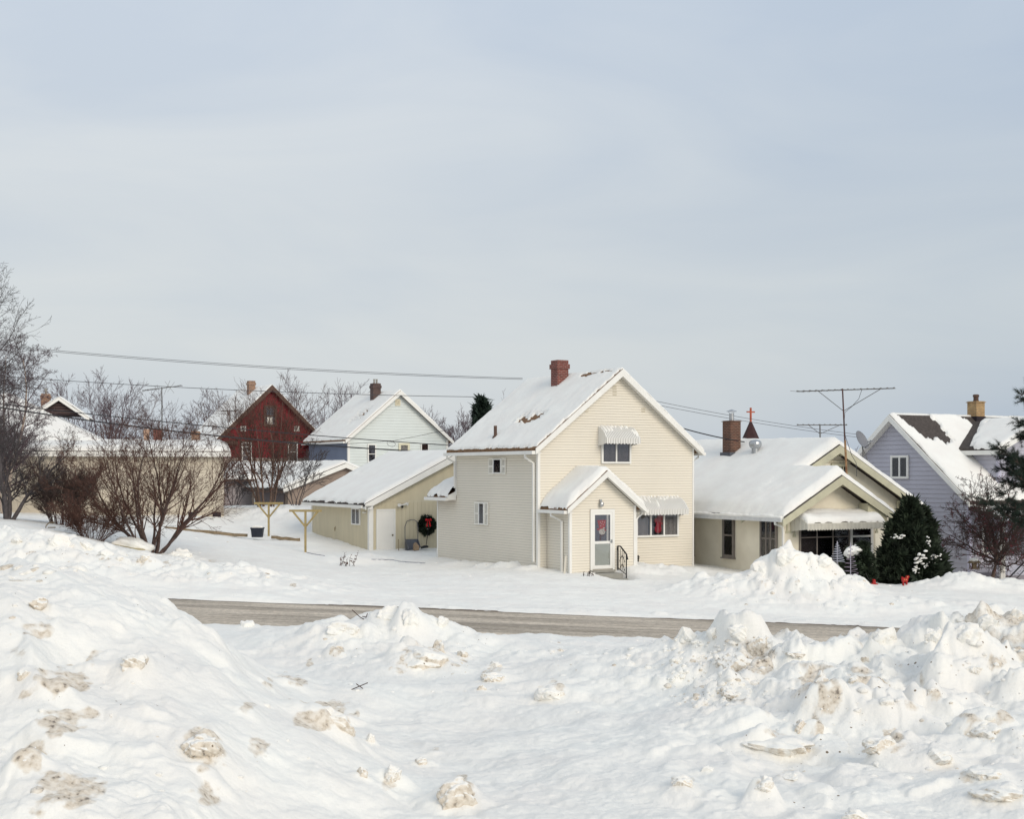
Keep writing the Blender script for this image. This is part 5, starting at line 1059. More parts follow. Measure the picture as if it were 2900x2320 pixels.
# ------------------------------------------------------------------ lavender house
def lavender_house():
    H = House('lavender_house', 'lavender sided house with steep half bare roof, dormer and yellow brick chimney', 'house', (19.7, 59.3, 0)); o = H.o
    X1, D = 11.0, 8.66; e0, r, e1 = (-.4, 2.43), (4.33, 6.3), (9.06, 2.43); sl = (r[1] - e0[1]) / (r[0] - e0[0]); wt = e0[1] + .4 * sl - .2
    L0 = mapper('left', 0); F0 = mapper('front', 0); mb = MB()
    siding(mb, L0, [(0, -1.5), (D, -1.5), (D, wt), (r[0], r[1] - .22), (0, wt)], .2, .028); siding(mb, F0, [(0, -1.5), (X1, -1.5), (X1, wt), (0, wt)], .2, .028); siding(mb, mapper('back', D), [(0, -1.5), (X1, -1.5), (X1, wt), (0, wt)], .2, .028)
    mb.build('wall', LAV, o)
    t = MB(); t.box(-.05, -.05, -1.5, .1, .1, wt); t.each('corner_board', mat('lavender_trim', (.50, .49, .60), .6, .05, 2), o)
    roof_slab(o, 'x', e0, r, e1, -.42, X1 + .4, .16, DARKSH); rake(o, 'x', e0, r, e1, -.425, .24, .04)
    sf = MB()
    for e in (e0, e1): sf.prism([(-.40, e[0], e[1] - .2), (-.40, r[0], r[1] - .23), (-.40, r[0], r[1] - .215), (-.40, e[0], e[1] - .185)], (.38, 0, 0))
    sf.build('soffit', WHITE, o)
    zf = gable_z(e0, r, e1)
    def pxmap(X, Y):
        Z = zf(Y); c, s = math.cos(TH), math.sin(TH); wx = 19.7 + X * c - Y * s; wy = 59.3 + X * s + Y * c
        return wx, wy, Z
    def mk(X, Y):
        n = .5 * fbm(X * 1.3, Y * 1.3, 4, 5) + .25 * perlin(X * 8, Y * 3, 6)
        b1 = np.minimum(1.5 - np.abs(X - .65) + .0, (Y - (2.55 + .32 * np.abs(X - 1.3)))) * 1.2 + n * .9       # bare wedge by the gable
        b1 = np.minimum(b1, (X - .25 + .35 * (Y - 4.0) + .28) * 2.2 + n * .4)
        b2 = np.minimum(X - (4.75 - .65 * (Y - 3.0)), Y - (1.9 + .0 * X)) * 1.1 + n * .8                                      # bare band beyond the chimney
        b2 = np.minimum(b2, 2.2 - np.abs(X - 5.6 + .7 * (Y - 3)) * .8)
        b3 = (.07 - (X + .42)) * 12 - .5 + n
        return np.where(Y > 4.33, -1, np.maximum.reduce([b1 - .1, b2, b3]))
    snow_hf(o, -.42, X1, e0[0], e1[0], 130, 100, lambda X, Y: zf(Y), lambda X, Y: 1 + .8 * sstep(2.6, 1, Y), .12, .2, (1, 0, 1, 1), 71, mk, .12)
    a = [H.left(p, q) for p, q in ((2576, 1290), (2526, 1356))]; window(o, L0, a[0][0], a[1][0], a[1][1], a[0][1], .03, .1, .08, 2, (), WHITE, mat('sky_room', (.14, .16, .19), .7, .2, 1.5))
    a = [H.left(p, q) for p, q in ((2557, 1193), (2541, 1216))]; v = MB(); pbox(v, L0, a[0][0], a[1][0], a[1][1], a[0][1], .03, .06); vo = v.build('gable_vent', LAV, o); s = MB()
    for k in range(6): zz = a[1][1] + .03 + k * (a[0][1] - a[1][1] - .05) / 6; pbox(s, L0, a[0][0] + .04, a[1][0] - .04, zz, zz + .03, .061, .065)
    s.build('vent_slat', mat('vent_violet', (.16, .15, .22), .7, .1, 3), vo)
    # dormer
    xa, xb, yd = 2.1, 7.1, .3; d0, dr, d1 = (1.75, 4.72), (4.6, 6.05), (7.45, 4.72); dsl = (dr[1] - d0[1]) / (dr[0] - d0[0]); dw = d0[1] + .35 * dsl - .16
    mb = MB(); siding(mb, mapper('front', yd), [(xa, 2.6), (xb, 2.6), (xb, dw), (dr[0], dr[1] - .16), (xa, dw)], .2, .028); siding(mb, mapper('left', xa), [(yd, 2.6), (3.6, 2.6), (3.6, dw), (yd, dw)], .2, .028); mb.build('dormer_wall', LAV, o)
    t = MB(); t.box(xa - .04, yd - .05, 2.7, xa + .11, yd + .09, dw); t.each('corner_board', mat('lavender_trim2', (.50, .49, .60), .6, .05, 2), o)
    roof_slab(o, 'y', d0, dr, d1, yd - .4, 4.2, .14, DARKSH, 'dormer_roof'); rake(o, 'y', d0, dr, d1, yd - .405, .2, .04)
    g = MB(); g.box(d0[0] - .05, yd - .36, d0[1] - .30, d0[0] + .0, 3.0, d0[1] - .10); g.box(d0[0], yd - .36, d0[1] - .23, xa - .03, 2.6, d0[1] - .21); g.each('dormer_fascia', WHITE, o)
    zd = gable_z(d0, dr, d1)
    snow_hf(o, d0[0] - .06, d1[0], yd - .42, 3.9, 50, 60, lambda X, Y: np.maximum(zd(X), zf(Y)), None, .14, .16, (1, 1, 1, 0), 73, lambda X, Y: np.maximum((zf(Y) - zd(X)) * 6 - .1, (Y - 1.75 - .62 * (X - 2.2)) * 1.2 + .4 * fbm(X * 1.5, Y * 1.5, 3, 4)), .15, name='dormer_snow')
    # chimney
    p = H.front(2764, 1172, 4.3); c = chimney(o, p[0], 4.3, .56, .56, 5.9, H.front(2764, 1137, 4.3)[1], BRICKY, .03); f = MB(); z = H.front(2764, 1137, 4.3)[1]; f.lathe((p[0], 4.3, z), [(.14, 0), (.12, .08), (.12, .2), (.15, .22), (.15, .30), (.10, .33)], 10); f.build('flue_pot', BROWNT, c)
    bz = MB(); bz.box(p[0] - .31, 3.98, 6.0, p[0] + .31, 4.62, 6.30); bz.build('chimney_flashing', ROOMD, c)
    # front porch: roof with snow, posts, railing, dark recess
    yp = -1.75; zr = H.front(2790, 1462, yp)[1]
    x0 = H.front(2718, 1460, yp)[0]; x0 = max(x0, -.1)
    rf = MB(); rf.prism([(x0, yp, zr - .16), (x0, yp, zr), (x0, -.03, zr + .34), (x0, -.03, zr + .18)], (X1 - x0, 0, 0)); rf.build('porch_roof', DARKSH, o)
    fs = MB(); fs.box(x0 - .02, yp - .04, zr - .24, X1, yp - .003, zr - .02); fs.build('fascia', mat('porch_fascia', (.55, .54, .60), .6, .05, 3), o)
    snow_hf(o, x0, X1, yp, -.03, 60, 16, lambda X, Y: zr + (Y - yp) * .2, None, .12, .3, (1, 0, 1, 0), 75, lambda X, Y: .8 * fbm(X * .9, Y * 1.5, 3, 8) + .05, .2, name='porch_snow')
    fl = MB(); fl.box(x0 + .1, yp + .1, -1.5, X1, -.03, -.72); fl.build('porch_floor', mat('porch_boards', (.22, .20, .22), .8, .15, 3), o)
    for x in (x0 + .12, x0 + 3.6, x0 + 7):
        ps = MB(); ps.box(x - .07, yp + .1, -.72, x + .07, yp + .24, zr - .16); ps.build('porch_post', LAV, o)
    w0 = MB(); pbox(w0, F0, 2.4, 3.4, -.6, 1.45, .03, .08); dd = w0.build('door', mat('dusky_door', (.25, .24, .29), .6, .08, 2), o); w1 = MB(); pbox(w1, F0, 2.55, 3.25, .3, 1.3, .08, .09); w1.build('pane', GLASS, dd)
    window(o, F0, .7, 1.9, .1, 1.4, .03, .08, .08, 2, (), WHITE, ROOMD)
    window(o, F0, 4.2, 5.6, .1, 1.4, .03, .08, .08, 2, (), WHITE, ROOMD)
    pr = MB(); pr.box(x0 + .1, yp + .12, -.72, x0 + 1.9, yp + .16, .12)
    pr.build('porch_panel', LAV, o)
    rl = MB(); A = P(2857, 1638, 56.5); B = P(2905, 1588, 58.5); A = H.I @ A; B = H.I @ B
    rl.tube([A, B], .035, 6); rl.tube([A - Vector((0, 0, .55)), A + Vector((0, 0, .02))], .03, 6); rl.tube([A - Vector((0, 0, .35)), B - Vector((0, 0, .35))], .02, 6); rl.build('handrail', IRON, o)
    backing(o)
    return H
HV = lavender_house()

# ------------------------------------------------------------------ church steeple beyond the roofs
def church():
    H = House('church', 'church with pointed dark brown steeple topped by an orange cross', 'church', tuple(P(2126, 1335, 125) * 1.0)[:2] + (0,)); o = H.o
    b = MB(); b.box(-1.4, -1.4, 0, 1.4, 1.4, P(0, 1256, 125).z - .5); b.box(-4, 1.42, 0, 4, 14, 3.5); b.build('tower', mat('church_board', (.30, .24, .20), .8, .08, 1), o)
    zt = P(0, 1196, 125).z; zb = P(0, 1258, 125).z - .6; s = MB(); n = 6; w = 1.25
    bot = [(w * math.cos(k * 6.283 / n + .3), w * math.sin(k * 6.283 / n + .3), zb) for k in range(n)]; top = [(.12 * math.cos(k * 6.283 / n + .3), .12 * math.sin(k * 6.283 / n + .3), zt) for k in range(n)]
    s.add(bot + top, [(k, (k + 1) % n, n + (k + 1) % n, n + k) for k in range(n)] + [tuple(range(n, 2 * n))]); s.build('spire', mat('spire_brown', (.050, .022, .022), .8, .15, 3), o)
    c = MB(); zc = P(0, 1155, 125).z; c.box(-.075, -.06, zt - .1, .075, .06, zc); zz = P(0, 1167, 125).z; q = MB()
    cc = math.cos(-TH); ss = math.sin(-TH); l = .36
    for sg in (-1, 1): c.prism([(sg * .076, -.055, zz - .06), (sg * .45, -.055, zz - .06), (sg * .45, -.055, zz + .06), (sg * .076, -.055, zz + .06)], (0, .11, 0))
    c.build('cross', mat('cross_orange', (.38, .085, .04), .6, .15, 3), o)
church()

# ------------------------------------------------------------------ aerials and dish
def aerial(name, label, base, top, boom, els, mastm, r=.025, braces=True, group=None, lower=None):
    """mast from base to top, boom as (a, b) end points, els = list of (fraction, half length, direction)"""
    base = Vector(base); o = thing(name, label, 'aerial', base, 0, group); q = lambda v: Vector(v) - base
    m = MB(); m.tube([q(base), q(top)], [r * 1.25, r], 8); mo = m.build('mast', mastm, o)
    if lower:
        l = MB(); l.tube([q(base) + Vector((-.0, -.035, 0)), q(base).lerp(q(top), lower) + Vector((0, -.035, 0))], r * 1.5, 8); l.build('mast_sleeve', RUST, o)
    b = MB(); a0, a1 = q(boom[0]), q(boom[1]); b.tube([a0, a1], r * .75, 6); bo = b.build('boom', ALUM, o)
    e = MB(); 
    for f, h, d in els:
        c = a0.lerp(a1, f); d = Vector(d).normalized() * h; e.tube([c - d, c + d], r * .36, 4); e.box(c.x - r, c.y - r, c.z - r * .6, c.x + r, c.y + r, c.z + r * 1.4)
    e.build('element', ALUM, o)['kind'] = 'stuff'
    if braces:
        c = MB(); mid = q(base).lerp(q(top), braces); c.tube([mid, a0.lerp(a1, .22)], r * .5, 5); c.tube([mid, a0.lerp(a1, .87)], r * .5, 5); c.each('brace', ALUM, o)
    return o
Ya = 54.6
aerial('tv_aerial', 'tall many armed television aerial on the bungalow gable', P(2397, 1345, 55.0), P(2386, 1101, 55.0), (P(2258, 1109, 56.2), P(2532, 1100, 53.8)),
       [(.0 + k / 15, .75 - .035 * k, (.55, .84, .02)) for k in range(16)], MASTD, .029, .74, None, .40)
lead = MB(); pp = [P(2441, 1103, 54.6), P(2432, 1130, 54.6), P(2412, 1152, 54.7), P(2393, 1168, 54.8), P(2391, 1200, 54.8), P(2394, 1235, 54.8), P(2412, 1290, 54.85), P(2425, 1312, 54.9), P(2426, 1350, 54.9)]
tag(lead.build('aerial_cable', WIREG), None); lead = bpy.data.objects['aerial_cable']; 
bpy.data.objects.remove(lead)
def cable(name, label, pts, r, mt=WIRE, cat='cable', group=None, n=5):
    mb = MB(); mb.tube(pts, r, n); o = mb.build(name, mt); return tag(o, label, cat, group)
cable('aerial_cable', 'thin cable dangling from the tall aerial down the bungalow gable', pp, .012, WIREG, n=4)
aerial('tv_aerial', 'small distant aerial with long boom left of the tall aerial', P(2323, 1262, 75), P(2322, 1202, 75), (P(2259, 1204, 75), P(2397, 1204, 75)), [(k / 9, .5, (.3, .9, 0)) for k in range(10)], ALUM, .035, .55)
aerial('tv_aerial', 'grey aerial on a tall mast behind the cream building roof', P(459.5, 1262, 79), P(458, 1097, 79), (P(403, 1107, 79), P(516, 1092, 79)),
       [(.08, .4, (.2, .9, 0)), (.2, .4, (.2, .9, 0)), (.3, .35, (.2, .9, 0)), (.62, .45, (.35, .2, .95)), (.68, .42, (.55, .2, -.75)), (.72, .35, (.5, .2, .8)), (.95, .3, (.2, .9, 0))], ALUM, .03, None)
aerial('tv_aerial', 'squat aerial on the red house roof', P(652, 1206, 104), P(651, 1164, 104), (P(628, 1165, 104), P(676, 1163, 104)), [(.1, .4, (.2, .9, 0)), (.35, .45, (.2, .9, 0)), (.62, .4, (.3, .9, 0)), (.9, .3, (.2, .9, 0))], ALUM, .045, None)
def dish():
    b = P(2444, 1300, 60.5); o = thing('satellite_dish', 'grey satellite dish on a bent arm beside the lavender gable', 'satellite dish', b)
    c = P(2441, 1246, 60.5) - b; m = MB(); m.tube([(0, 0, 0), (0, 0, .35), (-.02, 0, .55)], .035, 8); m.tube([(.22, .1, -.05), (.02, 0, .4)], .02, 6); m.build('mast', ALUM, o)
    n = Vector((.62, -.62, .46)).normalized(); u = n.cross(Vector((0, 0, 1))).normalized(); v = u.cross(n); d = MB(); vs = []; fs = []; R, K = .44, 28
    rings = [0, .25, .5, .75, .93, 1]
    for t in (0, 1):
        for q in rings:
            for k in range(K):
                a = 6.2832 * k / K; p = c + (u * math.cos(a) * .88 + v * math.sin(a)) * R * q * (1 if True else 0) + n * (.13 * q * q - .10 - .02 * t); vs.append(p)
    m_ = len(rings)
    for t in (0, 1):
        for i in range(m_ - 1):
            for k in range(K):
                a, b2 = t * m_ * K + i * K + k, t * m_ * K + i * K + (k + 1) % K; fs.append((a, b2, b2 + K, a + K) if t == 0 else (a, a + K, b2 + K, b2))
    for k in range(K): a, b2 = (m_ - 1) * K + k, (m_ - 1) * K + (k + 1) % K; fs.append((a, b2, b2 + m_ * K, a + m_ * K))
    d.add(vs, fs); d.build('reflector', mat('dish_grey', (.20, .205, .225), .5, .06, 4), o, True)
    ar = MB(); tip = P(2470, 1252, 59.7) - b; ar.tube([c - v * R * .85 - n * .05, (tip - Vector((.05, 0, .05)))], .022, 6); ar.build('arm', ALUM, o)
    ln = MB(); 
    for k in (-1, 1): ln.tube([tip + u * .0 + Vector((.06 * k, 0, .02 * k)), tip + Vector((.06 * k - .12, .12, .04 + .02 * k))], [.045, .03], 8)
    ln.box(tip.x - .09, tip.y - .02, tip.z - .03, tip.x + .09, tip.y + .03, tip.z + .03); ln.build('receiver', mat('dish_receiver', (.24, .245, .26), .5, .08, 4), o)
dish()

# ------------------------------------------------------------------ overhead wires
def sag(a, b, n=26, s=.0):
    a = Vector(a); b = Vector(b); return [a.lerp(b, k / n) - Vector((0, 0, s * 4 * (k / n) * (1 - k / n))) for k in range(n + 1)]
def wire_px(pts, Y0, Y1, n=40):
    pts = np.array(pts, float); d = np.concatenate([[0], np.cumsum(np.diff(pts[:, 0]))]); t = np.linspace(pts[0, 0], pts[-1, 0], n); A = np.vander((pts[:, 0] - pts[0, 0]) / 1000, min(3, len(pts)))
    co = np.linalg.lstsq(A, pts[:, 1], rcond=None)[0]; yy = np.vander((t - pts[0, 0]) / 1000, min(3, len(pts))) @ co
    return [P(x, y, Y0 + (Y1 - Y0) * (x - t[0]) / (t[-1] - t[0])) for x, y in zip(t, yy)]
gr = 'overhead wires'
up = [(-300, 943), (118, 988), (700, 1037), (1100, 1061), (1520, 1073), (1870, 1135), (2000, 1160), (2428, 1228)]
cable('overhead_wire', 'higher of the twin thin wires crossing the sky above the red house', wire_px([(-300, 948), (118, 987), (700, 1036), (1480, 1071)], 78, 84), .014, WIREG, 'wire', gr)
cable('overhead_wire', 'lower of the twin thin wires crossing the sky above the red house', wire_px([(-300, 952), (118, 990), (700, 1041), (1480, 1074)], 78, 84), .014, WIREG, 'wire', gr)
cable('overhead_wire', 'single knotted wire running level with the red house chimney', wire_px([(-300, 1044), (102, 1066), (500, 1099), (700, 1109), (1000, 1117), (1345, 1123)], 88, 94), .020, WIREG, 'wire', gr)
cable('overhead_wire', 'upper thick black cable crossing in front of the red house', wire_px([(-300, 1107), (56, 1150), (500, 1199), (700, 1217), (1000, 1242), (1277, 1262)], 62, 70), .022, WIRE, 'wire', gr)
cable('overhead_wire', 'lower thick black cable ending at the khaki garage roof', wire_px([(-300, 1100), (0, 1157), (500, 1222), (700, 1242), (1000, 1267), (1230, 1282)], 62, 73), .034, WIRE, 'wire', gr)
cable('overhead_wire', 'higher of two thin wires right of the cream house gable', wire_px([(1840, 1131), (1900, 1147), (2150, 1190), (2430, 1231)], 84, 90), .014, WIREG, 'wire', gr)
cable('overhead_wire', 'lower of two thin wires right of the cream house gable', wire_px([(1850, 1144), (1900, 1156), (2150, 1199), (2430, 1239)], 84, 90), .014, WIREG, 'wire', gr)
cable('service_wire', 'twisted black wire from the cream house to the bungalow chimney', wire_px([(1926, 1211), (1980, 1226), (2051, 1242), (2108, 1252)], 58.5, 60.5), .026, WIRE, 'wire', gr)
lp = [P(1268, 1217, 90), P(1180, 1236, 92), P(1108, 1248, 94.5)] ; th_ = [P(1108 - 12 * math.cos(a), 1257 - 9 * math.cos(a) * .2 + 8 * math.sin(a), 95) for a in np.linspace(3.6, -2.4, 14)]
cable('service_wire', 'thin wire with a hanging loop in front of the mint house', [P(1275, 1216, 90), P(1180, 1236, 92), P(1112, 1249, 95)] + th_ + [P(1090, 1250, 95), P(986, 1258, 96.6)], .014, WIREG, 'wire', gr)
# ------------------------------------------------------------------ bare trees and shrubs
def seg_mesh(name, segs, mt, parent, sides):
    A = np.array([tuple(s[0]) for s in segs]); B = np.array([tuple(s[1]) for s in segs]); ra = np.array([s[2] for s in segs]); rb = np.array([s[3] for s in segs])
    d = B - A; l = np.linalg.norm(d, axis=1, keepdims=True); d = d / np.maximum(l, 1e-9)
    B = B + d * np.minimum(rb[:, None] * .6, l * .1)
    up = np.where(np.abs(d[:, 2:3]) < .9, np.array([[0, 0, 1.]]), np.array([[1., 0, 0]]))
    u = np.cross(d, up); u /= np.maximum(np.linalg.norm(u, axis=1, keepdims=True), 1e-9); v = np.cross(u, d)
    an = 2 * np.pi * np.arange(sides) / sides; c, s = np.cos(an), np.sin(an)
    ring = u[:, None, :] * c[None, :, None] + v[:, None, :] * s[None, :, None]
    V = np.concatenate([A[:, None] + ring * ra[:, None, None], B[:, None] + ring * rb[:, None, None]], 1); n = len(segs); k = np.arange(sides); k2 = (k + 1) % sides
    q = np.stack([k, k2, sides + k2, sides + k], 1); Fq = (np.arange(n)[:, None, None] * (2 * sides) + q[None]).reshape(-1, 4)
    return np_mesh(name, V.reshape(-1, 3), Fq, mt, parent, True)
def branch(rng, out, p, d, L, r, lvl, pr):
    n = max(3, int(L / pr['step'])) if lvl < pr['depth'] else 2
    nch = pr['kids'][lvl] if lvl < pr['depth'] else 0
    at = sorted(rng.uniform(pr['start'][min(lvl, len(pr['start']) - 1)], .98) for _ in range(nch)); ci = 0; side = rng.uniform(0, 6.28)
    rmin = pr['rmin']
    for i in range(n):
        d = (d + Vector((rng.gauss(0, 1), rng.gauss(0, 1), rng.gauss(0, 1))) * pr['wob'] + Vector((0, 0, pr['up'][min(lvl, len(pr['up']) - 1)]))).normalized()
        q = p + d * (L / n); f0, f1 = i / n, (i + 1) / n; tp = pr.get('taper', .8)
        r0 = max(rmin, r * (1 - tp * f0)); r1 = max(rmin * .8, r * (1 - tp * f1)); out.append((p, q, r0, r1, lvl))
        while ci < len(at) and at[ci] <= f1:
            f = at[ci]; ci += 1; side += 2.4 + rng.uniform(-.5, .5)
            a = d.orthogonal().normalized(); b = d.cross(a); ang = math.radians(rng.uniform(*pr['ang'])); w = (a * math.cos(side) + b * math.sin(side))
            nd = (d * math.cos(ang) + w * math.sin(ang)).normalized(); ll = L * rng.uniform(*pr['ratio']) * (1 - .45 * f)
            branch(rng, out, p.lerp(q, (f - f0) * n), nd, ll, max(rmin, r1 * rng.uniform(.5, .75)), lvl + 1, pr)
        p = q
def bare_tree(name, label, cat, base, seed, stems, height, spread, r0, mt, pr, group=None, lean=(0, 0), twigmat=None, tufts=None, offs=.12):
    rng = random.Random(seed); base = Vector(base); o = thing(name, label, cat, base, 0, group); out = []
    marks = []
    for k in range(stems):
        marks.append(len(out))
        a = 6.283 * (k + rng.uniform(-.3, .3)) / stems; s = spread * rng.uniform(.45, 1.1)
        d = Vector((math.cos(a) * s + lean[0], math.sin(a) * s + lean[1], 1)).normalized()
        branch(rng, out, Vector((math.cos(a) * offs * r0 * 8, math.sin(a) * offs * r0 * 8, -.25)), d, height * rng.uniform(.8, 1.05), r0 * rng.uniform(.7, 1.1), 0, pr)
    big = [s for s in out if s[4] == 0]; sm = [s for s in out if s[4] > 0]
    if stems <= 4:
        for a, b in zip(marks, marks[1:] + [len(out)]): seg_mesh('trunk', [s for s in out[a:b] if s[4] == 0], mt, o, 7)
    else: seg_mesh('trunk', big, mt, o, 7)
    if sm: seg_mesh('crown', sm, twigmat or mt, o, 3)
    if tufts:
        n, size, tm, nm, lo = tufts; ends = [s for s in out if s[4] >= pr['depth'] - 1 and s[1].z > lo]; V = []; Fq = []
        for _ in range(n):
            s = rng.choice(ends); c = s[0].lerp(s[1], rng.random()) + Vector((rng.gauss(0, .03), rng.gauss(0, .03), rng.gauss(0, .03))); q = size * rng.uniform(.6, 1.3)
            ax = [Vector((rng.gauss(0, 1), rng.gauss(0, 1), rng.gauss(0, 1))).normalized() * q for _ in range(3)]; i = len(V)
            if nm == 'berries':
                ax = [Vector((q, 0, 0)), Vector((0, q, 0)), Vector((0, 0, q))]
                V += [c + ax[0], c + ax[1], c - ax[0], c - ax[1], c + ax[2], c - ax[2]]; Fq += [(i, i + 1, i + 4), (i + 1, i + 2, i + 4), (i + 2, i + 3, i + 4), (i + 3, i, i + 4), (i + 1, i, i + 5), (i + 2, i + 1, i + 5), (i + 3, i + 2, i + 5), (i, i + 3, i + 5)]
            else:
                V += [c, c + ax[0] + ax[1] * .4, c + ax[0] * 1.7, c + ax[0] - ax[1] * .4]; Fq += [(i, i + 1, i + 2), (i, i + 2, i + 3)]
        np_mesh(nm, np.array([tuple(v) for v in V]), np.array(Fq), tm, o)['kind'] = 'stuff'
    return o
def base(px, py, Y, lift=0):
    p = P(px, py, Y); return Vector((p.x, p.y, gz(p.x, p.y) + lift))
UPR = dict(step=.35, depth=3, kids=[12, 9, 6], start=[.18, .12, .1], wob=.06, up=[.03, .04, .03], ang=(20, 46), ratio=(.40, .68), rmin=.005)
BUSHY = dict(step=.22, depth=3, kids=[12, 9, 6], start=[.2, .12, .1], wob=.085, up=[.02, .04, .03, .03], ang=(18, 50), ratio=(.40, .70), rmin=.0042)
# trees at the left edge
bare_tree('bare_tree', 'tall bare tree leaning in from the left picture edge', 'tree', base(-215, 1460, 60), 3, 4, 11.0, .20, .16, BARK3, dict(UPR, depth=4, kids=[13, 8, 6, 3], rmin=.006, ang=(22, 48), wob=.06, up=[.01, .03, .03, .02]), lean=(.05, 0))
bare_tree('birch_tree', 'fine twigged mauve birch with pale trunk behind the left tree', 'tree', base(12, 1450, 70), 5, 4, 8.6, .09, .10, BARKP, dict(UPR, depth=4, kids=[26, 12, 8, 5], ang=(28, 62), ratio=(.28, .46), rmin=.005, up=[.03, .02, -.01, -.03]), twigmat=BARK4)
bare_tree('crab_tree', 'dark forked tree with clumps of withered leaves at far left', 'tree', base(22, 1478, 55), 8, 4, 4.5, .30, .095, BARK3, dict(BUSHY, kids=[11, 9, 6], ang=(22, 58), wob=.10), tufts=(700, .05, LEAFD, 'withered_leaves', 1.6), lean=(.07, 0))
# shrubs in front of the cream building
bare_tree('shrub', 'dense dark rounded shrub left of the big spreading shrub', 'shrub', base(175, 1478, 56), 11, 30, 2.5, .50, .022, BARK1, dict(BUSHY, depth=3, kids=[9, 7, 5], step=.2, ang=(10, 34), ratio=(.4, .65), rmin=.0055, up=[.02, .04, .03]), offs=1.6, group='bare shrubs by the cream building')
bare_tree('shrub', 'low reddish shrub half buried beside the snowed over table', 'shrub', base(262, 1535, 51), 13, 30, 1.8, .95, .016, BARK2, dict(BUSHY, depth=3, kids=[8, 6, 4], step=.2, ang=(12, 38), ratio=(.4, .65), rmin=.0045), offs=1.8, group='bare shrubs by the cream building')
bare_tree('shrub', 'big spreading many stemmed shrub towering over the others', 'shrub', base(428, 1562, 51.5), 17, 12, 4.7, .72, .075, BARK1, dict(BUSHY, depth=4, kids=[10, 6, 5, 3], wob=.07, ang=(16, 46), rmin=.0045, up=[.03, .04, .03, .02]), offs=.28, group='bare shrubs by the cream building', twigmat=BARK2)
bare_tree('shrub', 'small thin shrub against the grey shed wall', 'shrub', base(664, 1458, 84), 19, 7, 2.4, .30, .03, BARK3, dict(BUSHY, depth=3, kids=[7, 5, 4], ang=(18, 45), rmin=.010), offs=.5, group='bare shrubs by the cream building')
bare_tree('multi_stem_tree', 'upright many stemmed bare tree in front of the red house', 'tree', base(752, 1456, 78.5), 23, 9, 6.2, .28, .07, BARK5, dict(UPR, depth=3, kids=[11, 7, 5], rmin=.006, ang=(16, 40), up=[.03, .03, .03]), offs=.7, twigmat=BARK2)
bare_tree('shrub', 'dark leafless shrub at the taupe garage door by the many stemmed tree', 'shrub', base(838, 1455, 80), 29, 6, 3.2, .30, .03, BARK3, dict(BUSHY, depth=3, kids=[7, 5, 4], rmin=.010), offs=.6, group='bare shrubs by the cream building')
# trees on the skyline
BG = dict(UPR, step=.6, depth=3, kids=[14, 11, 7], ang=(18, 44), wob=.06, up=[.03, .05, .03])
def far_tree(label, px, top, Y, seed, stems, spread, kids=None, mt=None, r=.16, name='bare_tree', lean=(0, 0)):
    h = P(px, top, Y).z; zb = -.3
    return bare_tree(name, label, 'tree', (P(px, 1335, Y).x, Y, zb), seed, stems, (h - zb) * .86, spread, r, mt or BARK4, dict(BG, kids=kids or BG['kids'], rmin=.00010 * Y, step=.7), 'bare trees on the skyline', lean=lean, offs=.5)
far_tree('broad bare tree rising above the hip roof left of the tall aerial', 300, 1052, 120, 31, 7, .32, [11, 8, 5])
far_tree('low bare tree on the skyline left of the red house roof', 545, 1132, 128, 33, 6, .30, [10, 7, 5])
far_tree('tall thin bare tree just right of the red gable', 852, 1094, 125, 35, 3, .20, [11, 7, 5], r=.14)
far_tree('slim bare tree between the red gable and the mint roof', 918, 1100, 132, 37, 2, .2, [11, 7, 5], r=.14)
far_tree('rounded bare tree right of the mint gable', 1256, 1125, 118, 39, 6, .36, [11, 8, 6])
far_tree('tall straight twiggy tree behind the cream house roof edge', 1402, 1060, 112, 41, 3, .12, [8, 5, 3], r=.10)
far_tree('thin bare tree just behind the dark evergreen', 1358, 1072, 116, 42, 2, .16, [7, 5, 3], r=.10)
far_tree('small bare treetop left of the satellite dish', 2412, 1228, 110, 43, 5, .25, [6, 5, 3], r=.1)

# ------------------------------------------------------------------ evergreens
def sprays(rng, n, shape, size, out_bias=.6, droop=0., nleaf=5):
    """leaf sprays: little fans of narrow faces spread through a crown volume; shape() gives (point, outward)"""
    V = []; Fq = []
    for _ in range(n):
        c, od = shape(rng); c = Vector(c); d = (Vector(od) * out_bias + Vector((rng.gauss(0, .45), rng.gauss(0, .45), rng.gauss(0, .35) + .35 - droop))).normalized()
        a = d.orthogonal().normalized(); b = d.cross(a); t = rng.uniform(0, 6.28); w = a * math.cos(t) + b * math.sin(t); s = size * rng.uniform(.6, 1.35) * (1.7 if rng.random() < .08 else 1)
        for k in range(nleaf):
            f = (k - (nleaf - 1) / 2) / max(1, (nleaf - 1) / 2); dd = (d + w * f * .8 + d.cross(w) * rng.uniform(-.3, .3)).normalized(); ww = dd.cross(d.cross(w) + dd * .2).normalized() * s * .11; l = s * (1 - .35 * abs(f)); i = len(V)
            V += [c - ww * .5, c + dd * l * .5 - ww, c + dd * l, c + dd * l * .5 + ww]; Fq.append((i, i + 1, i + 2, i + 3))
    return np.array([tuple(v) for v in V]), np.array(Fq)
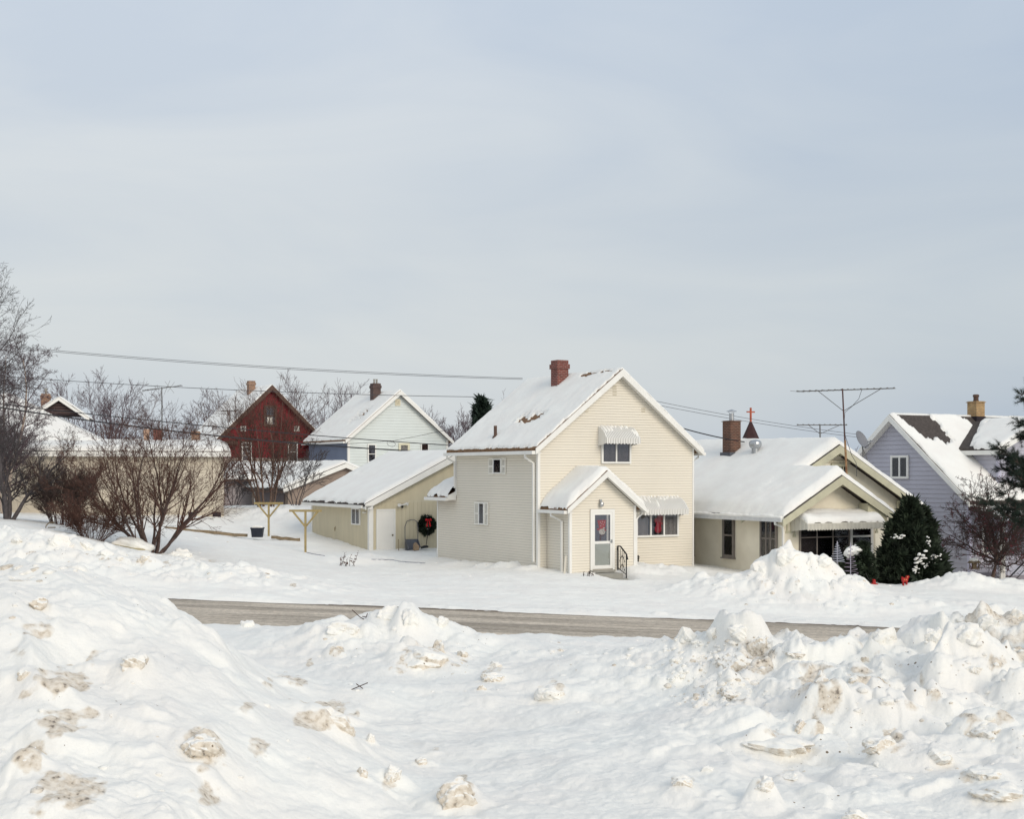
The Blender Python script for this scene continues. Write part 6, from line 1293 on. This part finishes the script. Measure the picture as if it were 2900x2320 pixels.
def cone_shape(h, r, seed, z0=.0, pw=.75, cx=0, cy=0):
    def f(rng):
        while True:
            z = rng.random() ** 1.25; a = rng.uniform(0, 6.283); u, w = math.cos(a) * r, math.sin(a) * r; k = z * h
            if math.sin(u * 9 + 1.3 * math.sin(k * 7 + seed)) + math.sin(w * 8 + k * 6) + math.sin(k * 12 + u * 4 + seed) > -.25 or rng.random() < .22: break
        lump = 1 + .26 * math.sin(a * 2 + z * 11 + seed) + .22 * math.sin(a * 5 - z * 19 + seed * 2) + .10 * math.sin(a * 11 + z * 37)
        prof = (min(1, (z + .05) / .22) ** .6) * (1 - z) ** pw
        rr = r * prof * lump * (rng.random() ** .32)
        return (cx + rr * math.cos(a), cy + rr * math.sin(a), z0 + z * h), (math.cos(a), math.sin(a), .25)
    return f
def evergreen(name, label, bs, cones, size, n, seed, mt=CEDAR, group=None, snow=()):
    rng = random.Random(seed); o = thing(name, label, 'evergreen', bs, 0, group); t = MB(); t.tube([(0, 0, -.3), (0, 0, cones[0][0] * .8)], [.06, .02], 6); t.build('trunk', BARK1, o)
    Vs = []; Fs = []; m = 0
    for (h, r, cx, cy, fr) in cones:
        V, Fq = sprays(rng, int(n * fr), cone_shape(h, r, seed + h, -.1, .58, cx, cy), size); Vs.append(V); Fs.append(Fq + m); m += len(V)
    np_mesh('crown', np.concatenate(Vs), np.concatenate(Fs), mt, o)
    for (x, y, z, a, b, c) in snow:
        if a > .3: clod('snow_cap', (x, y, z), (a, b, c), rng.randint(0, 999), SNOW, o, flat=True); continue
        q = bpy.data.meshes.new('snow_clump'); V = []; Fq = []; n0 = 0       # snow caught on the sprays: a ragged cluster
        for _ in range(16):
            me, Vv = clod_mesh('c', (1, 1, .75), rng.randint(0, 999), .3, 3, 2); f = np.array([tuple(p.vertices) for p in me.polygons]); s_ = rng.uniform(.16, .42) * max(a, c)
            V.append(Vv * s_ * np.array([1, 1, rng.uniform(.6, 1)]) + np.array([x + rng.gauss(0, .55) * a, y + rng.gauss(0, .35) * b + .05, z + rng.gauss(0, .6) * c])); Fq.append(f + n0); n0 += len(Vv); bpy.data.meshes.remove(me)
        np_mesh('snow_clump', np.concatenate(V), np.concatenate(Fq), SNOW, o, True); bpy.data.meshes.remove(q)
    return o
def clod_mesh(name, dims, seed, rough=.22, cuts=5, sub=4):
    rng = np.random.RandomState(seed); import bmesh
    bm = bmesh.new(); bmesh.ops.create_icosphere(bm, subdivisions=sub, radius=1); me = bpy.data.meshes.new(name); bm.to_mesh(me); bm.free()
    n = len(me.vertices); V = np.empty(n * 3, np.float32); me.vertices.foreach_get('co', V); V = V.reshape(-1, 3).astype(float)
    for k in range(cuts):       # broken facets
        nn = rng.normal(size=3); nn /= np.linalg.norm(nn); h = rng.uniform(.45, .8); s = V @ nn; V -= np.where(s > h, (s - h) * .93, 0)[:, None] * nn
    nz = perlin(V[:, 0] * 1.9 + seed, V[:, 1] * 1.9 + V[:, 2] * 1.3, seed) * rough + perlin(V[:, 1] * 5 + seed, V[:, 2] * 5 + V[:, 0] * 3, seed + 1) * rough * .3 + perlin(V[:, 0] * 12, V[:, 2] * 12 + V[:, 1] * 9, seed + 2) * rough * .09
    V = V * (1 + nz)[:, None] * np.array(dims); me.vertices.foreach_set('co', V.astype(np.float32).ravel()); me.update()
    return me, V
def clod(name, loc, dims, seed, mt, parent=None, flat=False, dirt=None, rz=0., tilt=0., rough=.22, cuts=5, sub=4):
    me, V = clod_mesh(name, dims, seed, .18 if flat else rough, 2 if flat else cuts, sub)
    if dirt is not None:
        N = np.empty(len(me.vertices) * 3, np.float32); me.vertex_normals.foreach_get('vector', N); N = N.reshape(-1, 3)
        q = perlin(V[:, 0] * 7 / max(dims) + seed, V[:, 2] * 7 / max(dims) + V[:, 1] * 4 / max(dims), seed + 5)
        D = dirt * (.25 + .75 * sstep(.85, .30, N[:, 2])) * (1.0 + .55 * q)
        for nm, arr in (('dirt', D), ('grit', np.full(len(V), .6 + .4 * dirt))):
            at = me.attributes.new(nm, 'FLOAT', 'POINT'); at.data.foreach_set('value', arr.astype(np.float32))
    o = link_mesh(name, me, mt, parent, True, loc); o.rotation_euler = (tilt, tilt * .6, rz); return o
gcx = 2585
b = base(2580, 1668, 50.5)
evergreen('arborvitae', 'big dark arborvitae with pointed top beside the bungalow porch', b, [(3.2, .84, .0, .15, 1.0), (2.3, .62, -.62, -.05, .5), (1.6, .55, .25, -.40, .4), (2.7, .55, -.35, .1, .35), (2.1, .6, .55, .1, .4)], .25, 6800, 51, snow=[(.10, -.95, 1.0, .17, .14, .22), (.46, -.62, 1.65, .11, .10, .12), (.72, -.66, 1.08, .17, .14, .17), (-.08, -.98, .62, .12, .10, .15), (.28, -1.0, .80, .09, .08, .08), (-.60, -.50, 1.85, .18, .16, .09)])
b = base(2606, 1662, 51.5)
evergreen('arborvitae', 'lower arborvitae with snow clumps nearer the lavender house', b, [(2.95, .78, .0, 0, 1.0), (1.9, .50, .30, -.1, .5), (2.3, .5, -.35, -.2, .4)], .25, 6000, 53, snow=[(-.2, -.72, 1.30, .10, .09, .10)])
b = base(2430, 1638, 49.5)
evergreen('arborvitae', 'small arborvitae wearing a white snow cap by the spiral trees', b, [(1.45, .46, .16, -.12, 1.0), (1.25, .42, -.26, .0, .5)], .13, 5200, 57, snow=[(-.16, -.10, 1.02, .38, .32, .24), (.10, .02, 1.18, .24, .2, .16)])
evergreen('spruce_tree', 'dark distant evergreen top behind the cream house roof', (P(1365, 1335, 96).x, 96, .2), [(8.6, 1.25, 0, 0, 1.0), (7.2, 1.0, .4, 0, .5)], .42, 3800, 59, PINEG)
def pine():
    rng = random.Random(61); bs = base(2965, 1690, 50); o = thing('pine_tree', 'long needled dark pine reaching in at the right picture edge', 'evergreen', bs); q = lambda px, py, Y=50.: P(px, py, Y) - bs
    t = MB(); t.tube([(0, 0, -.3), (.02, 0, 4), (0, 0, 8)], [.16, .11, .03], 8); t.build('trunk', BARK1, o); out = []; V = []; Fq = []
    tips = [((2965, 1330), (2825, 1268)), ((2965, 1345), (2838, 1330)), ((2965, 1380), (2850, 1365)), ((2965, 1350), (2870, 1300)), ((2965, 1310), (2860, 1290)), ((2965, 1240), (2886, 1195)), ((2965, 1180), (2894, 1120)), ((2965, 1480), (2795, 1418)), ((2965, 1500), (2830, 1445)), ((2965, 1465), (2850, 1400)), ((2965, 1210), (2890, 1240)), ((2965, 1420), (2875, 1440)), ((2965, 1400), (2880, 1345)), ((2965, 1360), (2845, 1300))]
    tips += [(a, (5930 - b_[0] + 25, b_[1] - 30)) for a, b_ in tips[::2]] + [((2965, y), (2965 + dx, y - 25)) for y, dx in ((1100, 60), (1110, -45), (1140, 75), (1060, 30), (1065, -25), (1250, 110), (1320, 130))]
    for (a, b_) in tips:
        if out: seg_mesh('branch', out, BARK1, o, 5); out = []
        y0 = rng.uniform(49.6, 50.4); p = q(a[0], a[1], 50); e = q(b_[0], b_[1], y0 - .3); n = 7; prev = p
        for i in range(1, n + 1):
            c = p.lerp(e, i / n) + Vector((0, 0, -.12 * math.sin(3.14 * i / n))); out.append((prev, c, .035 * (1 - .8 * (i - 1) / n), .035 * (1 - .8 * i / n), 1)); prev = c
            if i >= 2:
                for s in range(8):
                    tw = c + Vector((rng.gauss(-.10, .14), rng.gauss(0, .14), rng.gauss(.06, .12))); out.append((c, tw, .012, .008, 2)); dr = (tw - c).normalized()
                    for _ in range(55):
                        nd = (dr * .7 + Vector((rng.gauss(0, .6), rng.gauss(0, .6), rng.gauss(.1, .6)))).normalized(); l = rng.uniform(.12, .22); w = nd.orthogonal().normalized() * .006; b0 = c.lerp(tw, rng.uniform(.3, 1.05)); k = len(V); V += [b0 - w, b0 + w, b0 + nd * l]; Fq.append((k, k + 1, k + 2))
    seg_mesh('branch', out, BARK1, o, 5); np_mesh('crown', np.array([tuple(v) for v in V]), np.array(Fq), PINEG, o)
pine()
bare_tree('crabapple_tree', 'crabapple with red berries and crooked trunk before the lavender house', 'tree', base(2798, 1668, 53), 67, 1, 1.5, .02, .13, BARK5, dict(BUSHY, step=.2, depth=4, kids=[0, 0, 0, 0], wob=.03), lean=(.28, 0))
def crab_crown():
    o = bpy.data.objects['crabapple_tree']; rng = random.Random(71); out = []
    top = Vector((.36, 0, 1.15)); pr = dict(BUSHY, step=.2, depth=3, kids=[11, 7, 5], start=[.15, .15, .15], wob=.15, up=[.015, .02, .02], ang=(25, 65), ratio=(.35, .62), rmin=.006)
    for k in range(20):
        a = 6.283 * k * 3 / 20 + rng.uniform(-.2, .2); d = Vector((math.cos(a) * 1.0, math.sin(a) * .8, rng.uniform(-.05, 1.9))).normalized()
        branch(rng, out, top + Vector((rng.uniform(-.1, .1), 0, rng.uniform(-.3, .3))), d, rng.uniform(2.1, 3.3), .045, 0, pr)
    out = [s for s in out]; seg_mesh('crown', out, BARK1, o, 3); V = []; Fq = []; ends = [s for s in out if s[4] >= 2 and s[1].z > .5]
    for _ in range(900):
        s = rng.choice(ends); c0 = s[1]
        for _k in range(rng.randint(2, 5)):
            c = c0 + Vector((rng.gauss(0, .03), rng.gauss(0, .03), rng.gauss(-.02, .03))); q = rng.uniform(.010, .020); i = len(V); V += [c + Vector((q, 0, 0)), c + Vector((0, q, 0)), c - Vector((q, 0, 0)), c - Vector((0, q, 0)), c + Vector((0, 0, q)), c - Vector((0, 0, q))]
            Fq += [(i, i + 1, i + 4), (i + 1, i + 2, i + 4), (i + 2, i + 3, i + 4), (i + 3, i, i + 4), (i + 1, i, i + 5), (i + 2, i + 1, i + 5), (i + 3, i + 2, i + 5), (i, i + 3, i + 5)]
    np_mesh('berries', np.array([tuple(v) for v in V]), np.array(Fq), BERRY, o)['kind'] = 'stuff'
crab_crown()

# ------------------------------------------------------------------ yard things
def clothes_pole(label, px, py, Y, top, w):
    b = base(px, py, Y); h = P(px, top, Y).z - b.z; o = thing('clothes_pole', label, 'clothes pole', b, 0, 'wooden clothes poles'); w = w / F * Y
    m = MB(); m.box(-.045, -.045, -.4, .045, .045, h - .1); m.build('post', PINEW, o); m = MB(); m.box(-w / 2, -.05, h - .098, w / 2, .05, h); m.build('crossbar', PINEW, o)
    for s in (-1, 1): m = MB(); m.prism([(s * .046, -.035, h - .78), (s * .046, -.035, h - .66), (s * .50, -.035, h - .102), (s * .60, -.035, h - .102)], (0, .07, 0)); m.build('brace', PINEW, o)
clothes_pole('nearer T shaped clothes pole with bracing beside the khaki garage', 865, 1566, 62, 1444, 92)
clothes_pole('farther T shaped clothes pole with bracing by the black box', 761, 1518, 69.5, 1423, 82)
def black_box():
    b = base(729, 1518, 66); b.z = P(729, 1516, 66).z - .1; o = thing('planter_box', 'black tapering plastic box capped with snow beside the farther clothes pole', 'box', b); m = MB()
    bt = [(-.24, -.2, 0), (.24, -.2, 0), (.24, .2, 0), (-.24, .2, 0)]; tp = [(-.28, -.24, .42), (.28, -.24, .42), (.28, .24, .42), (-.28, .24, .42)]; m.add(bt + tp, [(3, 2, 1, 0), (4, 5, 6, 7), (0, 1, 5, 4), (1, 2, 6, 5), (2, 3, 7, 6), (3, 0, 4, 7)]); m.build('box_body', BLACKP, o)
    m = MB(); m.box(-.30, -.26, .40, .30, -.20, .46); m.box(-.30, -.20, .40, -.25, .26, .46); m.box(.25, -.20, .40, .30, .26, .46); m.build('rim', BLACKP, o); clod('snow_cap', (0, 0, .46), (.27, .23, .13), 5, SNOW, o, flat=True)
black_box()
def wreath():
    H = HG; c = H.front(1207, 1488); o = thing('christmas_wreath', 'green Christmas wreath with red bow on the khaki garage wall', 'wreath', H.M @ Vector((c[0], -.10, c[1])), TH); rng = random.Random(3); R = .30
    def sh(r_):
        a = r_.uniform(0, 6.283); t = r_.uniform(0, 6.283); q = .115 * math.sqrt(r_.random()); x = (R + q * math.cos(t)) * math.cos(a); z = (R + q * math.cos(t)) * math.sin(a)
        return (x, q * math.sin(t), z), (math.cos(t) * math.cos(a) - math.sin(a) * .5, math.sin(t), math.cos(t) * math.sin(a) + math.cos(a) * .5)
    V, Fq = sprays(rng, 2600, sh, .10, .9, .35); np_mesh('greenery', V, Fq, CEDAR, o)
    m = MB(); z = .26
    for s in (-1, 1):
        m.add([(0, -.13, z), (s * .10, -.16, z + .07), (s * .17, -.15, z + .03), (s * .16, -.15, z - .06), (s * .08, -.15, z - .05), (s * .09, -.19, z + .005)], [(0, 1, 5), (1, 2, 5), (2, 3, 5), (3, 4, 5), (4, 0, 5)])
        m.prism([(s * .01, -.14, z - .02), (s * .05, -.145, z - .02), (s * .13, -.15, z - .30), (s * .06, -.15, z - .34)], (0, -.01, 0))
    m.lathe((0, -.16, z - .03), [(.02, 0), (.04, .02), (.04, .05), (.02, .07)], 8); m.build('bow', REDF, o)
    for (x, y, z, a) in ((-.03, -.03, .40, .09), (.1, -.05, .36, .05), (-.02, -.08, -.18, .05), (.03, -.1, -.30, .04)): clod('snow_clump', (x, y, z), (a, a * .7, a * .5), 9, SNOW, o, flat=True, sub=3)
wreath()
def garage_things():
    H = HG
    def at(px, py, y): x, z = H.front(px, py, y); return H.M @ Vector((x, y, z))
    b = at(1165, 1556, -.45); o = thing('snow_scoop', 'grey snow scoop with hooped handle leaning on the khaki garage', 'snow scoop', b, TH); q = lambda px, py, y: H.I @ at(px, py, y) - H.I @ b
    m = MB(); pts = [q(1148, 1562, -.6), q(1147, 1520, -.30), q(1147, 1492, -.14), q(1152, 1477, -.1), q(1162, 1473, -.1), q(1173, 1473, -.1), q(1181, 1478, -.1), q(1184, 1492, -.14), q(1183, 1545, -.36)]; m.tube(pts, .017, 6); m.build('handle', GREYP, o)
    m = MB(); A, B, C, D_ = q(1149, 1530, -.28), q(1183, 1529, -.28), q(1184, 1556, -.5), q(1150, 1560, -.52); n = Vector((0, -.28, .1)); 
    m.prism([A, B, C, D_], (0, .02, .01)); m.prism([A, D_, D_ + n * 1.1, A + n * .25], (.02, 0, 0)); m.prism([B, C, C + n * 1.1, B + n * .25], (-.02, 0, 0)); m.prism([A, B, B + Vector((0, 0, .03)), A + Vector((0, 0, .03))], (0, .03, 0)); m.build('pan', GREYP, o)
    b = at(1177, 1556, -.78); m = MB(); m.add([(-.12, -.1, -.05), (.12, -.1, -.05), (.11, .1, -.05), (-.1, .1, -.05), (-.14, -.10, .18), (.14, -.11, .14), (.10, .06, .2), (-.08, .08, .24), (-.03, -.03, .32), (.04, 0, .30)], [(0, 1, 5, 4), (1, 2, 6, 5), (2, 3, 7, 6), (3, 0, 4, 7), (4, 5, 9, 8), (5, 6, 9), (6, 7, 8, 9), (7, 4, 8)]); o = m.build('paper_bag', PAPER, None, False, b); o.rotation_euler = (0, 0, TH); tag(o, 'crumpled brown paper bag propped against the snow scoop', 'bag')
    b = at(1206, 1555, -.55); o = thing('push_shovel', 'black push shovel standing against the garage under the wreath', 'shovel', b, TH); q = lambda px, py, y: H.I @ at(px, py, y) - H.I @ b
    m = MB(); m.tube([q(1206, 1552, -.5), q(1213, 1500, -.2), q(1215, 1494, -.17)], .017, 6); m.tube([q(1211, 1493, -.18), q(1219, 1495, -.16)], .02, 6); m.build('handle', IRON, o)
    m = MB(); e = [q(1193, 1555, -.62), q(1214, 1551, -.62)]; m.prism([e[0], e[1], e[1] + Vector((0, .05, .07)), (e[0] + e[1]) / 2 + Vector((0, .08, .11)), e[0] + Vector((0, .05, .07))], (0, .03, .01)); m.build('blade', IRON, o)
    b = at(1129, 1562, -.5); m = MB(); m.tube([(0, 0, -.1), (-.01, 0, .55)], .014, 6); o = m.build('stake', OLDW, None, False, b); tag(o, 'thin wooden stake stuck upright in snow by the white garage door', 'stake')
garage_things()
def dead_plant(label, px, py, Y, seed, h, n, lean=0, mt=LEAFD):
    rng = random.Random(seed); bs = base(px, py, Y); o = thing('withered_plant', label, 'plant', bs); out = []; V = []; Fq = []
    for k in range(n):
        p = Vector((rng.uniform(-.35, .35), rng.uniform(-.2, .2), -.1)); d = Vector((rng.gauss(lean, .25), rng.gauss(0, .25), 1)).normalized(); hh = h * rng.uniform(.5, 1.1); q = p + d * hh; out.append((p, q, .010, .006, 0))
        for j in range(7):
            c = p.lerp(q, rng.uniform(.45, 1.05)); a = [Vector((rng.gauss(0, 1), rng.gauss(0, 1), rng.gauss(0, 1))).normalized() * rng.uniform(.03, .075) for _ in range(2)]; i = len(V); V += [c, c + a[0] + a[1] * .5, c + a[0] * 1.6, c + a[0] - a[1] * .5]; Fq.append((i, i + 1, i + 2, i + 3))
    seg_mesh('stem', out, BARK1, o, 4); np_mesh('leaf', np.array([tuple(v) for v in V]), np.array(Fq), mt, o)['kind'] = 'stuff'
dead_plant('withered rust brown plant poking from the snow before the khaki garage', 982, 1592, 55.5, 5, .62, 9, mt=BARK2)
dead_plant('small dead shrub at the left foot of the porch door', 1662, 1625, 49.4, 7, .32, 5)
dead_plant('dry green sprig growing in the heap by the bungalow pier', 2252, 1580, 48.5, 9, .55, 4, mt=CEDAR)
def table():
    b = base(372, 1542, 51.0) - Vector((0, 0, .36)); o = thing('garden_table', 'round garden table buried under a dome of snow behind the spreading shrub', 'table', b + Vector((0, 0, .0))); m = MB(); m.lathe((0, 0, .42), [(.70, 0), (.74, .02), (.74, .06), (.70, .075)], 26); m.build('tabletop', mat('table_wood', (.42, .36, .22), .8, .15, 4), o)
    for k in range(4): a = .785 + k * 1.57; l = MB(); l.tube([(.55 * math.cos(a), .55 * math.sin(a), -.3), (.42 * math.cos(a), .42 * math.sin(a), .425)], .03, 6); l.build('leg', IRON, o)
    clod('snow_cap', (0, 0, .47), (.74, .74, .30), 15, SNOW, o, flat=True)
    o.rotation_euler = (.08, .12, 0)
table()
def wood_frame():
    b = base(138, 1500, 51.5); o = thing('wooden_rail', 'bent wooden rail end sticking out of the left snowbank', 'rail', b); m = MB(); m.tube([(-.14, 0, -.15), (-.10, 0, .12), (.02, 0, .24)], .022, 5); m.build('post', OLDW, o); m = MB(); m.tube([(.0, 0, .24), (.22, .05, .24)], .022, 5); m.tube([(-.04, .02, .05), (.24, .06, .05)], .022, 5); m.each('bar', OLDW, o)
wood_frame()
def edging(label, a, b_, Y0, Y1):
    p, q = P(*a, Y0), P(*b_, Y1); p.z = max(p.z, gz(p.x, p.y) + .0); q.z = max(q.z, gz(q.x, q.y)); m = MB(); d = q - p; n = Vector((-d.y, d.x, 0)).normalized() * .09; mid = [p.lerp(q, k / 6) + Vector((0, 0, .02 * math.sin(k * 2.3))) for k in range(7)]
    m.tube(mid, .10, 4); o = m.build('timber_edging', OLDW); tag(o, label, 'timber', 'timbers edging the back lane')
edging('long weathered timber edging the lane left of the black box', (470, 1508), (700, 1518), 67, 66.4)
edging('short weathered timber edging between the two clothes poles', (770, 1522), (848, 1530), 66.5, 66)
def spiral(label, px, py, Y, top, mt, r, seed):
    b = base(px, py, Y); b.z = P(px, py, Y).z; h = P(px, top, Y).z - b.z; o = thing('spiral_tree', label, 'yard decoration', b, 0, 'spiral light trees'); m = MB(); m.tube([(0, 0, -.3), (0, 0, h)], .012, 6); m.build('pole', mat('spiral_pole', (.50, .48, .55), .5, .1, 5), o); n = 150
    m = MB(); m.tube([((r * (1 - i / n) + .02) * math.cos(i * .35), (r * (1 - i / n) + .02) * math.sin(i * .35), h * (.02 + .93 * i / n)) for i in range(n)], .009, 5); m.build('spiral', mt, o)
spiral('silvery spiral light tree left of the snow capped arborvitae', 2371, 1594, 48.2, 1533, mat('spiral_silver', (.45, .46, .52), .4, .1, 8), .25, 1)
spiral('mauve spiral light tree in front of the snow capped arborvitae', 2409, 1636, 47.6, 1536, mat('spiral_mauve', (.24, .19, .24), .4, .15, 8), .27, 2)
def reindeer():
    b = base(2566, 1664, 48.3); o = thing('yard_figure', 'red wooden yard figure with gold spots at the foot of the arborvitae', 'yard decoration', b, .3); m = MB(); o.scale = (.72, .72, .8)
    out = [(-.16, 0, .14), (.10, 0, .16), (.13, 0, .30), (.20, 0, .36), (.15, 0, .42), (.06, 0, .40), (.03, 0, .32), (-.13, 0, .32), (-.19, 0, .38), (-.2, 0, .28)]; m.prism(out, (0, .12, 0)); m.build('body', REDP, o)
    for x in (-.12, .06): 
        for y in (.01, .09): l = MB(); l.box(x - .028, y - .0, -.1, x + .028, y + .025, .16); l.build('leg', REDP, o)
    m = MB()
    for x, z in ((-.08, .25), (.02, .24), (.08, .36)): m.box(x - .02, -.006, z - .02, x + .02, -.001, z + .02)
    m.each('gold_spot', GOLD, o)
reindeer()
def small_red():
    b = base(2477, 1638, 48.6); o = thing('red_sled', 'small red sled tip showing behind the snow by the porch corner', 'sled', b); m = MB(); m.prism([(-.12, 0, -.1), (.12, 0, -.1), (.13, 0, .03), (.05, 0, .05), (.03, 0, .18), (-.03, 0, .20), (-.06, 0, .06), (-.14, 0, .02)], (0, .16, 0)); m.build('sled_body', REDP, o); m = MB(); m.tube([(-.1, .08, .05), (-.2, .1, .22), (-.28, .12, .4)], .012, 5); m.build('cord', IRON, o)
small_red()
def plaque():
    H = HB; x, z = H.front(2486, 1578); o = thing('christmas_plaque', 'house shaped Christmas plaque with red figure on the bungalow pier', 'plaque', H.M @ Vector((x, -.03, z)), TH); m = MB(); m.prism([(-.09, 0, -.16), (.09, 0, -.16), (.09, 0, .04), (0, 0, .18), (-.09, 0, .04)], (0, .02, 0)); m.build('board', mat('plaque_brown', (.16, .10, .08), .7, .2, 5), o)
    m = MB(); m.prism([(-.06, -.012, -.13), (.06, -.012, -.13), (.05, -.012, 0), (0, -.012, .08), (-.05, -.012, 0)], (0, .011, 0)); m.build('red_figure', REDP, o); m = MB(); m.prism([(.03 * math.cos(k), -.02, -.01 + .03 * math.sin(k)) for k in np.linspace(0, 6.283, 9)[:-1]], (0, .007, 0)); m.build('pale_face', mat('paper_white', (.8, .74, .66)), o)
    m = MB(); m.prism([(-.12, -.01, -.32), (.10, -.01, -.32), (.10, -.01, -.24), (-.12, -.01, -.24)], (0, .02, 0)); m.build('hanging_board', mat('plaque_red', (.20, .045, .04), .7, .2, 5), o); m = MB(); m.tube([(-.08, 0, -.24), (-.06, 0, -.15)], .005, 4); m.tube([(.07, 0, -.24), (.06, 0, -.15)], .005, 4); m.tube([(0, 0, .17), (0, .0, .27)], .006, 4); m.each('hook', IRON, o)
plaque()
def feeder():
    b = P(2759, 1612, 52.2); o = thing('bird_feeder', 'small wooden bird feeder with snow on its roof hanging in the crabapple', 'bird feeder', b, .4); m = MB(); m.box(-.16, -.12, 0, .16, .12, .03); m.build('tray', OLDW, o); m = MB(); m.box(-.07, -.06, .031, .07, .06, .22); m.build('hopper', mat('feeder_seed', (.36, .27, .16), .8, .3, 12), o)
    for x in (-.13, .13):
        for y in (-.09, .09): m = MB(); m.box(x - .012, y - .012, .03, x + .012, y + .012, .24); m.build('corner_post', OLDW, o)
    m = MB(); m.prism([(-.2, -.17, .22), (-.2, .17, .22), (-.2, 0, .34)], (.4, 0, 0)); m.build('roof', OLDW, o); clod('snow_cap', (0, 0, .34), (.2, .15, .085), 7, SNOW, o, flat=True, sub=3); m = MB(); m.tube([(0, 0, .34), (.02, .02, 1.1)], .006, 4); m.build('hanger', IRON, o)
feeder()
def white_post():
    b = base(2839, 1668, 54); o = thing('white_post', 'white square post beside the crabapple trunk', 'post', b); h = P(2839, 1475, 54).z - b.z; m = MB(); m.box(-.085, -.085, -.3, .085, .085, h - .06); m.build('shaft', WHITE, o); m = MB(); m.box(-.11, -.11, h - .058, .11, .11, h); m.build('cap', WHITE, o)
white_post()
def spigot():
    x, z = HM.front(1806, 1583); m = MB(); M = mapper('front', 0); m.tube([M(x, z + .14, .04), M(x, z - .12, .05)], .022, 6); m.tube([M(x - .07, z + .1, .06), M(x + .06, z + .06, .05)], .016, 5); m.tube([M(x, z, .0), M(x, z, .09)], .018, 5); m.build('garden_tap', IRON, HM.o)
spigot()
def ground_cord(label, pts, Y):
    q = []
    for (a, b_), (c, d) in zip(pts, pts[1:]):
        for k in range(12): h = ray_hit(a + (c - a) * k / 12, b_ + (d - b_) * k / 12, 30, 90); q.append(Vector((h.x, h.y, gz(h.x, h.y) + .012)))
    m = MB(); m.tube(q, .014, 4); o = m.build('cord', mat('cord_blue_grey', (.12, .13, .19), .6, .1, 4)); tag(o, label, 'cord')
ground_cord('blue grey cord trailing over snow before the white garage door', [(1052, 1586), (1110, 1587), (1135, 1592), (1210, 1597)], 60)
ground_cord('short cord trailing from the foot of the nearer clothes pole', [(868, 1566), (890, 1571), (922, 1576)], 60)
def twig(label, px, py, pts, r=.006):
    b = ray_hit(px, py); m = MB()
    for q in pts: m.tube([Vector(p) for p in q], r, 5)
    o = m.build('twig', BARK1, None, False, b); tag(o, label, 'twig')
twig('forked dark twig lying against the block on the centre mound', 1030, 1757, [[(-.16, 0, .14), (-.05, .0, .04), (.02, 0, .0)], [(-.02, 0, .05), (.16, .05, .01)], [(.02, 0, 0), (.04, .1, .08)]])
twig('short crossed reddish twigs on the slope below the centre mound', 1014, 1957, [[(-.09, 0, .0), (.10, 0, .08)], [(-.02, .0, .07), (.05, 0, .02)]], .005)

# ------------------------------------------------------------------ snow blocks thrown up by the plough
def block(px, py, w, h, dirt, label, seed, rz=0., tilt=0., depth=.8, cuts=4, rough=.26):
    p, a, c = BPOS[seed]
    o = clod('snow_block', p + Vector((0, 0, c * .36)), (a, a * depth, c), seed, SNOWD, None, False, dirt, rz, tilt, rough, cuts, 5 if w > 50 else 4)
    tag(o, label, 'snow block', 'blocks of ploughed snow')
for (px, py, w, h, dirt, lab, rz, tl, sd) in BL: block(px, py, w, h, dirt, lab, sd, rz, tl)
def crumbs():
    """loose crumbs of broken snow on the banks: too many to count"""
    rng = random.Random(8); prot = [clod_mesh('c', (1, .85, .7), 900 + k, .2, 6, 1) for k in range(6)]; Vs = []; Fs = []; Ds = []; m = 0; fa = []
    for me, V in prot: fa.append(np.array([tuple(p.vertices) for p in me.polygons]))
    zones = [(1880, 2180, 1800, 2000, 260, .030), (2200, 2900, 1790, 2250, 130, .030), (1480, 1960, 1800, 1900, 70, .03), (900, 1420, 1770, 1960, 60, .03), (0, 900, 1700, 2300, 40, .025), (1300, 1900, 1900, 2300, 12, .025), (1950, 2600, 1590, 1720, 150, .055), (0, 800, 1520, 1640, 110, .06), (1000, 1500, 1590, 1640, 30, .05)]
    for (x0, x1, y0, y1, n, s) in zones:
        for _ in range(n):
            p = ray_hit2(rng.uniform(x0, x1), rng.uniform(y0, y1)); k = rng.randrange(6); V = prot[k][1]; q = s * (.35 + rng.expovariate(1.6)); q = min(q, s * 2.2); a = rng.uniform(0, 6.28); c_, s_ = math.cos(a), math.sin(a)
            R = np.array([[c_, -s_, 0], [s_, c_, 0], [0, 0, 1]]); Vs.append((V @ R.T) * q * np.array([1, 1, .8]) + np.array((p.x, p.y, p.z - .25 * q))); Fs.append(fa[k] + m); m += len(V); Ds.append(np.full(len(V), rng.choice([0, 0, 0, .2, .4, .7, 1.0]) * (1 if rng.random() < .6 else .4)))
    o = np_mesh('snow_crumbs', np.concatenate(Vs), np.concatenate(Fs), SNOWD, None, True); D = np.concatenate(Ds)
    for nm, arr in (('dirt', D), ('grit', np.full(len(D), .3))): at = o.data.attributes.new(nm, 'FLOAT', 'POINT'); at.data.foreach_set('value', arr.astype(np.float32))
    tag(o, 'loose crumbs of broken snow scattered over the banks', 'snow crumbs', None, 'stuff')
    for me, V in prot: bpy.data.meshes.remove(me)
# quick surface lookup from the finished sheet
from mathutils.bvhtree import BVHTree
_g = bpy.data.objects['snow_ground']; _bv = BVHTree.FromPolygons([v.co for v in _g.data.vertices], [p.vertices for p in _g.data.polygons])
def ray_hit2(px, py):
    d = Vector(((px - CX) / F, 1, -(py - HY) / F)).normalized(); h = _bv.ray_cast(Vector((0, 0, CZ)), d, 300); return h[0] if h[0] else P(px, py, 60)
crumbs()
